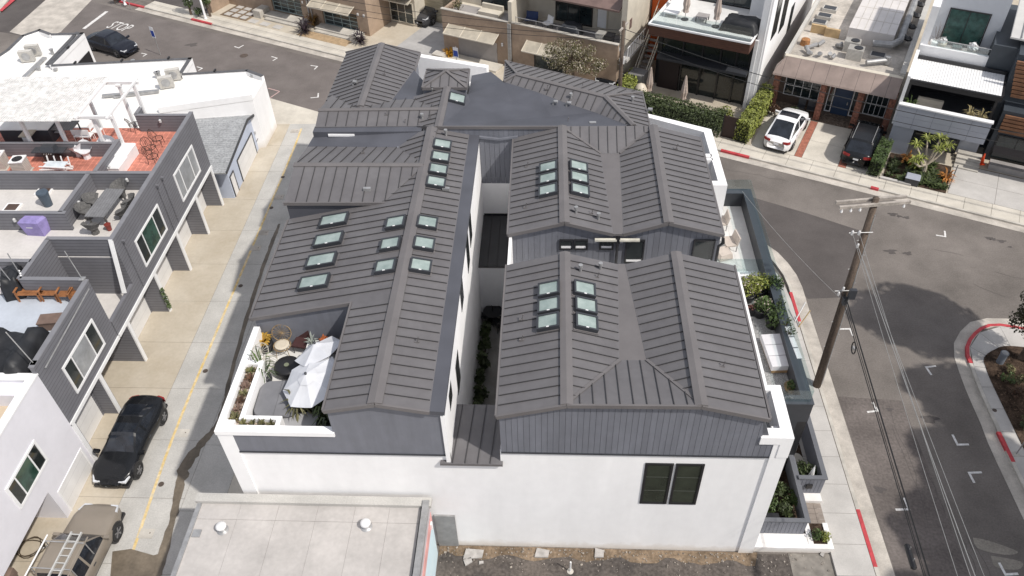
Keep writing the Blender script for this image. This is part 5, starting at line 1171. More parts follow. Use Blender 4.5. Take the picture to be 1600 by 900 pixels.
    # lamps, mirrors, plate
    for sy in (-1, 1):
        zf = sm(top, .9); a = MB()
        a.hexa([(h*.80, sy*w*.60, zf-.10), (h*.955, sy*w*.42, zf-.19), (h*.955, sy*w*.74, zf-.20), (h*.83, sy*w*.86, zf-.12)][::sy], [(h*.80, sy*w*.60, zf-.02), (h*.955, sy*w*.42, zf-.10), (h*.955, sy*w*.74, zf-.11), (h*.83, sy*w*.86, zf-.04)][::sy])
        if front_lens: a.build('headlight', M_lens, t)
        zr_ = sm(belt, -.93)
        MB().hexa([(-h*.995, sy*w*.42, zr_-.22), (-h*.90, sy*w*.90, zr_-.24), (-h*.97, sy*w*.80, zr_-.22), (-h*1.004, sy*w*.5, zr_-.22)][::-sy], [(-h*.985, sy*w*.42, zr_-.07), (-h*.90, sy*w*.90, zr_-.07), (-h*.96, sy*w*.80, zr_-.06), (-h*1.0, sy*w*.5, zr_-.06)][::-sy]).build('tail_light', M_tail, t)
        xm = xA*h - .12; zm = lerpf(belt, xA) + .03
        MB().hexa([(xm-.1, sy*w*.93, zm-.02), (xm+.08, sy*w*.93, zm-.02), (xm+.06, sy*(w+.2), zm), (xm-.1, sy*(w+.2), zm)][::sy], [(xm-.1, sy*w*.93, zm+.08), (xm+.04, sy*w*.93, zm+.08), (xm+.02, sy*(w+.2), zm+.12), (xm-.1, sy*(w+.2), zm+.12)][::sy]).build('mirror', paint, t)
        for xx in (bp*h + .18, bp*h - .75): MB().box(xx-.09, xx+.09, sy*w*.985-.012, sy*w*.985+.012, lerpf(belt, bp)-.16, lerpf(belt, bp)-.13).build('door_handle', M_darkgrey, t)
        if rails: MB().tube([(xC*h, sy*w*.62, zr+.02), (xC*h+.1, sy*w*.62, zr+.07), (xB*h-.1, sy*w*.62, zr+.07), (xB*h, sy*w*.62, zr+.0)], .02, 6).build('roof_rail', M_steel, t)
    if plate: MB().box(-h*1.006, -h*.99, -.16, .16, .62, .73).build('licence_plate', M_plate, t)
    MB().box(h*.96, h*.992, -w*.42, w*.42, .30, .46).build('grille', M_black, t)
    MB().box(-h*.96, h*.96, -w*.8, w*.8, .16, .30).build('underbody', M_black, t)
    return t
def paint(name, c, r=0.25): return mat(name, c, r, 0.04, 1.0, spec=0.3, coat=0.15)
P_black = paint('black_car_paint', (0.010, 0.011, 0.013)); P_white = paint('white_car_paint', (0.80, 0.80, 0.81)); P_tan = paint('tan_car_paint', (0.235, 0.205, 0.17), .4); P_navy = paint('dark_navy_car_paint', (0.012, 0.014, 0.022))
SED_T = [(-1, .72), (-.93, .95), (-.7, 1.0), (.28, .95), (.6, .90), (.88, .76), (1, .52)]
SED_B = [(-1, .66), (-.9, .88), (-.3, .92), (.3, .88), (.7, .80), (.92, .68), (1, .50)]
CPE_T = [(-1, .74), (-.94, .94), (-.75, .98), (.25, .92), (.55, .86), (.86, .72), (1, .46)]
CPE_B = [(-1, .68), (-.9, .88), (-.3, .88), (.3, .83), (.7, .76), (.92, .64), (1, .44)]
SUV_T = [(-1, .80), (-.95, 1.05), (-.8, 1.10), (.35, 1.06), (.65, 1.0), (.9, .86), (1, .60)]
SUV_B = [(-1, .75), (-.93, 1.0), (-.3, 1.05), (.35, 1.0), (.7, .92), (.92, .80), (1, .58)]
car('coupe', 'glossy black coupe parked in the alley by a white garage door', 'car', (-18.95, 21.05, 0.02), R_(-91), 4.75, 1.94, P_black, CPE_T, CPE_B, (-.82, -.30, .08, .44, 1.30), sleek=True, whl=.36, wb=.62, pano=True)
tr = car('pickup_truck', 'tan pickup truck carrying aluminium ladders on a roof rack', 'truck', (-18.75, 14.85, 0.02), R_(88), 5.6, 1.96, P_tan, [(-1, .98), (-.9, 1.05), (-.2, 1.08), (.38, 1.12), (.66, 1.08), (.9, .98), (1, .66)], [(-1, .9), (-.93, 1.02), (-.3, 1.04), (.35, 1.04), (.7, 1.0), (.92, .9), (1, .62)], (-.36, -.28, .18, .44, 1.78), whl=.40, wb=.61, sill=.32)
MB().box(-2.65, -1.05, -.78, .78, 1.02, 1.10).build('truck_bed', M_black, tr)
MB().box(-2.7, -1.0, -.92, -.78, 1.0, 1.14).box(-2.7, -1.0, .78, .92, 1.0, 1.14).build('bed_rail', P_tan, tr)
for x in (.35, -.75, -2.3): MB().tube([(x, -.85, 1.1), (x, -.80, 1.92), (x, .80, 1.92), (x, .85, 1.1)], .025, 6).build('rack_bar', M_steel, tr)
for sy in (-.82, .82): MB().tube([(.6, sy, 1.95), (-2.6, sy, 1.95)], .03, 6).build('rack_rail', M_trim if sy > 0 else P_tan, tr)
ld = thing('ladder', 'aluminium ladder lying on the roof rack of the tan pickup', 'ladder', (-18.45, 14.6, 1.96), R_(88))
M_alu = mat('aluminium', (0.62, 0.62, 0.60), 0.4, 0.1, 5, metal=0.4)
for sy in (-.2, .2): MB().box(-2.2, 1.0, sy-.03, sy+.03, 0, .08).build('stile', M_alu, ld)
for k in range(11): MB().box(-2.1+.3*k-.02, -2.1+.3*k+.02, -.2, .2, .02, .06).build('rung', M_alu, ld)
q = U(178, 78); car('sedan', 'dark navy sedan parked on the street behind the white flat roofed building', 'car', (q.x, q.y, 0.01), ANG, 4.7, 1.85, P_navy, SED_T, SED_B, (-.72, -.36, .16, .48, 1.42))
q = U(1226, 214); car('crossover', 'white crossover with dark glass roof parked on the brick edged driveway', 'car', (q.x, q.y, 0.12), ANG + math.pi/2 - .06, 4.75, 1.92, P_white, SUV_T, SUV_B, (-.92, -.42, .12, .46, 1.62), pano=True, whl=.37)
q = U(1344, 236); car('estate_suv', 'black suv with silver roof rails parked beside the clipped hedge', 'car', (q.x, q.y, 0.12), ANG + math.pi/2 - .02, 4.8, 1.92, P_black, SUV_T, SUV_B, (-.93, -.74, .14, .46, 1.70), rails=True, whl=.37)
q = U(948, 118); car('sedan', 'black car half hidden behind the blossoming tree', 'car', (q.x+.6, q.y-.4, 0.12), ANG - math.pi/2, 4.6, 1.85, P_black, SED_T, SED_B, (-.72, -.36, .16, .48, 1.42))
q = U(675, 36); car('estate_suv', 'dark grey car parked deep in the passage between the tan buildings', 'car', (q.x, q.y+1.0, 0.12), ANG - math.pi/2, 4.6, 1.85, paint('grey_car_paint', (0.05, 0.05, 0.055)), SUV_T, SUV_B, (-.93, -.74, .14, .46, 1.68))

# ================================================================= UTILITY POLES AND WIRES
M_wood = mat('weathered_pole_wood', (0.115, 0.085, 0.065), 0.9, 0.25, 2.5, grain=0.25, gscale=12, stretch=(6, 6, .5))
M_arm = mat('grey_arm_wood', (0.40, 0.36, 0.32), 0.9, 0.2, 3, grain=0.15, gscale=14)
M_porc = mat('porcelain', (0.70, 0.69, 0.68), 0.25, 0.05, 6)
M_wire = mat('black_wire', (0.015, 0.015, 0.015), 0.5, 0.1, 3); M_wirel = mat('bare_wire', (0.36, 0.36, 0.35), 0.4, 0.1, 3, metal=0.3)
up = wthing('utility_pole', 'tall brown wooden utility pole with pale double crossarm beside the pavement', 'pole', (12.72, 25.15, 0.13))
PB, PT_ = Vector((12.72, 25.15, 0.1)), Vector((12.70, 25.75, 10.75))
MB().tube([PB, PB.lerp(PT_, .5), PT_], [.19, .165, .13], 12).build('shaft', M_wood, up, smooth=True)
ca, cb = Vector((11.22, 25.55, 10.55)), Vector((14.05, 25.95, 10.55)); dd = (cb-ca).normalized(); pn = Vector((-dd.y, dd.x, 0))*.17
for s in (1, -1): MB().bar(ca+pn*s, cb+pn*s, .10, .12).build('crossarm', M_arm, up)
for k in (.04, .17, .30, .92):
    q = ca.lerp(cb, k) - pn*1.2
    MB().lathe([(.03, -.16), (.055, -.14), (.03, -.11), (.055, -.09), (.03, -.05), (.02, .02)], q - Vector((0, 0, .06)), 8).build('insulator', M_porc, up)
def at(k): return PB.lerp(PT_, k)
for k, dx in ((.86, -.35), (.86, -.62), (.80, -.25), (.585, -.28), (.56, -.42)):
    q = at(k) + Vector((dx, -.25, 0)); MB().lathe([(.02, -.12), (.05, -.08), (.05, .08), (.02, .12)], q, 8).build('insulator', M_porc, up)
MB().tube([at(.86) + Vector((-.75, -.25, 0)), at(.86) + Vector((.2, -.2, 0))], .02, 6).tube([at(.57) + Vector((-.6, -.2, 0)), at(.57) + Vector((.2, -.15, 0))], .025, 6).build('bracket', M_steel, up)
MB().box(12.62, 12.9, 24.95, 25.12, 6.0, 6.5).box(12.5, 12.66, 25.0, 25.2, 5.6, 5.95).build('terminal_box', M_darkgrey, up)
MB().tube([at(.02) + Vector((.16, -.1, 0)), at(.5) + Vector((.15, -.1, 0)), at(.93) + Vector((.12, -.08, 0))], .03, 6).build('conduit', M_steel, up)
for k in range(9): q = at(.25+.07*k); MB().tube([q, q + Vector((.26 if k % 2 else -.26, -.05, 0))], .012, 5).build('step_bolt', M_steel, up)
def wire(a, b, r, sag, label, m=M_wire, name='power_line', n=14, cat='wire', group=None):
    a, b = Vector(a), Vector(b); c = a; pts = []
    for i in range(n+1):
        t = i/n; p = a.lerp(b, t); p.z -= sag*4*t*(1-t); pts.append(p)
    return tag(MB().tube(pts, r, 5).build(name, m), label, cat, group)
g = 'wires running above the side street'
ep = Vector((10.6, -12, 0))
wire(at(.55)+Vector((-.1, -.1, 0)), (11.0, -12, 6.0), .028, .35, 'thick black telephone cable carrying a splice case above the side street', M_wire, 'telephone_cable', group=g)
wire(at(.56)+Vector((-.3, -.1, 0)), (10.75, -12, 6.1), .018, .35, 'thin black cable running just beside the thick telephone cable', M_wire, 'telephone_cable', group=g)
wire(at(.545)+Vector((-.15, -.1, 0)), (10.9, -12, 5.85), .012, .38, 'thinnest black cable hanging under the thick telephone cable', M_wire, 'telephone_cable', group=g)
wire(at(.80)+Vector((-.25, -.3, 0)), (12.2, -12, 7.6), .014, .6, 'pale bare wire leaving the pole below its crossarm', M_wirel, group=g)
wire(at(.86)+Vector((-.35, -.3, 0)), (11.2, -12, 8.3), .009, .7, 'slim pale wire tied to the inner insulator of the pole bracket', M_wirel, group=g)
wire(at(.86)+Vector((-.62, -.3, 0)), (10.7, -12, 8.3), .008, .7, 'slim pale wire tied to the outer insulator of the pole bracket', M_wirel, group=g)
wire(at(.74)+Vector((.1, -.2, 0)), (13.0, -12, 7.2), .009, .5, 'slim pale wire fixed to the shaft of the utility pole', M_wirel, group=g)
sp = thing('splice_case', 'black cylindrical splice case hanging on the thick telephone cable', 'splice case', (11.78, 13.5, 5.45), R_(88))
MB().tube([(-.45, 0, 0), (-.4, 0, 0), (.4, 0, 0), (.45, 0, 0)], [.04, .10, .10, .04], 10).build('case', M_black, sp); MB().tube([(-.2, 0, 0), (-.2, 0, .25)], .015, 6).tube([(.2, 0, 0), (.2, 0, .25)], .015, 6).build('hanger', M_steel, sp)
sp = thing('cable_loop', 'coiled loop of spare black cable hung above the side street', 'cable', (12.25, 22.4, 5.75), R_(88))
MB().tube([(.22*math.cos(a*.4), 0, .26*math.sin(a*.4)) for a in range(17)], .025, 6).build('coil', M_wire, sp); MB().box(-.08, .08, -.03, .03, -.05, .05).build('clamp', M_steel, sp)
wire(at(.5), (9.0, 31.0, 7.2), .008, .2, 'thin service wire from the utility pole to the charcoal roofed house', M_wirel)
# far pole and its lines
fpz = wthing('utility_pole', 'slim brown wooden utility pole standing by the blossoming tree', 'pole', F(-7.6, .95, 0.12))
MB().tube([F(-7.6, .95, .1), F(-7.7, .95, 7.4)], [.16, .11], 10).build('shaft', M_wood, fpz, smooth=True)
MB().bar(F(-7.7, .3, 7.0), F(-7.7, 1.7, 7.0), .1, .1).build('crossarm', M_arm, fpz)
for k in range(7): MB().tube([F(-7.65, .95, 2+.6*k), F(-7.65 + (.25 if k % 2 else -.25), .95, 2+.6*k)], .012, 5).build('step_bolt', M_steel, fpz)
MB().tube([F(-7.45, .8, 4.6), F(-7.45, .8, 5.1)], .05, 8).build('insulator', M_porc, fpz)
for k, (t0, z0, z1, z2) in enumerate(((.95, 6.9, 4.6, 4.3), (1.1, 6.2, 4.0, 4.0), (.8, 6.6, 4.3, 4.5))):
    if k < 2:
        wire(F(-7.65, t0, z0), F(30, t0, z0 + .5), .022 if k == 0 else .018, 1.8 + .1*k, ('upper', 'lower')[k] + ' black line from the slim far pole along the houses with driveways', M_wire, group='lines along the far pavement')
    wire(F(-7.65, t0, z0 - .1), F(-60, t0, z0 - .6 - .8*(k == 1)), .016, 1.9 + .1*k, ('upper', 'lower', 'middle')[k] + ' black line from the slim far pole past the tan buildings', M_wire, group='lines along the far pavement')
# ================================================================= PLANTS (generators)
M_leafd = mat('dark_green_leaf', (0.058, 0.08, 0.025), 0.55, 0.25, 2.5, island=0.45)
M_leafb = mat('bright_green_leaf', (0.25, 0.28, 0.055), 0.55, 0.25, 2.0, island=0.45)
M_leafm = mat('mid_green_leaf', (0.075, 0.12, 0.03), 0.55, 0.25, 2.5, island=0.5)
M_leafo = mat('olive_leaf', (0.14, 0.13, 0.055), 0.6, 0.25, 2.5, island=0.5)
M_leafr = mat('bronze_leaf', (0.10, 0.05, 0.028), 0.6, 0.3, 2.5, island=0.5)
M_bloss = mat('pale_blossom', (0.55, 0.48, 0.40), 0.7, 0.2, 3.0, island=0.3)
M_bark = mat('bark', (0.13, 0.095, 0.07), 0.95, 0.25, 6, grain=0.2, gscale=18)
M_soil = M_mulch
def tree(name, label, loc, h, cr, cz, m=M_leafd, n=5000, ls=.11, seed=0, nb=38, br=.55, lean=(0, 0), m2=None, n2=0, trunks=1, group=None, cat='tree'):
    rnd = random.Random(seed); t = thing(name, label, cat, loc, 0, group)
    tk = MB(); base = Vector((0, 0, -.05)); topc = Vector((lean[0], lean[1], cz))
    blobs = blobs_in(rnd, topc, cr, nb, br)
    for k in range(trunks):
        b0 = base + Vector((rnd.uniform(-.15, .15)*(trunks > 1), rnd.uniform(-.15, .15)*(trunks > 1), 0))
        fork = Vector((lean[0]*.5 + rnd.gauss(0, .1), lean[1]*.5 + rnd.gauss(0, .1), cz - cr[2]*.55))
        tk.tube([b0, b0.lerp(fork, .5) + Vector((rnd.gauss(0, .05), rnd.gauss(0, .05), 0)), fork], [.045*h**.8/trunks**.5, .036*h**.8/trunks**.5, .028*h**.8/trunks**.5], 8)
        for b in rnd.sample(blobs, min(10, len(blobs))):
            c = Vector(b[0]); mid = fork.lerp(c, .5) + Vector((0, 0, .12))
            tk.tube([fork, mid, c], [.018*h**.8, .012*h**.8, .004*h**.8], 5)
    tk.build('trunk', M_bark, t)
    mb = MB(); leaves(mb, blobs, n, ls, rnd); cw = mb.build('crown', m, t)
    if m2: mb = MB(); leaves(mb, blobs, n2, ls*.8, rnd, shell=.3); mb.build('blossom', m2, t)
    return t
def shrub(name, label, loc, r, m=M_leafm, n=500, ls=.07, seed=0, cat='shrub', group=None, m2=None, n2=0, nb=7):
    rnd = random.Random(seed); t = thing(name, label, cat, loc, 0, group)
    bl = blobs_in(rnd, (0, 0, r[2]), (r[0]*.6, r[1]*.6, r[2]*.5), nb, min(r)*.55)
    tk = MB()
    for b in bl[:5]: tk.tube([(0, 0, -.03), Vector(b[0])*.5, b[0]], [.02, .014, .006], 5)
    tk.build('stems', M_bark, t)
    mb = MB(); leaves(mb, bl, n, ls, rnd, shell=.45); mb.build('foliage', m, t)
    if m2: mb = MB(); leaves(mb, bl, n2, ls*.9, rnd, shell=.2); mb.build('flowers', m2, t)
    return t
def rosette(mb, c, r, n, rnd, w=.05, up=.5, droop=.25):
    c = Vector(c)
    for k in range(n):
        a = 6.283*k/n*2.4 + rnd.uniform(-.2, .2); e = up*rnd.uniform(.3, 1.5); L = r*rnd.uniform(.75, 1.15); d = Vector((math.cos(a), math.sin(a), 0)); s = Vector((-d.y, d.x, 0))
        p0 = c; p1 = c + d*L*.5 + Vector((0, 0, e*L*.8)); p2 = c + d*L + Vector((0, 0, e*L - droop*L))
        mb.add([p0 - s*w*.6, p0 + s*w*.6, p1 + s*w, p1 - s*w, p2], [(0, 1, 2, 3), (3, 2, 4)])
def rosette_plant(name, label, loc, r, n, m, seed=0, w=.05, up=.5, droop=.25, cat='plant', group=None, pot=None):
    rnd = random.Random(seed); t = thing(name, label, cat, loc, 0, group); z = 0
    if pot:
        z = pot[1]; MB().lathe([(pot[0]*.75, 0), (pot[0], z*.5), (pot[0]*.95, z), (pot[0]*.8, z)], n=16).build('pot', pot[2], t, smooth=True)
    mb = MB(); rosette(mb, (0, 0, z), r, n, rnd, w, up, droop); mb.build('leaves', m, t)
    MB().lathe([(.04+r*.08, z-.05), (.03, z+.08), (.005, z+.12)], n=8).build('heart', m, t)
    return t
def hedge(label, corners, h, m, n, ls, seed, w=.8, group=None, z0=.11):
    """clipped hedge along a polyline of ground points"""
    rnd = random.Random(seed); P = [Vector((p[0], p[1], 0)) for p in corners]; t = wthing('hedge', label, 'hedge', P[0] + Vector((0, 0, z0)), group)
    core = MB(); mb = MB(); tot = sum((P[i+1]-P[i]).length for i in range(len(P)-1))
    for i in range(len(P)-1):
        a, b = P[i], P[i+1]; d = (b-a); L = d.length; d.normalize(); s = Vector((-d.y, d.x, 0))
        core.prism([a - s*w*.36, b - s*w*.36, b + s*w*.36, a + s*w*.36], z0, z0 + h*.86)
        for _ in range(int(n*L/tot)):
            u = rnd.uniform(-.15, L+.15); f = rnd.random()
            lum = 1 + .16*noise.noise(Vector((u*1.3 + i*9, 0, seed)))
            if f < .45: v = rnd.uniform(-.5, .5); z = h*(lum + rnd.gauss(0, .05)); nn = Vector((rnd.gauss(0, .4), rnd.gauss(0, .4), 1))
            elif f < .9: sg = -1 if rnd.random() < .6 else 1; v = sg*(.46*lum + rnd.gauss(0, .04)); z = h*rnd.uniform(.03, 1.0); nn = s*sg + Vector((rnd.gauss(0, .4), rnd.gauss(0, .4), .5))
            else: v = rnd.uniform(-.5, .5); z = h*rnd.uniform(.1, 1); u = rnd.choice((-.05, L+.05)) + rnd.gauss(0, .06); nn = Vector((rnd.gauss(0, 1), rnd.gauss(0, 1), .4))
            q = a + d*u + s*v*w + Vector((0, 0, z0+z)); nn.normalize(); aa = nn.orthogonal().normalized(); aa.rotate(Matrix.Rotation(rnd.uniform(0, 6.28), 3, nn)); bb = nn.cross(aa); k = ls*rnd.uniform(.6, 1.4)
            mb.add([q - aa*k*.7, q + bb*k*.4 + nn*k*.12, q + aa*k*.7, q - bb*k*.4 + nn*k*.12], [(0, 1, 2, 3)])
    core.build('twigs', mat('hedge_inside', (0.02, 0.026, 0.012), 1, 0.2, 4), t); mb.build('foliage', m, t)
    return t

# ================================================================= HOUSES ON THE FAR STREET
FM = Matrix.Translation(OS) @ Matrix.Rotation(ANG, 4, 'Z')
def fthing(name, label, cat, s, t, z=0.0, group=None): return wthing(name, label, cat, F(s, t, z), group)
def fb(par, name, m, *boxes):
    mb = MB()
    for b in boxes: mb.box(*b, M=FM)
    return mb.build(name, m, par)
def fl(s, t, z): return F(s, t, z)
M_tan = mat('tan_stucco', (0.36, 0.27, 0.20), 0.9, 0.12, 0.7, grain=0.08, gscale=4, bump=0.1)
M_cream = mat('cream_stucco', (0.60, 0.55, 0.46), 0.9, 0.08, 0.8, grain=0.04)
M_awn = mat('awning_metal', (0.52, 0.47, 0.38), 0.5, 0.12, 1.5, metal=0.2)
M_dglass = mat('blue_grey_glass', (0.03, 0.042, 0.045), 0.06, 0.4, 0.8, spec=0.7)
M_tealfr = mat('pale_teal_frame', (0.27, 0.34, 0.34), 0.5, 0.08, 3)
M_bronze = mat('bronze_seam_metal', (0.17, 0.115, 0.10), 0.5, 0.15, 1.2)
M_deckg = mat('grey_deck', (0.33, 0.31, 0.30), 0.8, 0.12, 1.5)
def fwin(par, s0, s1, z0, z1, t, cols, rows, fr=.06, mf=M_black, mg=M_dglass, name='window'):
    f = fb(par, name, mf, (s0, s1, t-.05, t+.05, z0, z0+fr), (s0, s1, t-.05, t+.05, z1-fr, z1), (s0, s0+fr, t-.05, t+.05, z0+fr, z1-fr), (s1-fr, s1, t-.05, t+.05, z0+fr, z1-fr))
    for i in range(cols):
        for j in range(rows):
            a, b = s0+fr + (s1-s0-2*fr)*i/cols, s0+fr + (s1-s0-2*fr)*(i+1)/cols; c, d = z0+fr + (z1-z0-2*fr)*j/rows, z0+fr + (z1-z0-2*fr)*(j+1)/rows
            fb(f, 'pane', mg, (a+fr*.35, b-fr*.35, t-.02, t+.03, c+fr*.35, d-fr*.35))
    if cols > 1 or rows > 1: fb(f, 'muntin', mf, *[(s0+fr + (s1-s0-2*fr)*i/cols - fr*.36, s0+fr + (s1-s0-2*fr)*i/cols + fr*.36, t-.04, t+.02, z0+fr, z1-fr) for i in range(1, cols)], *[(s0+fr, s1-fr, t-.035, t+.02, z0+fr + (z1-z0-2*fr)*j/rows - fr*.36, z0+fr + (z1-z0-2*fr)*j/rows + fr*.36) for j in range(1, rows)])
    return f
def awning(par, s0, s1, t, z1, z0, out, n=3):
    a = MB().slab([fl(s0, t, z1), fl(s0, t-out, z0), fl(s1, t-out, z0), fl(s1, t, z1)], .04).build('awning', M_awn, par)
    mb = MB()
    for k in range(n+1): s = s0 + (s1-s0)*k/n; mb.bar(fl(s, t, z1+.02), fl(s, t-out, z0+.02), .05, .05)
    mb.build('awning_rib', M_cream, a)
    MB().bar(fl(s0, t-out, z0), fl(s1, t-out, z0), .05, .08).build('awning_edge', M_cream, a)
# --- first tan building
b1 = fthing('tan_building', 'tan stucco building with two gridded glass garage doors under metal awnings', 'building', -38.5, 8)
fb(b1, 'wall', M_tan, (-46.4, -31.0, 4.7, 12, 0, 6))
fb(b1, 'pier', M_tan, (-46.4, -41.2, 4.45, 4.7, 0, 6), (-37.9, -35.7, 4.45, 4.7, 0, 6), (-32.1, -31.0, 4.45, 4.7, 0, 6), (-41.2, -37.9, 4.45, 4.7, 1.95, 6), (-35.7, -32.1, 4.45, 4.7, 1.75, 6))
fwin(b1, -41.2, -37.9, .45, 1.95, 4.66, 4, 4, .07, M_tealfr, name='garage_door'); fwin(b1, -35.7, -32.1, .25, 1.75, 4.66, 4, 4, .07, M_tealfr, name='garage_door')
awning(b1, -36.4, -32.2, 4.45, 2.4, 2.05, .95); awning(b1, -41.6, -37.6, 4.45, 2.75, 2.4, .95)
for s in (-37.1, -36.8): MB().tube([fl(s, 4.38, 0.1), fl(s, 4.38, 6)], .06, 8).build('downpipe', M_steel, b1)
for s in (-37.6, -36.3, -31.9, -31.3): fb(b1, 'wall_lamp', M_lamp, (s-.06, s+.06, 4.33, 4.45, 1.75, 1.95))
fb(b1, 'step', M_kerb, (-41.5, -37.3, 3.5, 4.5, .05, .38), (-41.2, -37.0, 3.15, 3.5, .05, .24)); fb(b1, 'step', M_kerb, (-36.0, -31.9, 3.5, 4.5, .05, .32), (-35.8, -31.7, 3.15, 3.5, .05, .2))
fb(b1, 'planter', M_kerb, (-42.4, -41.6, 3.2, 4.5, .05, .75)); fb(b1, 'planter', M_kerb, (-32.0, -31.1, 3.0, 3.9, .05, .7))
fwin(b1, -30.9, -28.6, .3, 2.1, 7.5, 3, 2, .06, M_cream, M_dglass); fb(b1, 'wall', M_cream, (-31, -28.4, 7.55, 12, 0, 5)); fb(b1, 'rear_wall', mat('board_formed_wall', (0.40, 0.35, 0.25), 0.9, 0.2, 1.0, stretch=(1, 1, 8)), (-28.5, -26.6, 9.0, 12, 0, 4)); awning(b1, -31.0, -28.4, 7.5, 2.7, 2.4, .9, 2)
fb(b1, 'balcony', M_steel, (-31, -28.2, 6.2, 7.5, 3.0, 3.2))
for k, (s, t_) in enumerate([(-45.2+.9*i, 2.5+.75*j) for i in range(3) for j in range(4)]):
    fb(fp, 'stepping_slab', M_conc2, (s, s+.62, t_, t_+.55, .1, .155))
MB().prism([F(-45.5, 2.3), F(-42.5, 2.3), F(-42.5, 5.5), F(-45.5, 5.5)], .1, .122).build('gravel_bed', M_dirt, fp)
for s in (-42.3, -41.0, -39.6): fb(fp, 'stepping_slab', M_conc2, (s, s+.85, 2.25, 2.85, .1, .15))
fb(fp, 'gravel_bed', mat('tan_gravel', (0.42, 0.30, 0.18), 1, .15, 3, grain=.2), (-36.8, -31.8, 2.1, 3.1, .1, .125))
M_purp = mat('purple_grass', (0.035, 0.022, 0.03), 0.6, 0.3, 4, island=0.4); M_rust = mat('rusty_foliage', (0.22, 0.12, 0.03), 0.6, 0.3, 4, island=0.5)
for px, py, r, n, m, l, sd in ((477, 52, .85, 110, M_purp, 'dark purple flax clump by the kerbside between the garage doors', 1), (563, 68, .75, 100, M_purp, 'dark purple flax clump by the corner planter of the tan building', 2), (490, 40, .8, 80, M_rust, 'rust coloured grass clump against the tan wall', 3)):
    q = U(px, py, .1); rosette_plant('flax_clump', l, (q.x, q.y, .1), r, n, m, sd, .035, 1.1, .35, group='flax clumps along the tan building')
# boundary wall, cypresses and lamp by the car park
bw = fthing('garden_wall', 'low tan wall beside the car park', 'wall', -46.4, 6); fb(bw, 'wall', M_tan, (-46.6, -46.3, 2.3, 9, 0, 1.2)); fb(bw, 'coping', M_cream, (-46.65, -46.25, 2.25, 9, 1.2, 1.27))
for px, py, l in ((299, 23, 'columnar cypress left of the white lamp post by the car park'), (329, 26, 'columnar cypress right beside the tan car park wall')):
    q = U(px, py, .1); tree('cypress', l, (q.x, q.y, .12), 3.4, (.25, .25, 1.2), 1.75, M_leafm, 1400, .08, px, 16, .32, group='cypresses by the car park')
q = U(322, 30, .1); t = thing('lamp_post', 'white tapered lamp post by the car park entrance', 'lamp', (q.x, q.y, .1)); MB().lathe([(.16, 0), (.16, .12), (.09, .2), (.06, 5)], n=12).build('post', M_trim, t, smooth=True); MB().box(-.1, .8, -.1, .1, 4.95, 5.1).build('lamp_head', M_trim, t)
q = U(205, 14, .1); t = thing('street_sign', 'thin sign post on the corner by the red kerb', 'sign', (q.x, q.y, .1), ANG); MB().tube([(0, 0, 0), (0, 0, 2.6)], .03, 6).build('post', M_steel, t); MB().box(-.3, .3, -.02, .02, 1.9, 2.5).build('plate', M_tail, t)
q = U(196, 8, .1); t = thing('fire_hydrant', 'small white hydrant on the pavement corner', 'hydrant', (q.x, q.y, .12)); MB().lathe([(.14, 0), (.14, .06), (.09, .08), (.09, .5), (.12, .52), (.1, .62), (.02, .68)], n=12).build('barrel', M_trim, t, smooth=True); MB().tube([(-.18, 0, .4), (.18, 0, .4)], .05, 8).build('outlet', M_trim, t)
for k, (px, py) in enumerate(((180, 5), (188, 2), (310, 26))): q = U(px, py, .1); shrub('shrub', ('red leaved low shrub at the far street corner', 'dense green low shrub at the far street corner', 'low green shrub at the foot of the white lamp post')[k], (q.x, q.y, .1), (.7, .7, .45), (M_leafr, M_leafd, M_leafm)[k], 260, .1, k)
# stairs and driveway between the tan buildings
sr = fthing('staircase', 'white outdoor staircase at the end of the passage between tan buildings', 'stairs', -25.5, 10)
for k in range(7): fb(sr, 'tread', M_black if k % 2 else M_trim, (-27.2, -25.9, 10.0+.3*k, 10.4+.3*k, .2+.2*k, .28+.2*k))
fb(sr, 'stringer', M_trim, (-27.3, -27.15, 9.9, 12.2, .1, 1.8), (-25.9, -25.75, 9.9, 12.2, .1, 1.8))
MB().prism([F(-28.0, 2.0), F(-24.2, 2.0), F(-24.2, 14), F(-28.0, 14)], .1, .118).build('driveway_slab', mat('grey_drive', (0.40, 0.39, 0.38), .9, .1, 1), fp)
q = F(-23.15, 4.1); rosette_plant('orange_shrub', 'glowing orange shrub beside the grey garage door', (q.x, q.y, .1), .55, 190, mat('orange_foliage', (0.55, 0.27, 0.02), 0.6, 0.3, 4, island=0.4), 6, .05, 1.0, .3)
# --- second tan building
b2 = fthing('tan_building', 'tan stucco building with plain grey garage door and terrace above', 'building', -17, 8)
fb(b2, 'wall', M_tan, (-24.0, -18.2, 4.8, 7.2, 0, 3.1), (-17.9, -9.4, 4.8, 7.2, 0, 3.1)); fb(b2, 'parapet', M_tan, (-24.0, -18.2, 4.8, 5.0, 3.1, 3.62), (-17.9, -9.4, 4.8, 5.0, 3.1, 3.66)); fb(b2, 'coping', M_kerb, (-24.05, -18.2, 4.76, 5.04, 3.62, 3.68), (-17.9, -9.4, 4.76, 5.04, 3.66, 3.72))
fb(b2, 'terrace_floor', M_deckg, (-24, -9.4, 5.0, 7.2, 3.1, 3.13)); fb(b2, 'side_wall', M_tan, (-24.0, -23.8, 5, 7.2, 3.1, 3.6))
fb(b2, 'garage_door', mat('grey_garage_door', (0.30, 0.28, 0.27), .7, .06, 1), (-22.6, -19.2, 4.74, 4.8, .1, 1.78))
awning(b2, -23.4, -19.0, 4.8, 2.55, 2.15, .95); awning(b2, -16.6, -12.9, 4.8, 2.6, 2.15, .95)
fwin(b2, -16.0, -13.4, .1, 1.9, 4.79, 2, 1, .07)
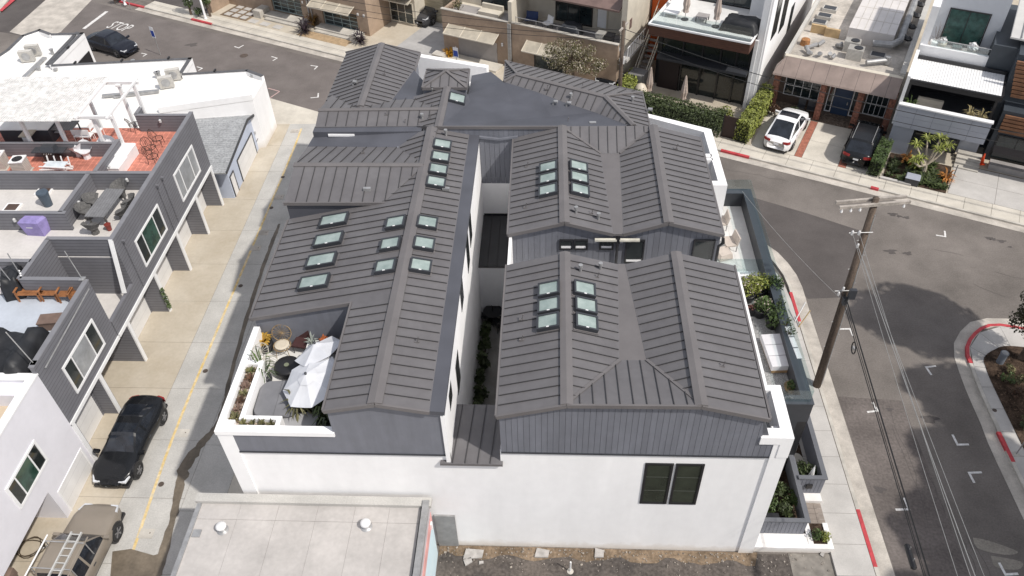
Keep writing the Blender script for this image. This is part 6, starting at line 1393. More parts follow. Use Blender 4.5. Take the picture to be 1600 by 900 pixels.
for s in (-18.15, -17.95, -18.05): MB().tube([fl(s, 4.7, 0.1), fl(s, 4.7, 3.6)], .055, 8).build('downpipe', M_steel, b2)
fb(b2, 'step', M_conc, (-23.6, -18.6, 3.4, 4.6, .05, .28)); fb(b2, 'planter', M_kerb, (-24.2, -23.2, 3.2, 3.9, .05, .6))
for s in (-23.1, -18.7, -16.9): fb(b2, 'wall_lamp', M_lamp, (s-.06, s+.06, 4.68, 4.8, 1.7, 1.95))
fb(b2, 'upper_wall', M_cream, (-24, -9.4, 7.6, 12, 3.1, 7)); fb(b2, 'lower_wall', M_cream, (-24, -9.4, 7.2, 12, 0, 3.1))
fwin(b2, -22.0, -18.8, 3.2, 6.0, 7.58, 3, 1, .08); fwin(b2, -15.6, -12.6, 3.2, 6.0, 7.58, 3, 2, .08); fwin(b2, -12.3, -11.4, 3.2, 6, 7.58, 1, 1, .08, M_cream, M_trim)
MB().slab([fl(-17.6, 5.6, 5.75), fl(-9.8, 5.6, 5.75), fl(-9.8, 7.6, 6.3), fl(-17.6, 7.6, 6.3)], .12).build('canopy', M_bronze, b2)
fb(b2, 'dividing_wall', M_cream, (-18.2, -17.9, 4.9, 7.6, 3.1, 5.2))
fb(b2, 'end_wall', M_cream, (-9.6, -9.2, 5.6, 12, 0, 7)); fb(b2, 'opening', M_bronze, (-9.21, -9.17, 6.2, 6.6, 4.3, 5.0))
fb(b2, 'landing', M_conc2, (-9.2, -8.6, 4.6, 8, 2.6, 2.8))
for k in range(7): MB().tube([fl(-8.62, 4.7+.5*k, 2.8), fl(-8.62, 4.7+.5*k, 3.7)], .02, 6).build('baluster', M_trim, b2)
MB().tube([fl(-8.62, 4.6, 3.7), fl(-8.62, 8, 3.7)], .025, 6).build('handrail', M_trim, b2)
for k in range(5): MB().tube([fl(-17.6 + .02, 4.92, 3.66), fl(-17.6+.02, 4.92, 4.2)], .02, 6).build('baluster', M_steel, b2) if k == 0 else MB().tube([fl(-17.6 + k*1.7, 4.9, 3.6), fl(-17.6 + k*1.7, 4.9, 4.15)], .02, 6).build('baluster', M_steel, b2)
MB().tube([fl(-17.6, 4.9, 4.15), fl(-10.8, 4.9, 4.15)], .022, 6).build('handrail', M_steel, b2)
def simple_chair(loc, rz, m, label, name='garden_chair', w=.55, cat='chair', group=None, h=.85):
    t = thing(name, label, cat, loc, rz, group)
    MB().box(-w/2, w/2, -.28, .28, .36, .44).build('seat', m, t); MB().hexa([(-w/2, .22, .40), (w/2, .22, .40), (w/2, .30, .40), (-w/2, .30, .40)], [(-w/2, .32, h), (w/2, .32, h), (w/2, .38, h), (-w/2, .38, h)]).build('backrest', m, t)
    for sx in (-1, 1):
        for sy in (-.25, .27): MB().tube([(sx*(w/2-.03), sy, 0), (sx*(w/2-.03), sy, .38)], .02, 6).build('leg', M_darkgrey, t)
    return t
M_blue = mat('navy_fabric', (0.03, 0.05, 0.13), .8, .1, 4)
simple_chair(F(-17.0, 6.3, 3.13), ANG+.2, M_blue, 'navy blue lounge chair on the terrace of the tan building', w=.9)
simple_chair(F(-15.6, 6.2, 3.13), ANG-.4, M_trim, 'white chair next to the navy lounge chair on the terrace', w=.6)
covered(F(-13.6, 6.0, 3.13), ANG, .8, .5, .8, 'dark mesh covered furniture on the terrace under the bronze canopy', 'covered_furniture', 12, m=M_darkgrey)
t = fthing('patio_sofa', 'low pale sofa on the left terrace of the tan building', 'sofa', -20.5, 6.1, 3.13); fb(t, 'seat', M_cream, (-21.4, -19.6, 5.9, 6.6, 3.13, 3.5)); fb(t, 'backrest', M_cream, (-21.4, -19.6, 6.6, 6.8, 3.13, 3.85))
for k, s in enumerate((-11.0, -10.3)): t = thing('dustbin', ('pale grey wheeled bin', 'black wheeled bin')[k] + ' on the terrace end by the white rail', 'bin', F(s, 5.4, 3.13), ANG); MB().hexa([(-.22, -.25, 0), (.22, -.25, 0), (.22, .25, 0), (-.22, .25, 0)], [(-.28, -.32, .85), (.28, -.32, .85), (.28, .32, .85), (-.28, .32, .85)]).build('body', (M_ac, M_black)[k], t); MB().box(-.3, .3, -.34, .36, .85, .92).build('lid', (M_ac, M_black)[k], t)
q = U(770, 3, 3.2); shrub('potted_shrub', 'leafy plant on the left end of the tan terrace', F(-23.2, 6.0, 3.13), (.5, .5, .5), M_leafo, 240, .09, 31)
# parking sign in front of the grey garage
q = F(-20.7, 1.3); t = thing('street_sign', 'blue and white parking sign on a thin post before the grey garage', 'sign', (q.x, q.y, .1), ANG); MB().tube([(0, 0, 0), (0, 0, 2.7)], .03, 6).build('post', M_steel, t)
MB().box(-.22, .22, -.045, -.03, 1.85, 2.65).build('plate', M_trim, t); MB().box(-.19, .19, -.052, -.045, 1.95, 2.4).build('blue_field', mat('sign_blue', (0.03, 0.07, 0.35), .5, .05, 4), t); MB().box(-.19, .19, -.05, -.044, 1.35, 1.65).build('lower_plate', M_trim, t)
q = U(251, 86); t = thing('street_sign', 'blue and white sign on a thin post by the white flat roofed building', 'sign', (q.x, q.y, 0), ANG); MB().tube([(0, 0, 0), (0, 0, 2.4)], .03, 6).build('post', M_steel, t); MB().box(-.2, .2, -.045, -.03, 1.5, 2.4).build('plate', M_trim, t); MB().box(-.17, .17, -.052, -.045, 1.6, 2.1).build('blue_field', MATS['sign_blue'], t)
# --- steps and orange wall
ow = fthing('orange_building', 'bright orange painted building behind the steep outdoor steps', 'building', -7.5, 13); fb(ow, 'wall', mat('orange_paint', (0.62, 0.12, 0.025), .8, .08, 1), (-9.1, -7.4, 10.5, 14, 0, 5)); fb(ow, 'coping', M_bronze, (-9.2, -7.35, 10.45, 10.7, 5, 5.1))
sr = fthing('staircase', 'steep outdoor steps with pale stringers beside the dark glass house', 'stairs', -8, 8)
for k in range(14): fb(sr, 'tread', mat('grey_tread', (0.22, .2, .18), .8, .1, 3), (-8.5, -7.75, 6.2+.33*k, 6.5+.33*k, .25+.27*k, .32+.27*k))
for s in (-8.58, -7.7): MB().bar(fl(s, 6.0, .3), fl(s, 11, 4.4), .08, .3).build('stringer', M_cream, sr); MB().bar(fl(s, 6.0, 1.15), fl(s, 11, 5.2), .05, .05).build('handrail', M_cream, sr)
fb(sr, 'side_wall', mat('grey_render', (0.17, 0.165, 0.165), .9, .1, 1), (-8.6, -7.45, 5.0, 6.1, 0, 1.6))
# --- modern dark glass house
mh = fthing('modern_house', 'modern white house with dark glazing and deep timber edged roof deck', 'house', -3.5, 12)
M_brown = stripes(mat('brown_timber', (0.10, 0.04, 0.024), .6, .15, 2, stretch=(1, 1, 6)), (0, 0, 1), .14, .015, .5, .2)
fb(mh, 'glass_wall', M_glassd, (-6.9, -.55, 6.85, 6.9, .1, 4.3)); fb(mh, 'wall', M_black, (-7.3, -.35, 7.2, 22, 0, 4.4))
for s in (-6.9, -5.3, -3.9, -2.6, -1.5, -.6): fb(mh, 'mullion', M_black, (s-.06, s+.06, 6.74, 6.86, .1, 4.3))
fb(mh, 'dark_panel', mat('dark_cladding', (0.02, 0.012, 0.012), .6, .1, 1), (-6.85, -5.4, 6.7, 6.78, .1, 2.6))
fb(mh, 'canopy', M_darkgrey, (-6.9, -.5, 5.9, 7.0, 2.7, 2.9))
fb(mh, 'side_wall', M_white, (-.35, .25, 6.6, 26, 0, 8.3)); fb(mh, 'corner_column', M_trim, (-.42, -.2, 6.35, 6.6, 0, 5.2))
dk = fb(mh, 'deck_slab', M_brown, (-7.35, -.42, 4.95, 10, 4.85, 5.55)); fb(mh, 'deck_edge', M_trim, (-7.4, -.38, 4.88, 5.0, 5.55, 5.66), (-.45, -.35, 5.0, 9, 5.55, 5.66), (-7.4, -7.3, 5.0, 9, 5.55, 5.66)); fb(mh, 'deck_floor', M_tile, (-7.3, -.45, 5.6, 10, 5.55, 5.58)); fb(mh, 'deck_border', mat('brushed_steel', (.33, .34, .35), .35, .1, 2, metal=.6), (-7.3, -.45, 5.0, 5.6, 5.55, 5.6))
for k in range(4): fb(mh, 'glass_panel', M_glass, (-7.2+1.68*k, -7.2+1.68*(k+1)-.02, 5.15, 5.165, 5.6, 6.5))
fb(mh, 'upper_wall', M_white, (-7.3, -.3, 10, 22, 5.5, 9.0)); fwin(mh, -5.6, -1.7, 5.6, 8.2, 9.98, 3, 1, .08); fb(mh, 'upper_pier', M_trim, (-1.7, -.3, 9.2, 10, 5.5, 9))
for a, b, c, d in ((8.0, 9.5, 4.6, 7.6), (10.5, 12, 4.0, 7.5), (14, 15, 2.5, 4.5)):
    w_ = fb(mh, 'window', M_black, (.24, .29, a, b, c, d)); fb(w_, 'pane', M_dglass, (.26, .30, a+.1, b-.1, c+.1, d-.1))
MB().tube([fl(.1, 6.5, .1), fl(.1, 6.5, 8)], .05, 8).build('downpipe', M_trim, mh)
def closed_umbrella(loc, label, h=2.3, group=None):
    t = thing('parasol', label, 'parasol', loc, 0, group); m = mat('taupe_canvas', (0.46, 0.38, 0.33), .9, .12, 5)
    MB().tube([(0, 0, 0), (0, 0, h)], .025, 8).build('pole', M_steel, t); MB().lathe([(.25, 0), (.25, .06), (.05, .1)], n=14).build('base', M_darkgrey, t)
    mb = MB(); n = 16; rows = [(.17, .55), (.14, .75), (.20, 1.1), (.13, 1.7), (.05, h-.02), (.012, h+.08)]; vs = []
    for r, z in rows:
        for k in range(n): a = 6.283*k/n; q = r*(1 + .28*(k % 2)); vs.append((q*math.cos(a), q*math.sin(a), z))
    mb.add(vs, [(i*n+k, i*n+(k+1) % n, (i+1)*n+(k+1) % n, (i+1)*n+k) for i in range(len(rows)-1) for k in range(n)]); mb.build('canopy', m, t)
closed_umbrella(F(-5.4, 6.6, 5.58), 'closed taupe parasol on the timber edged roof deck, beside the white loungers'); closed_umbrella(F(-3.2, 6.4, 5.58), 'closed taupe parasol on the timber edged roof deck, beside the black cover')
closed_umbrella(F(-6.9, 5.0, .12), 'closed taupe parasol in the yard by the dark panel'); closed_umbrella(F(-4.3, 4.9, .12), 'closed taupe parasol in the yard before the dark glazing')
covered(F(-1.6, 6.8, 5.58), ANG, 1.25, .8, .75, 'square black cover over a fire table on the roof deck', 'covered_furniture', 8)
t = fthing('lounger', 'white slatted lounger tilted on the timber edged roof deck', 'lounger', -6.4, 7.2, 5.58); fb(t, 'seat', M_trim, (-6.9, -5.9, 6.4, 7.9, 5.85, 5.95)); MB().slab([fl(-6.9, 7.9, 5.9), fl(-5.9, 7.9, 5.9), fl(-5.9, 8.6, 6.6), fl(-6.9, 8.6, 6.6)], .08).build('backrest', M_trim, t)
for s in (-6.85, -5.95):
    for t_ in (6.5, 7.8): fb(t, 'leg', M_trim, (s-.03, s+.03, t_-.03, t_+.03, 5.58, 5.86))
t = fthing('coffee_table', 'grey framed low table between the roof deck parasols', 'table', -4.3, 6.9, 5.58); fb(t, 'tabletop', M_deckg, (-4.7, -3.9, 6.6, 7.3, 5.9, 5.96))
for s in (-4.65, -3.95):
    for t_ in (6.65, 7.25): fb(t, 'leg', M_darkgrey, (s-.03, s+.03, t_-.03, t_+.03, 5.58, 5.9))
t = thing('egg_sculpture', 'smooth pale egg shaped garden seat behind the front hedge', 'seat', F(-7.4, 4.6, .12)); MB().lathe([(.3, 0), (.5, .3), (.48, .7), (.3, 1.05), (.02, 1.2)], n=18).build('shell', mat('pale_resin', (0.62, 0.55, 0.45), .5, .06, 3), t, smooth=True); MB().lathe([(.35, -.02), (.33, .05)], n=16).build('base', M_darkgrey, t)
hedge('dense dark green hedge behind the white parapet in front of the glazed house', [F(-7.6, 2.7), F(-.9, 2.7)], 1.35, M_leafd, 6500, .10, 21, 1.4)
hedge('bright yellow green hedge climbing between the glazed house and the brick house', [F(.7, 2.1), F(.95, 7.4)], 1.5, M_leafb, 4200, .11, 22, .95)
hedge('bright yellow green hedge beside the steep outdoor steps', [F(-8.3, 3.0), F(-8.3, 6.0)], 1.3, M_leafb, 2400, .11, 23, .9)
q = F(-.95, 3.4); shrub('shrub', 'loose pale green shrub leaning over the brown gate', (q.x, q.y, .5), (.7, .6, .6), M_leafb, 420, .1, 5)
t = fthing('gate', 'dark brown solid gate between two hedges', 'gate', -.1, 2.3); fb(t, 'panel', mat('dark_brown_panel', (0.035, 0.018, 0.015), .6, .1, 2), (-.65, .3, 2.25, 2.32, .12, 1.7)); fb(t, 'post', M_black, (-.72, -.65, 2.22, 2.35, .1, 1.75), (.3, .37, 2.22, 2.35, .1, 1.75)); fb(t, 'handle', M_steel, (.15, .19, 2.2, 2.26, .9, 1.1))
fb(fp, 'low_wall', M_cream, (-1.4, -.75, 2.1, 2.3, .1, .5))
# --- brick house with ducts on its roof
bh = fthing('brick_house', 'flat roofed brick house with metal ducts and fans on its roof', 'house', 5, 12)
M_brick = stripes(mat('red_brick', (0.25, 0.11, 0.075), .9, .3, 6, grain=.4, gscale=8), (0, 0, 1), .09, .018, 1.5, .3)
M_pinkm = stripes(mat('pinkish_fascia_metal', (0.30, 0.235, 0.205), .5, .12, 1), tuple(ES), .95, .03, .45, .3)
fb(bh, 'wall', mat('brown_wall', (0.12, 0.085, 0.065), .9, .15, 1.5), (1.2, 9.0, 8.4, 22, 0, 3.4))  # even brown wall behind the porch
fb(bh, 'roof', mat('dusty_roof', (0.50, 0.46, 0.41), .95, .22, .5, grain=.15, gscale=6), (1.5, 8.9, 7.4, 24, 3.4, 3.6)); 
MB().hexa([fl(1.1, 6.55, 3.0), fl(9.0, 6.55, 3.0), fl(9.0, 7.5, 3.3), fl(1.1, 7.5, 3.3)], [fl(1.1, 6.6, 3.1), fl(9.0, 6.6, 3.1), fl(9.0, 7.5, 4.0), fl(1.6, 7.5, 4.0)]).build('fascia', M_pinkm, bh)
fb(bh, 'parapet', M_cream, (1.5, 9.0, 7.5, 7.85, 3.6, 4.02)); fb(bh, 'parapet', M_alley, (8.7, 9.05, 7.85, 24, 3.6, 4.2), (1.4, 1.65, 7.85, 24, 3.6, 4.0))
for s in (1.4, 4.5, 6.9, 8.85): fb(bh, 'brick_pillar', M_brick, (s-.2, s+.2, 6.95, 7.35, .1, 3.1))
d_ = fb(bh, 'door', mat('blue_door', (0.03, 0.06, 0.12), .5, .1, 2), (5.2, 6.3, 8.3, 8.41, .1, 2.3)); fb(d_, 'handle', M_steel, (6.1, 6.16, 8.24, 8.3, 1.0, 1.2))
for a, b in ((4.75, 5.15), (6.35, 6.75)): fwin(bh, a, b, .2, 2.3, 8.36, 1, 1, .06, M_trim)
fwin(bh, 1.8, 4.2, .8, 2.3, 8.36, 4, 2, .05, M_trim); fwin(bh, 7.2, 8.6, .6, 2.3, 8.36, 4, 2, .05, M_trim)
MB().prism([F(1.2, 6.8), F(9.0, 6.8), F(9.0, 8.4), F(1.2, 8.4)], .1, .13).build('porch', mat('cobble_porch', (0.17, 0.13, 0.10), .95, .3, 6, grain=.5, gscale=10), bh)
M_duct = mat('duct_metal', (0.40, 0.40, 0.40), .6, .15, 2, metal=.6)
mon = fb(bh, 'roof_monitor', mat('white_roof_panel', (0.62, 0.59, 0.57), .6, .06, .8), (4.6, 7.6, 12.2, 24, 3.6, 4.6)); 
for s in (5.1, 5.6, 6.1, 6.6, 7.1): fb(mon, 'panel_seam', M_kerb, (s-.015, s+.015, 12.2, 24, 4.6, 4.615))
for t_ in (14, 16, 18): fb(mon, 'panel_seam', M_kerb, (4.6, 7.6, t_-.02, t_+.02, 4.6, 4.613))
MB().tube([fl(8.0, 23, 4.2), fl(8.0, 12.4, 4.2), fl(7.6, 11.6, 4.2), fl(6.4, 11.3, 4.2)], .24, 10).build('duct', M_duct, bh)
for t_ in range(13, 23, 2): MB().tube([fl(8.0, t_+.3, 4.2), fl(8.5, t_, 4.15)], [.2, .16], 8).lathe([(.2, 0), (.26, .1), (.02, .3)], fl(8.5, t_, 4.1), 8).build('duct_branch', M_black if t_ % 4 else M_duct, bh)
MB().tube([fl(6.5, 9.0, 3.9), fl(7.7, 9.8, 3.95)], .16, 10).tube([fl(7.7, 9.8, 3.7), fl(7.7, 9.8, 4.2)], .18, 8).build('duct', M_duct, bh)
for s, t_ in ((5.2, 10.9), (5.6, 9.9)):
    f_ = fb(bh, 'exhaust_fan', M_ac, (s-.5, s+.5, t_-.4, t_+.4, 3.6, 4.35)); MB().lathe([(.28, 4.36), (.28, 4.4), (.02, 4.4)], F(s+.15, t_, 0), 14).build('fan', M_black, f_)
r7 = random.Random(4)
for k in range(9): s, t_ = r7.uniform(2.4, 4.6), r7.uniform(8.8, 11.5); MB().tube([fl(s, t_, 3.75), fl(s+r7.uniform(-.6, .6), t_+r7.uniform(-.5, .5), 3.95)], .14, 8).build('duct_offcut', M_duct, bh)
for s, t_, c in ((2.6, 12.6, M_cream), (3.6, 12.4, M_cream)): fb(bh, 'timber_curb', mat('raw_ply', (0.50, 0.36, 0.20), .9, .12, 2), (s-.5, s+.5, t_-.1, t_+.1, 3.6, 4.2))
for s, t_ in ((2.4, 14), (2.5, 15.2), (2.6, 16.6), (7.0, 10.6)): o = fb(bh, 'roof_hatch', M_alley, (s-.5, s+.5, t_-.35, t_+.35, 3.6, 3.85)); fb(o, 'hatch_lid', M_darkgrey, (s-.42, s+.42, t_-.28, t_+.28, 3.85, 3.88))
MB().lathe([(.35, 3.6), (.3, 4.0), (.02, 4.1)], F(2.2, 10.5, 0), 10).build('roof_pile', mat('orange_debris', (0.42, 0.20, 0.08), .9, .3, 5), bh)
# driveway with brick strips
drv = MB().prism([F(1.4, 2.0), F(9.0, 2.0), F(9.0, 6.8), F(1.4, 6.8)], .1, .118).build('driveway_slab', M_joint, fp)
for a, b, c, d in ((1.4, 4.25, 2.03, 4.3), (1.4, 4.25, 4.32, 6.8), (4.75, 7.0, 2.03, 4.3), (4.75, 7.0, 4.32, 6.8), (7.5, 9.0, 2.03, 4.3), (7.5, 9.0, 4.32, 6.8)): fb(drv, 'concrete_slab', M_conc, (a, b-.015, c, d, .1, .124))
M_brickp = mat('paving_brick', (0.40, 0.15, 0.10), .9, .2, 4, island=.4)
for a in (4.27, 7.02):
    for i in range(40):
        for j in range(4): fb(drv, 'brick', M_brickp, (a + j*.115, a + j*.115 + .105, 2.03+i*.118, 2.03+i*.118+.108, .1, .127))
for k, s in enumerate((1.9, 2.9)):
    q = F(s, 6.3); shrub('shrub', ('bronze leaved shrub at the porch corner', 'dark green shrub at the porch corner')[k], (q.x, q.y, .12), (.6, .6, .55), (M_leafr, M_leafd)[k], 420, .09, 40+k)
for k, s in enumerate((3.3, 3.95)): simple_chair(F(s, 7.6, .13), ANG+.1, M_darkgrey, 'dark metal porch chair ' + ('beside the shrubs' if k == 0 else 'beside the brick pillar'), w=.5, group='porch chairs')
hedge('narrow clipped hedge beside the parked black suv', [F(9.15, 1.9), F(9.3, 4.6)], 1.15, M_leafm, 2600, .075, 24, .75)
# --- grey panel house
M_dkp2 = mat('dark_blue_wall', (.05, .06, .072), .6, .08, 1)
gh_ = fthing('panel_house', 'grey panel clad house with white louvred pergola over its terrace', 'house', 12, 9)
M_panel = mat('grey_cladding', (0.33, 0.35, 0.40), .6, .04, .8)
fb(gh_, 'wall', M_panel, (9.35, 14.55, 6.9, 9, 0, 2.6)); fb(gh_, 'pier', M_panel, (9.32, 10.6, 5.1, 7, 0, 2.1))
fb(gh_, 'void', mat('dark_recess', (.03, .035, .035), .5, .2, 1), (10.6, 13.4, 6.7, 6.9, 0, 2.1)); fwin(gh_, 10.7, 13.3, .1, 2.0, 6.66, 3, 1, .06, M_darkgrey, M_dglass)
for i in range(5):
    s0 = 9.3 + i*1.05
    for j in range(2): fb(gh_, 'cladding_panel', M_panel, (s0+.008, s0+1.042, 5.0, 5.2, 2.1+.72*j+.006, 2.1+.72*(j+1)-.006))
fb(gh_, 'parapet', M_groove, (9.32, 14.53, 5.06, 5.3, 2.12, 3.5)); fb(gh_, 'coping', M_trim, (9.25, 14.6, 4.98, 5.34, 3.54, 3.62)); fb(gh_, 'side_wall', M_trim, (9.2, 9.4, 5.2, 9, 2.1, 5.4), )
fb(gh_, 'terrace_floor', M_darkgrey, (9.4, 14.5, 5.3, 9.4, 2.1, 2.62)); fb(gh_, 'terrace_back_wall', M_black, (9.4, 14.6, 9.3, 9.38, 2.6, 4.9))
for s in (9.5, 14.4): fb(gh_, 'pergola_post', M_black, (s-.08, s+.08, 6.15, 6.3, 2.6, 4.5))
for k in range(33): s = 9.35 + k*.157; fb(gh_, 'louvre', M_trim, (s, s+.143, 6.3, 9.15, 4.66, 4.74))
fb(gh_, 'pergola_beam', M_black, (9.3, 14.6, 6.12, 6.3, 4.45, 4.76), (9.3, 14.6, 9.15, 9.3, 4.45, 4.95), (9.22, 9.35, 6.3, 9.15, 4.45, 4.76), (14.53, 14.66, 6.3, 9.15, 4.45, 4.76))
fb(gh_, 'upper_wall', M_trim, (9.3, 13.4, 9.42, 9.65, 4.3, 5.55)); fb(gh_, 'upper_wall', M_trim, (9.25, 9.7, 9.65, 11.4, 4.3, 8)); fb(gh_, 'balcony_floor', M_deckg, (9.7, 13.3, 9.65, 11.4, 4.3, 5.0)); fb(gh_, 'glass_panel', M_glass, (9.9, 13.2, 9.55, 9.57, 5.55, 6.0)); MB().tube([fl(9.8, 9.56, 6.0), fl(13.3, 9.56, 6.0)], .03, 6).build('handrail', M_steel, gh_)
fb(gh_, 'upper_wall', mat('pale_grey_paint', (.5, .52, .56), .7, .04, 1), (9.3, 13.5, 11.4, 16, 4.3, 9)); w_ = fwin(gh_, 10.3, 12.7, 5.05, 7.4, 11.38, 2, 1, .06, M_black, mat('green_curtain_glass', (.035, .09, .08), .2, .3, 3))
fb(gh_, 'rear_wall', M_dkp2, (13.3, 14.75, 9.4, 16, 0, 6.4))
t = fthing('terrace_sofa', 'pale sofa under the white louvred pergola', 'sofa', 10.8, 6.4, 2.62); fb(t, 'seat', M_cream, (10.2, 11.7, 6.0, 6.7, 2.62, 3.05)); fb(t, 'backrest', M_cream, (10.2, 11.7, 6.7, 6.95, 2.62, 3.4))
t = thing('fire_bowl', 'round grey fire bowl under the white louvred pergola', 'fire bowl', F(12.5, 6.0, 2.62)); MB().lathe([(.25, 0), (.45, .35), (.5, .4), (.3, .4), (.25, .32), (.01, .3)], n=20).build('bowl', M_ac, t); MB().lathe([(.24, .33), (.01, .345)], n=16).build('coals', M_black, t)
for k, s in enumerate((9.9, 13.3, 13.9)): q = F(s, 5.8, 2.62); rosette_plant('potted_palm', ('leafy potted plant in the left corner under the louvred pergola', 'pale gold grass in a pot behind the white coping', 'pale gold grass in a tall pot at the pergola post')[k], q, .5, 40, (M_leafm, mat('gold_grass', (.4, .33, .16), .7, .2, 4, island=.3), MATS.get('gold_grass') or M_leafm)[k], 50+k, .03, 1.4, .4, pot=(.18, .35, M_cream))
for k, s in enumerate((10.1, 10.5, 12.3)):
    t = thing('laundry_basket', ('white pot with a bare shrub by the balcony corner', 'cream basket heaped with white linen on the balcony', 'grey basket heaped with white linen on the balcony')[k], 'basket' if k else 'pot', F(s, 10.4, 5.0)); MB().lathe([(.22, 0), (.3, .45), (.3, .55), (.26, .55)], n=14).build('body', (M_trim, M_cream, M_ac)[k], t, smooth=True)
    if k: mb = MB(); leaves(mb, [((0, 0, .6), (.26, .26, .22))], 60, .2, random.Random(k)); mb.build('linen', M_trim, t)
    else: mb = MB(); rosette(mb, (0, 0, .5), .6, 14, random.Random(3), .01, 1.5, .1); mb.build('twigs', M_bark, t)
t = fthing('side_table', 'small terracotta and glass table between the linen baskets', 'table', 11.4, 10.4, 5.0); fb(t, 'base', mat('terracotta_block', (.5, .27, .2), .8, .1, 3), (11.1, 11.75, 10.15, 10.65, 5.0, 5.25)); fb(t, 'top', M_glass, (11.05, 11.8, 10.1, 10.7, 5.45, 5.5)); fb(t, 'stand', M_steel, (11.15, 11.7, 10.2, 10.6, 5.25, 5.45))
# --- dark slatted house
dh = fthing('slatted_house', 'dark blue grey house with stacked brown timber slats and pale metal roof', 'house', 17, 9)
M_dkpan = stripes(mat('dark_blue_cladding', (.045, .055, .068), .6, .08, 1), (0, 0, 1), .5, .02, .6, .2)
fb(dh, 'wall', M_dkpan, (14.7, 26, 8.2, 16, 0, 6.6)); fb(dh, 'lower_wall', M_dkpan, (15.0, 26, 6.9, 8.2, 0, 3.6)); MB().slab([fl(14.0, 9.5, 7.0), fl(26, 9.5, 6.6), fl(26, 15, 8), fl(14.0, 15, 8)], .1).build('roof', mat('pale_seam_roof', (.55, .54, .52), .5, .05, 1), dh)
for k in range(14): s = 14.0 + k*.6; MB().bar(fl(s, 9.5, 7.06), fl(s, 15, 8.06), .04, .06).build('roof_seam', M_steel, dh)
M_slatb = mat('brown_timber_slat', (.24, .115, .06), .7, .2, 2, island=.3)
for k in range(9): fb(dh, 'timber_slat', M_slatb, (15.1 - .05*k, 19.5, 7.55+.02*k, 7.7+.02*k, 4.2+.25*k, 4.38+.25*k))
for k in range(5): fb(dh, 'timber_slat', M_slatb, (15.2, 18.0, 6.75, 6.86, 2.2+.25*k, 2.38+.25*k))
fwin(dh, 15.3, 17.6, .3, 2.0, 6.88, 2, 1, .07)
fb(dh, 'carport_roof', M_black, (15.2, 24, 5.0, 5.9, 1.55, 1.75)); fb(dh, 'bench', M_deckg, (15.4, 24, 5.7, 6.4, .1, .5))
t = fthing('steps', 'low concrete entry steps beside the grey panel house', 'stairs', 14.2, 6); 
for k in range(4): fb(t, 'tread', M_kerb, (13.5, 14.9, 5.0+.42*k, 5.38+.42*k, .1, .22+.1*k))
q = U(1532, 256, .1); t = thing('traffic_cone', 'orange traffic cone standing by the entry steps', 'cone', (q.x, q.y, .12)); mo = mat('cone_orange', (.75, .08, .02), .5, .05, 4); MB().box(-.2, .2, -.2, .2, 0, .04).build('base', mo, t); MB().lathe([(.16, .04), (.04, .72), (.03, .74)], n=14).build('body', mo, t, smooth=True)
dr2 = MB().prism([F(13.5, 2.0), F(30, 2.0), F(30, 5.6), F(13.5, 5.6)], .1, .119).build('driveway_slab', M_joint, fp)
for k in range(5):
    for j in range(2): fb(dr2, 'concrete_slab', M_conc2, (13.5+2.6*k+.01, 13.5+2.6*(k+1)-.01, 2.03+1.75*j, 2.03+1.75*(j+1)-.02, .1, .125))
# planting bed in front of the grey house
bed = fb(fp, 'planting_bed', M_mulch, (9.75, 13.4, 1.9, 5.0, .1, .17)); fb(fp, 'bed_kerb', M_conc2, (9.6, 11.4, 1.75, 1.95, .1, .25))
r9 = random.Random(9)
for k in range(60):
    s, t_ = r9.uniform(10.9 - .9*(k % 2 == 0), 13.25), r9.uniform(2.05, 4.6); q = F(s, t_, .15)
    rosette_plant('agave', 'dark green agave rosette in the crowded bed before the grey panel house', q, .34, 22, M_leafd, k, .045, .7, .1, group='agaves in the bed before the panel house')
for k, (px, py, c) in enumerate(((1418, 252, 0), (1478, 280, 0), (1432, 262, 1))): q = U(px, py, .3); rosette_plant('aloe_clump', ('orange tinged aloe clump at the grey pier', 'orange tinged aloe clump at the driveway edge', 'green aloe clump beneath the branching tree aloe')[k], (q.x, q.y, .15), .6, 40, (mat('orange_aloe', (.42, .17, .035), .6, .25, 4, island=.4), M_leafb)[c], 70+k, .05, .9, .3)
ta_ = thing('tree_aloe', 'branching tree aloe with pale forked trunk and green rosettes', 'tree', F(11.9, 3.4, .15)); tk = MB(); lv = MB(); r8 = random.Random(8)
tips = [(-.9, .3, 1.9), (-.2, .6, 2.1), (.5, .5, 2.2), (.9, .1, 1.9), (.3, -.1, 1.8), (-.6, -.2, 1.2), (-1.0, -.3, 1.1)]
tk.tube([(0, 0, 0), (0, 0, .5), (-.05, 0, .75)], [.14, .11, .1], 8)
for p in tips: tk.tube([(-.03, 0, .7), (p[0]*.5, p[1]*.5, p[2]*.62), p], [.085, .07, .05], 7); rosette(lv, p, .5, 34, r8, .035, .6, .3)
tk.build('trunk', mat('pale_bark', (.45, .39, .31), .9, .15, 5), ta_); lv.build('crown', M_leafb, ta_)
q = U(1423, 287, .1); t = thing('utility_box', 'squat grey utility box at the edge of the planting bed', 'box', (q.x, q.y, .1), ANG); MB().box(-.4, .4, -.28, .28, 0, .5).build('body', M_darkgrey, t); MB().hexa([(-.42, -.3, .5), (.42, -.3, .5), (.42, .3, .5), (-.42, .3, .5)], [(-.38, -.2, .58), (.38, -.2, .58), (.38, .28, .58), (-.38, .28, .58)]).build('lid', M_panel, t)
t = thing('fence_rail', 'thin dark rail leaning along the driveway edge', 'rail', U(1482, 296, .12), 0); MB().tube([(0, 0, 0), (.85, 1.5, .7)], .025, 6).build('rail', M_darkgrey, t); MB().tube([(.85, 1.5, 0), (.85, 1.5, .75)], .03, 6).build('post', M_darkgrey, t)
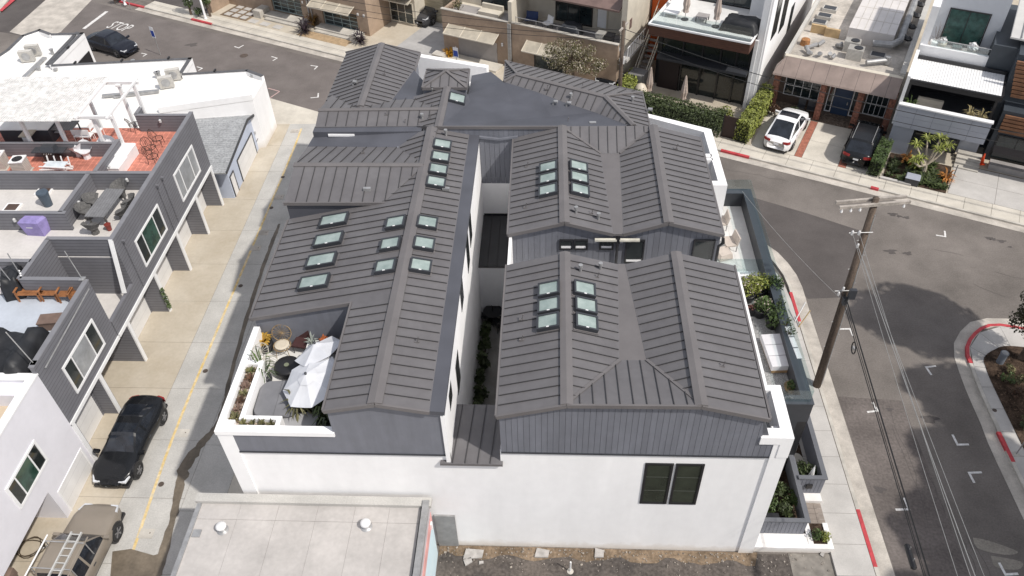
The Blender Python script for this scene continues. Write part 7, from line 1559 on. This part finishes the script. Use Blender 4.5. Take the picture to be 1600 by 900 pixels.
# blossoming tree
q = U(897, 92, 2.7); tree('blossom_tree', 'small tree with pale blossoms before the second tan building', (q.x, q.y, .1), 4.2, (2.1, 1.5, 1.25), 2.7, M_leafo, 5200, .085, 14, 60, .42, m2=M_bloss, n2=2200, trunks=3)
# ================================================================= ROOF TERRACE OF THE MAIN HOUSE (LEFT)
TZ = 6.42
M_canvas = mat('white_canvas', (0.66, 0.67, 0.70), .85, .05, 2.0)
M_vinyl = mat('grey_vinyl', (0.185, 0.185, 0.195), .6, .08, 1.5, bump=.1, bscale=6)
M_gold = mat('gold_bromeliad', (0.50, 0.30, 0.05), .45, .25, 6, island=.3)
M_rattan = mat('rattan', (0.30, 0.21, 0.11), .7, .2, 6)
def parasol(label, loc, h, r, tilt=(0, 0), n=8, square=False, dz=.42):
    t = thing('parasol', label, 'parasol', loc)
    MB().tube([(0, 0, 0), (0, 0, h-.05)], .03, 8).build('pole', M_steel, t); MB().lathe([(.3, 0), (.3, .08), (.06, .12)], n=16).build('base', M_darkgrey, t)
    T = Matrix.Translation((0, 0, h)) @ Matrix.Rotation(tilt[0], 4, 'X') @ Matrix.Rotation(tilt[1], 4, 'Y')
    mb = MB(); sub = 3; vs = [T @ Vector((0, 0, 0))]; rings = 4; N = n*sub
    for i in range(1, rings+1):
        for k in range(N):
            a = 6.283185*k/N + .2; f = (k % sub)/sub; kk = i/rings
            rr = r*kk*(math.cos(math.pi/n)/math.cos((k % sub)/sub*2*math.pi/n - math.pi/n))
            sag = -.03*math.sin(f*math.pi)*kk - (.035 if f == 0 else 0)*0
            vs.append(T @ Vector((rr*math.cos(a), rr*math.sin(a), -dz*kk**1.15 + sag)))
    fs = [(0, 1+k, 1+(k+1) % N) for k in range(N)] + [(1+(i-1)*N+k, 1+i*N+k, 1+i*N+(k+1) % N, 1+(i-1)*N+(k+1) % N) for i in range(1, rings) for k in range(N)]
    mb.add(vs, fs); mb.build('canopy', M_canvas, t)
    va = [T @ Vector((.34*r*math.cos(6.283185*k/n+.2), .34*r*math.sin(6.283185*k/n+.2), -.10)) for k in range(n)]
    MB().add([T @ Vector((0, 0, .06))] + va, [(0, 1+k, 1+(k+1) % n) for k in range(n)]).build('vent_flap', M_canvas, t)
    for k in range(n): a = 6.283185*k/n + .2; MB().tube([T @ Vector((0, 0, -.04)), T @ Vector((r*.98*math.cos(a), r*.98*math.sin(a), -dz-.02))], .012, 5).build('rib', M_steel, t)
    MB().lathe([(.045, .05), (.05, .12), (.01, .14)], T @ Vector((0, 0, 0)) , 10).build('finial', M_darkgrey, t)
    return t
q = U(478, 586, 8.3); parasol('large white octagonal parasol open over the hot tub terrace', (q.x, q.y, TZ), 8.3-TZ, 1.16, (R_(8), R_(-16)))
q = U(492, 538, 8.2); parasol('white parasol tilted away behind the larger terrace parasol', (q.x, q.y, TZ), 8.2-TZ, .98, (R_(-16), R_(-20)), 6, dz=.3)
# hot tub with folding cover
q = U(426, 622, 7.25); t = thing('hot_tub', 'rounded square hot tub under a folded grey vinyl cover', 'hot tub', (q.x+.18, q.y+.05, TZ), R_(2), sc=.86)
def rsq(a, r, n=6):
    out = []
    for cx, cy, a0 in ((a-r, a-r, 0), (-a+r, a-r, 90), (-a+r, -a+r, 180), (a-r, -a+r, 270)):
        for k in range(n+1): th = R_(a0 + 90*k/n); out.append((cx + r*math.cos(th), cy + r*math.sin(th)))
    return out
MB().prism(rsq(.88, .35), 0, .78).build('tub', mat('tub_shell', (.06, .06, .065), .6, .1, 2), t); MB().prism(rsq(.93, .4), .76, .80).build('rim', M_darkgrey, t)
for s in (-1, 1):
    pp = [(x*.94/.9, max(y, .006) if s > 0 else min(y, -.006)) for x, y in rsq(.92, .42)]
    P_ = [(-y, x) for x, y in pp]; 
    if area2(P_) < 0: P_ = P_[::-1]
    MB().hexa([Vector((x, y, .80)) for x, y in P_], [Vector((x*.98, y*.98 if abs(y) > .01 else y, .93 - .05*abs(x))) for x, y in P_]).build('cover_half', M_vinyl, t)
q = U(470, 657, 6.9); t = thing('step_box', 'pale grey lidded storage box beside the hot tub', 'box', (q.x, q.y, TZ)); MB().box(-.58, .58, -.26, .26, 0, .5).build('body', M_vinyl, t); MB().box(-.62, .62, -.3, .3, .5, .58).build('lid', mat('grey_lid', (.36, .36, .37), .6, .05, 2), t)
q = U(449, 574, TZ+.3); t = thing('fire_bowl', 'wide black round fire bowl on the white tiled terrace', 'fire bowl', (q.x, q.y, TZ)); MB().lathe([(.36, 0), (.5, .25), (.5, .42), (.42, .46), (.2, .44), (.01, .43)], n=24).build('bowl', M_black, t, smooth=True); MB().lathe([(.09, .44), (.1, .47), (.01, .48)], n=10).build('burner', mat('burner_green', (.2, .22, .15), .6, .1, 3), t)
def wire_chair(px, py, rz, label, m=M_rattan, pad=None):
    q = U(px, py, TZ+.4); t = thing('wire_chair', label, 'chair', (q.x, q.y, TZ), rz, 'round wire chairs on the terrace')
    N = 20; hoop = [(.38*math.cos(6.283*k/N), .10*math.cos(6.283*k/N)*0 + .34 + .12*math.sin(6.283*k/N), .78 + .34*math.sin(6.283*k/N)) for k in range(N+1)]
    MB().tube(hoop, .018, 6).build('back_hoop', m, t)
    for k in range(9):
        a = math.pi*(k/8); p = Vector((.38*math.cos(a+math.pi), .34 + .12*math.sin(a+math.pi), .78 + .34*math.sin(a+math.pi))); u = Vector((.38*math.cos(-a), .34+.12*math.sin(a), .78+.34*math.sin(a)))
        MB().tube([p, u], .007, 5).build('back_wire', m, t)
    ring = [(.34*math.cos(6.283*k/N), .34*math.sin(6.283*k/N), .42) for k in range(N+1)]
    MB().tube(ring, .018, 6).build('seat_ring', m, t)
    for k in range(8): x = -.3 + .6*k/7; y = math.sqrt(max(0, .34**2 - x*x)); MB().tube([(x, -y, .42), (x, y, .42)], .007, 5).build('seat_wire', m, t)
    for k in range(4): a = .785+1.571*k; MB().tube([(.3*math.cos(a), .3*math.sin(a), .42), (.36*math.cos(a), .36*math.sin(a), 0)], .014, 6).build('leg', m, t)
    if pad: MB().lathe([(.28, .43), (.29, .47), (.2, .5), (.01, .5)], n=16).build('cushion', pad, t)
M_cush = mat('cream_cushion', (.58, .52, .42), .9, .06, 3); M_brownw = mat('brown_weave', (.17, .12, .075), .8, .2, 8)
wire_chair(441, 540, R_(5), 'round backed rattan chair against the charcoal terrace wall', M_rattan, M_cush); wire_chair(420, 566, R_(60), 'round wire chair beside the potted grass', mat('pale_wire', (.5, .47, .40), .5, .1, 5))
simple_chair((U(520, 540, TZ+.4).x, U(520, 540, TZ+.4).y, TZ), R_(-100), mat('taupe_fabric', (.20, .18, .165), .9, .08, 3), 'taupe upholstered lounge chair beneath the tilted parasol', w=.8)
simple_chair((U(470, 535, TZ+.4).x, U(470, 535, TZ+.4).y, TZ), R_(-10), mat('dark_red_fabric', (.055, .02, .02), .9, .08, 3), 'dark red lounge chair by the charcoal terrace wall', w=.55)
q = U(413, 538, TZ+.3); rosette_plant('potted_bromeliad', 'golden bromeliad in a wide black pot in the terrace corner', (q.x, q.y, TZ), .36, 40, M_gold, 3, .07, .8, .25, pot=(.36, .42, M_black))
q = U(403, 590, TZ+.3); rosette_plant('potted_grass', 'spiky green grass in a dark pot by the white planter', (q.x+.3, q.y, TZ), .62, 46, M_leafm, 4, .022, 1.5, .55, pot=(.24, .42, M_darkgrey))
for k, (px, py) in enumerate(((470, 640), (508, 642), (515, 655), (492, 632))): q = U(px, py, TZ+.6); rosette_plant('palm', 'dark fan palm in the corner below the parasol edge', (q.x, q.y, TZ), .7, 40, (M_leafo if k == 0 else M_leafd), 60+k, .04, 1.2, .6, group='fan palms below the parasol', pot=(.2, .35, M_darkgrey))
t = thing('white_planter', 'white square planter with grey and orange plants by the terrace wall', 'planter', (U(500, 520, TZ+.5).x, 21.25, TZ-.3)); MB().box(-.4, .4, -.2, .2, .3, .75).build('box', M_trim, t); mb = MB(); rosette(mb, (-.2, 0, .75), .3, 24, random.Random(1), .03, 1.0, .2); mb.build('grey_plant', mat('silver_leaf', (.3, .33, .3), .7, .15, 5), t); mb = MB(); rosette(mb, (.3, 0, .75), .22, 26, random.Random(2), .05, 1.1, .25); mb.build('orange_plant', mat('orange_bract', (.36, .10, .03), .6, .2, 4, island=.3), t)
for k in range(7):
    y = 17.2 + .36*k; rosette_plant('succulent', ('olive', 'rosy', 'dark')[k % 3] + ' succulent in the white planter along the alley parapet', (-11.16 + .04*math.sin(k*3), y, 7.3), .22, 22, (M_leafo, mat('rosy_leaf', (.20, .13, .10), .6, .2, 5), M_leafr)[k % 3], 80+k, .04, .8, .1, group='succulents in the white planter')
for k in range(4): rosette_plant('aloe', 'striped aloe in the front run of the white planter', (-10.75 + .33*k, 16.89, 7.3), .17, 20, M_leafo, 90+k, .03, 1.2, .05, group='aloes in the front run of the planter')
peb = MB(); rp = random.Random(6)
for k in range(240):
    a = rp.random(); x, y = (rp.uniform(-11.34, -10.97), rp.uniform(16.8, 19.55)) if a < .65 else (rp.uniform(-10.9, -9.62), rp.uniform(16.78, 17.0)); s = rp.uniform(.025, .05)
    peb.box(-s, s, -s*.8, s*.8, -s*.5, s*.6, M=Matrix.Translation((x, y, 7.31)) @ Matrix.Rotation(rp.uniform(0, 3), 4, 'Z'))
tag(peb.build('pebbles', mat('pale_pebble', (.55, .45, .37), .9, .2, 5, island=.4), house), kind='stuff')

# ================================================================= RIGHT TERRACES, YARD AND COURT
GZ = 3.88
q = U(1218, 550, GZ+.3); t = thing('outdoor_sofa', 'long white outdoor sofa on a timber base facing the house', 'sofa', (q.x, q.y, GZ), R_(4))
wf = mat('white_fabric', (.66, .65, .67), .9, .04, 2, bump=.1, bscale=5)
MB().box(-.55, .5, -.95, .95, .05, .2).build('base', mat('oak', (.40, .26, .14), .7, .15, 4), t)
for k in range(3):
    y0 = -.95 + .633*k; MB().hexa([(-.6, y0+.006, .2), (.32, y0+.006, .2), (.32, y0+.627, .2), (-.6, y0+.627, .2)], [(-.58, y0+.02, .44), (.30, y0+.02, .46), (.30, y0+.61, .46), (-.58, y0+.61, .44)]).build('seat_cushion', wf, t)
    MB().hexa([(.28, y0+.006, .2), (.58, y0+.006, .2), (.58, y0+.627, .2), (.28, y0+.627, .2)], [(.36, y0+.03, .9), (.58, y0+.03, .9), (.58, y0+.60, .9), (.36, y0+.60, .9)]).build('back_cushion', wf, t)
for k, (px, py, r, m, l) in enumerate(((1172, 447, .62, M_leafb, 'bright potted citrus at the corner of the charcoal roof'), (1190, 440, .55, M_leafb, 'bright potted citrus between two darker shrubs'), (1210, 440, .6, M_leafm, 'green potted citrus against the glass balustrade'), (1212, 487, .55, M_leafm, 'rounded dark green shrub in a pot on the gravel terrace'), (1192, 470, .4, M_leafm, 'low potted plant with pale flowers on the gravel terrace'))):
    q = U(px, py, GZ+.9); t = shrub('potted_shrub', l, (q.x, q.y, GZ), (r, r, .75), m, 620, .085, 100+k, m2=M_bloss if k in (0, 4) else None, n2=90, nb=10)
    MB().lathe([(.26, 0), (.34, .42), (.36, .45), (.28, .44)], n=16).build('pot', M_black, t, smooth=True)
t = thing('flower_trough', 'black trough of red and white flowers at the foot of the citrus', 'planter', (U(1171, 482, GZ+.3).x, U(1171, 482, GZ+.3).y, GZ)); MB().box(-.45, .45, -.2, .2, 0, .35).build('box', M_black, t); mb = MB(); leaves(mb, [((-.25, 0, .42), (.22, .2, .12)), ((.2, 0, .42), (.25, .2, .12))], 140, .07, random.Random(5)); mb.build('flowers', mat('coral_flower', (.62, .30, .24), .7, .3, 9, island=.5), t)
for k, (px, py) in enumerate(((1235, 470), (1243, 505), (1250, 520))): q = U(px, py, 4.9); shrub('olive_plant', 'wispy olive branch showing over the glass balustrade', (10.2, q.y, 4.7), (.3, .4, .3), M_leafd, 70, .07, 120+k, group='wispy plants along the balustrade', nb=4)
q = U(1237, 602, GZ+.3); shrub('potted_shrub', 'small potted shrub in the glass corner of the gravel terrace', (q.x, q.y, GZ), (.32, .32, .4), M_leafm, 260, .07, 130); t = thing('plant_pot', 'shallow terracotta bowl under the small corner shrub', 'pot', (q.x, q.y, GZ)); MB().lathe([(.2, 0), (.3, .25), (.26, .25)], n=16).build('bowl', M_rattan, t); MB().lathe([(.25, .24), (.01, .245)], n=14).build('soil', M_mulch, t)
M_beige = mat('beige_fabric', (.50, .44, .39), .9, .06, 3)
for k, (px, py, rz) in enumerate(((1126, 345, -90), (1140, 378, -80))): q = U(px, py, GZ+.4); simple_chair((q.x, q.y, GZ+.02), R_(rz), M_beige, 'beige cushioned chair on the white tiled terrace ' + ('by the charcoal eave' if k == 0 else 'beside its footstool'), w=.75, group='beige terrace chairs')
q = U(1131, 394, GZ+.3); t = thing('footstool', 'beige pillow footstool on the white tiled terrace', 'footstool', (q.x, q.y, GZ+.02), R_(20)); MB().hexa([(-.35, -.35, .05), (.35, -.35, .05), (.35, .35, .05), (-.35, .35, .05)], [(-.3, -.3, .35), (.3, -.3, .35), (.3, .3, .38), (-.3, .3, .38)]).build('cushion', M_beige, t)
for sx in (-.25, .25): MB().box(sx-.04, sx+.04, -.25, .25, 0, .06).build('foot', M_darkgrey, t)
fbx = mat('pinkish_stone', (.48, .38, .33), .9, .25, 6, island=.4); pb = MB()
for k in range(90): s = rp.uniform(.03, .06); pb.box(-s, s, -s, s, -s*.4, s*.7, M=Matrix.Translation((rp.uniform(7.35, 8.9), rp.uniform(20.4, 21.1), GZ+.02)) @ Matrix.Rotation(rp.uniform(0, 3), 4, 'Z'))
tag(pb.build('pebbles', fbx, house), kind='stuff')
# walled yard at street level
yd = wthing('garden_wall', 'charcoal boarded garden wall stepping round the entrance yard at the pavement', 'wall', (10, 19, 0))
def boards(x0, x1, y0, y1, z0, z1):
    if x1 - x0 > y1 - y0:
        n = max(1, round((x1-x0)/.16)); w = (x1-x0)/n
        for i in range(n): MB().box(x0+i*w+.006, x0+(i+1)*w-.006, y0, y1, z0, z1).build('board', M_grey, yd)
    else:
        MB().box(x0, x1, y0, y1, z0, z1).build('wall_side', M_grey, yd)
boards(8.25, 10.28, 17.18, 17.28, .34, 1.25); boards(10.2, 10.32, 17.28, 21.0, .34, 1.25); boards(10.35, 11.42, 19.12, 19.22, .3, 1.35); boards(11.32, 11.44, 19.22, 23.6, .12, 1.35); boards(10.3, 10.42, 19.2, 20.3, .3, 1.2)
MB().box(8.2, 10.36, 17.14, 17.32, 1.25, 1.31).box(10.16, 10.36, 17.32, 21, 1.25, 1.31).build('coping', mat('charcoal_coping', (.13, .135, .15), .6, .06, 2), yd); MB().box(10.3, 11.48, 19.08, 19.26, 1.35, 1.41).box(11.28, 11.48, 19.26, 23.6, 1.35, 1.41).build('coping', MATS['charcoal_coping'], yd)
MB().box(10.7, 10.95, 19.04, 19.1, .75, 1.0).build('wall_light', M_black, yd)
wl_ = wthing('planter_wall', 'low white planter wall at the foot of the charcoal yard wall', 'planter', (9.8, 16.9, 0)); MB().box(8.22, 11.35, 16.55, 16.75, 0, .36).box(11.15, 11.35, 16.75, 17.7, 0, .36).box(10.4, 10.6, 16.75, 17.7, 0, .36).box(8.22, 10.4, 16.75, 17.2, 0, .34).build('wall', M_white, wl_); MB().box(10.6, 11.15, 16.75, 17.7, 0, .3).build('soil', M_mulch, wl_); MB().box(10.4, 11.42, 18.75, 19.15, .02, .3).build('base_step', M_white, wl_)
for k, (x, y) in enumerate(((10.72, 17.05), (11.1, 17.0))): shrub('boxwood', 'round clipped boxwood in the low white planter, ' + ('next to the boarded wall' if k == 0 else 'next to the pavement'), (x, y, .28), (.3, .3, .26), M_leafb if k else M_leafm, 420, .05, 140+k, nb=9)
pvr = wthing('entry_paving', 'grey brown entry pavers between the boarded walls', 'paving', (10.9, 18.2, .1)); 
for i in range(3):
    for j in range(4): MB().box(10.45+.31*i, 10.45+.31*i+.3, 17.75+.25*j, 17.75+.25*j+.24, .08, .135).build('paver', mat('brown_paver', (.30, .255, .22), .9, .12, 3, island=.3), pvr)
yf = struct(MB().box(8.2, 11.3, 17.3, 23.6, 0.0, .125).build('yard_floor', M_mulch))
for k, (x, y, a, b) in enumerate(((10.85, 22.6, .3, .42), (10.75, 21.7, .33, .42), (10.9, 20.85, .28, .4), (10.45, 22.3, .26, .4), (10.4, 21.3, .26, .42))):
    pts = [(x + a*math.cos(t_*.5236)*(1+.12*math.sin(t_*2+k)), y + b*math.sin(t_*.5236)) for t_ in range(12)]; MB().prism(pts, .1, .16).build('stepping_stone', M_conc, yf)
for k, (x, y, r, m) in enumerate(((8.9, 18.3, .55, M_leafm), (9.4, 19.0, .6, M_leafd), (8.8, 19.6, .6, M_leafd), (9.6, 18.1, .45, M_leafd), (9.3, 19.9, .6, M_leafm), (10.75, 20.0, .45, M_leafd), (11.1, 19.75, .4, M_leafm), (10.15, 18.6, .35, M_leafm))):
    shrub('yard_shrub', 'leafy dark shrub filling the boarded entrance yard', (x, y, .12), (r, r, .6), m, 420, .1, 150+k, group='shrubs in the entrance yard', m2=M_bloss if k in (0, 5) else None, n2=14, nb=9)
t = thing('garden_parasol', 'narrow white folded parasol among the yard plants', 'parasol', (11.0, 19.55, .12)); MB().lathe([(.16, .5), (.1, 1.0), (.02, 1.5)], n=8).build('canopy', M_trim, t); MB().tube([(0, 0, 0), (0, 0, 1.55)], .02, 6).build('pole', M_steel, t)
t = thing('handrail', 'white sloping handrail in the entrance yard', 'rail', (9.9, 20.2, .12)); MB().tube([(0, 0, .9), (.35, 2.1, 1.6)], .035, 6).build('rail', M_trim, t); MB().tube([(0, 0, 0), (0, 0, .9)], .025, 6).tube([(.35, 2.1, 0), (.35, 2.1, 1.6)], .025, 6).build('post', M_trim, t)
t = thing('air_conditioner', 'dark low air conditioner behind the boarded wall', 'condenser', (8.9, 17.6, .12)); MB().box(-.4, .4, -.18, .18, 0, .7).build('cabinet', M_darkgrey, t); MB().box(-.42, .42, -.2, .2, .7, .74).build('top', M_black, t)
# court: round table and leafy border
q = U(770, 487, 1.2); t = thing('round_table', 'round black table at the end of the narrow court', 'table', (q.x, q.y, .5)); MB().lathe([(.48, .70), (.5, .72), (.5, .75), (.01, .75)], n=24).build('tabletop', M_black, t); MB().lathe([(.3, 0), (.3, .03), (.04, .06), (.04, .72)], n=14).build('pedestal', M_black, t)
for k in range(3): a = 1.0 + 2.1*k; simple_chair((q.x + .62*math.cos(a), q.y + .62*math.sin(a), .5), a - math.pi/2, M_black, 'black chair drawn up to the round court table', w=.4, group='chairs round the court table')
t = thing('candle_holder', 'dark branched candle holder on the round court table', 'candle holder', (q.x, q.y, 1.25)); MB().tube([(0, 0, 0), (0, 0, .3)], .02, 6).build('stem', M_black, t)
for k in range(3): MB().tube([(0, 0, .15), (.12*math.cos(k*2.1), .12*math.sin(k*2.1), .32)], .012, 5).build('arm', M_black, t)
for k in range(9): shrub('court_plant', 'broad leaved dark plant along the white wall of the narrow court', (-3.18 + .05*math.sin(k*2.3), 19.6 + .98*k, .5), (.32, .5, .75), M_leafd, 150, .2, 170+k, group='plants along the court wall', nb=7)
# service panel on the front wall beside the painted building
MB().box(-4.42, -3.62, 16.46, 16.55, .05, 2.3).build('service_panel', mat('grey_panel', (.30, .30, .30), .7, .12, 2), house)
t = thing('roof_pipe', 'short white standpipe in the dirt lot before the white wall', 'pipe', (U(891, 893, .02).x, U(891, 893, .02).y, .02)); MB().tube([(0, 0, 0), (0, 0, .75)], .035, 8).build('pipe', M_trim, t); MB().lathe([(.13, 0), (.13, .03), (.04, .05)], n=12).build('flange', M_kerb, t)

# ================================================================= ISLAND ON THE RIGHT
q = U(1562, 566, .16); t = thing('utility_tube', 'thick grey capped tube standing in the mulch bed', 'bollard', (q.x, q.y, .15)); MB().lathe([(.17, 0), (.17, .62), (.19, .62), (.19, .68), (.17, .70), (.01, .70)], n=18).build('tube', mat('slate_tube', (.17, .19, .22), .6, .08, 4), t); MB().lathe([(.15, .70), (.15, .715), (.01, .72)], n=18).build('cap', M_steel, t)
tree('street_tree', 'dark leaved street tree at the rounded pavement corner', (22.9, 27.0, .15), 4.6, (1.25, 1.2, 1.2), 3.0, mat('dark_bronze_leaf', (.055, .055, .022), .55, .3, 2.5, island=.5), 5200, .10, 200, 40, .5)
for k, (x, y, z, r) in enumerate(((23.9, 26.4, 7.6, 2.2), (24.6, 21.2, 7.8, 1.7), (24.6, 16.8, 8.8, 2.0), (23.6, 12.6, 9.5, 3.0), (26.0, 11.2, 12.0, 3.2), (23.0, 8.5, 11.0, 3.0))):
    tree('broad_tree', 'tall broad street tree beyond the mulch bed shading the side street', (x, y, .15), z+1, (r, r*.9, r*.75), z, M_leafd, 14000, .27, 210+k, 80, .8, group='street trees shading the side street')
rk = random.Random(12)
for k in range(16):
    x, y = rk.uniform(21.4, 24.0), rk.uniform(20.5, 26.6)
    if x < 21.2 + max(0, (y-25.5))*.8: continue
    m = (M_leafm, M_leafr, M_leafd, M_leafo)[k % 4]
    shrub('bed_shrub', ('mid green', 'bronze', 'dark green', 'olive')[k % 4] + ' low shrub sprawling in the mulch bed', (x, y, .15), (.45, .45, .3), m, 160, .08, 230+k, group='low shrubs in the mulch bed', nb=5)
mc = MB()
for k in range(1500):
    x, y = rk.uniform(20.9, 24.5), rk.uniform(18, 27.4); s = rk.uniform(.02, .05)
    if x < 21.0 + max(0, (y-25.6))*.9: continue
    mc.box(-s, s, -s*.35, s*.35, -.006, .008, M=Matrix.Translation((x, y, .168)) @ Matrix.Rotation(rk.uniform(0, 3), 4, 'Z') @ Matrix.Rotation(rk.gauss(0, .3), 4, 'X'))
tag(mc.build('mulch_chips', mat('mulch_chip', (.13, .085, .055), 1, .2, 4, island=.6), ir), kind='stuff')
t = thing('street_sign', 'thin steel sign post beside the red kerb of the mulch bed', 'sign', (20.42, 21.4, .13), R_(20)); MB().tube([(0, 0, 0), (0, 0, 2.9)], .03, 6).build('post', M_steel, t); MB().box(-.25, .25, -.02, .02, 2.1, 2.85).build('plate', M_trim, t); MB().lathe([(.14, 0), (.14, .02), (.03, .05)], n=10).build('flange', M_kerb, t)
c = U(1554, 641, .13); MB().lathe([(.1, .12), (.1, .14)], (c.x, c.y, 0), 14).build('water_meter_lid', M_iron, ir)
c = U(1345, 640, .13)
# guy wires / cable marker by the pole
t = thing('cable_guard', 'short pale marker stakes leaning by the red kerb', 'stake', (12.6, 29.4, .13)); MB().tube([(0, 0, 0), (.45, .5, .9)], .03, 6).build('stake', M_trim, t); MB().tube([(.1, -.4, 0), (.6, 0, .8)], .03, 6).build('stake', mat('tan_stake', (.5, .38, .2), .8, .1, 3), t)
# things by the tan truck
t = thing('garden_hose', 'coiled brown hose lying on the carport floor by the truck', 'hose', (-21.3, 15.9, .03)); MB().tube([(.5*math.cos(a*.42)*(1+.25*math.sin(a*.13)), .42*math.sin(a*.42)*(1+.2*math.cos(a*.2)), .03+.002*a) for a in range(46)], .02, 6).build('coil', mat('brown_hose', (.07, .05, .03), .6, .1, 3), t); MB().tube([(.5, 0, .05), (.7, .15, .04)], .028, 6).build('nozzle', M_steel, t)
# vine on a garage fin
mb = MB(); leaves(mb, [((-20.3, 29.75, .5+.35*k), (.12, .1, .25)) for k in range(4)], 190, .09, random.Random(2)); tag(mb.build('climbing_vine', M_leafm), 'small green vine climbing a grey garage fin', 'vine')
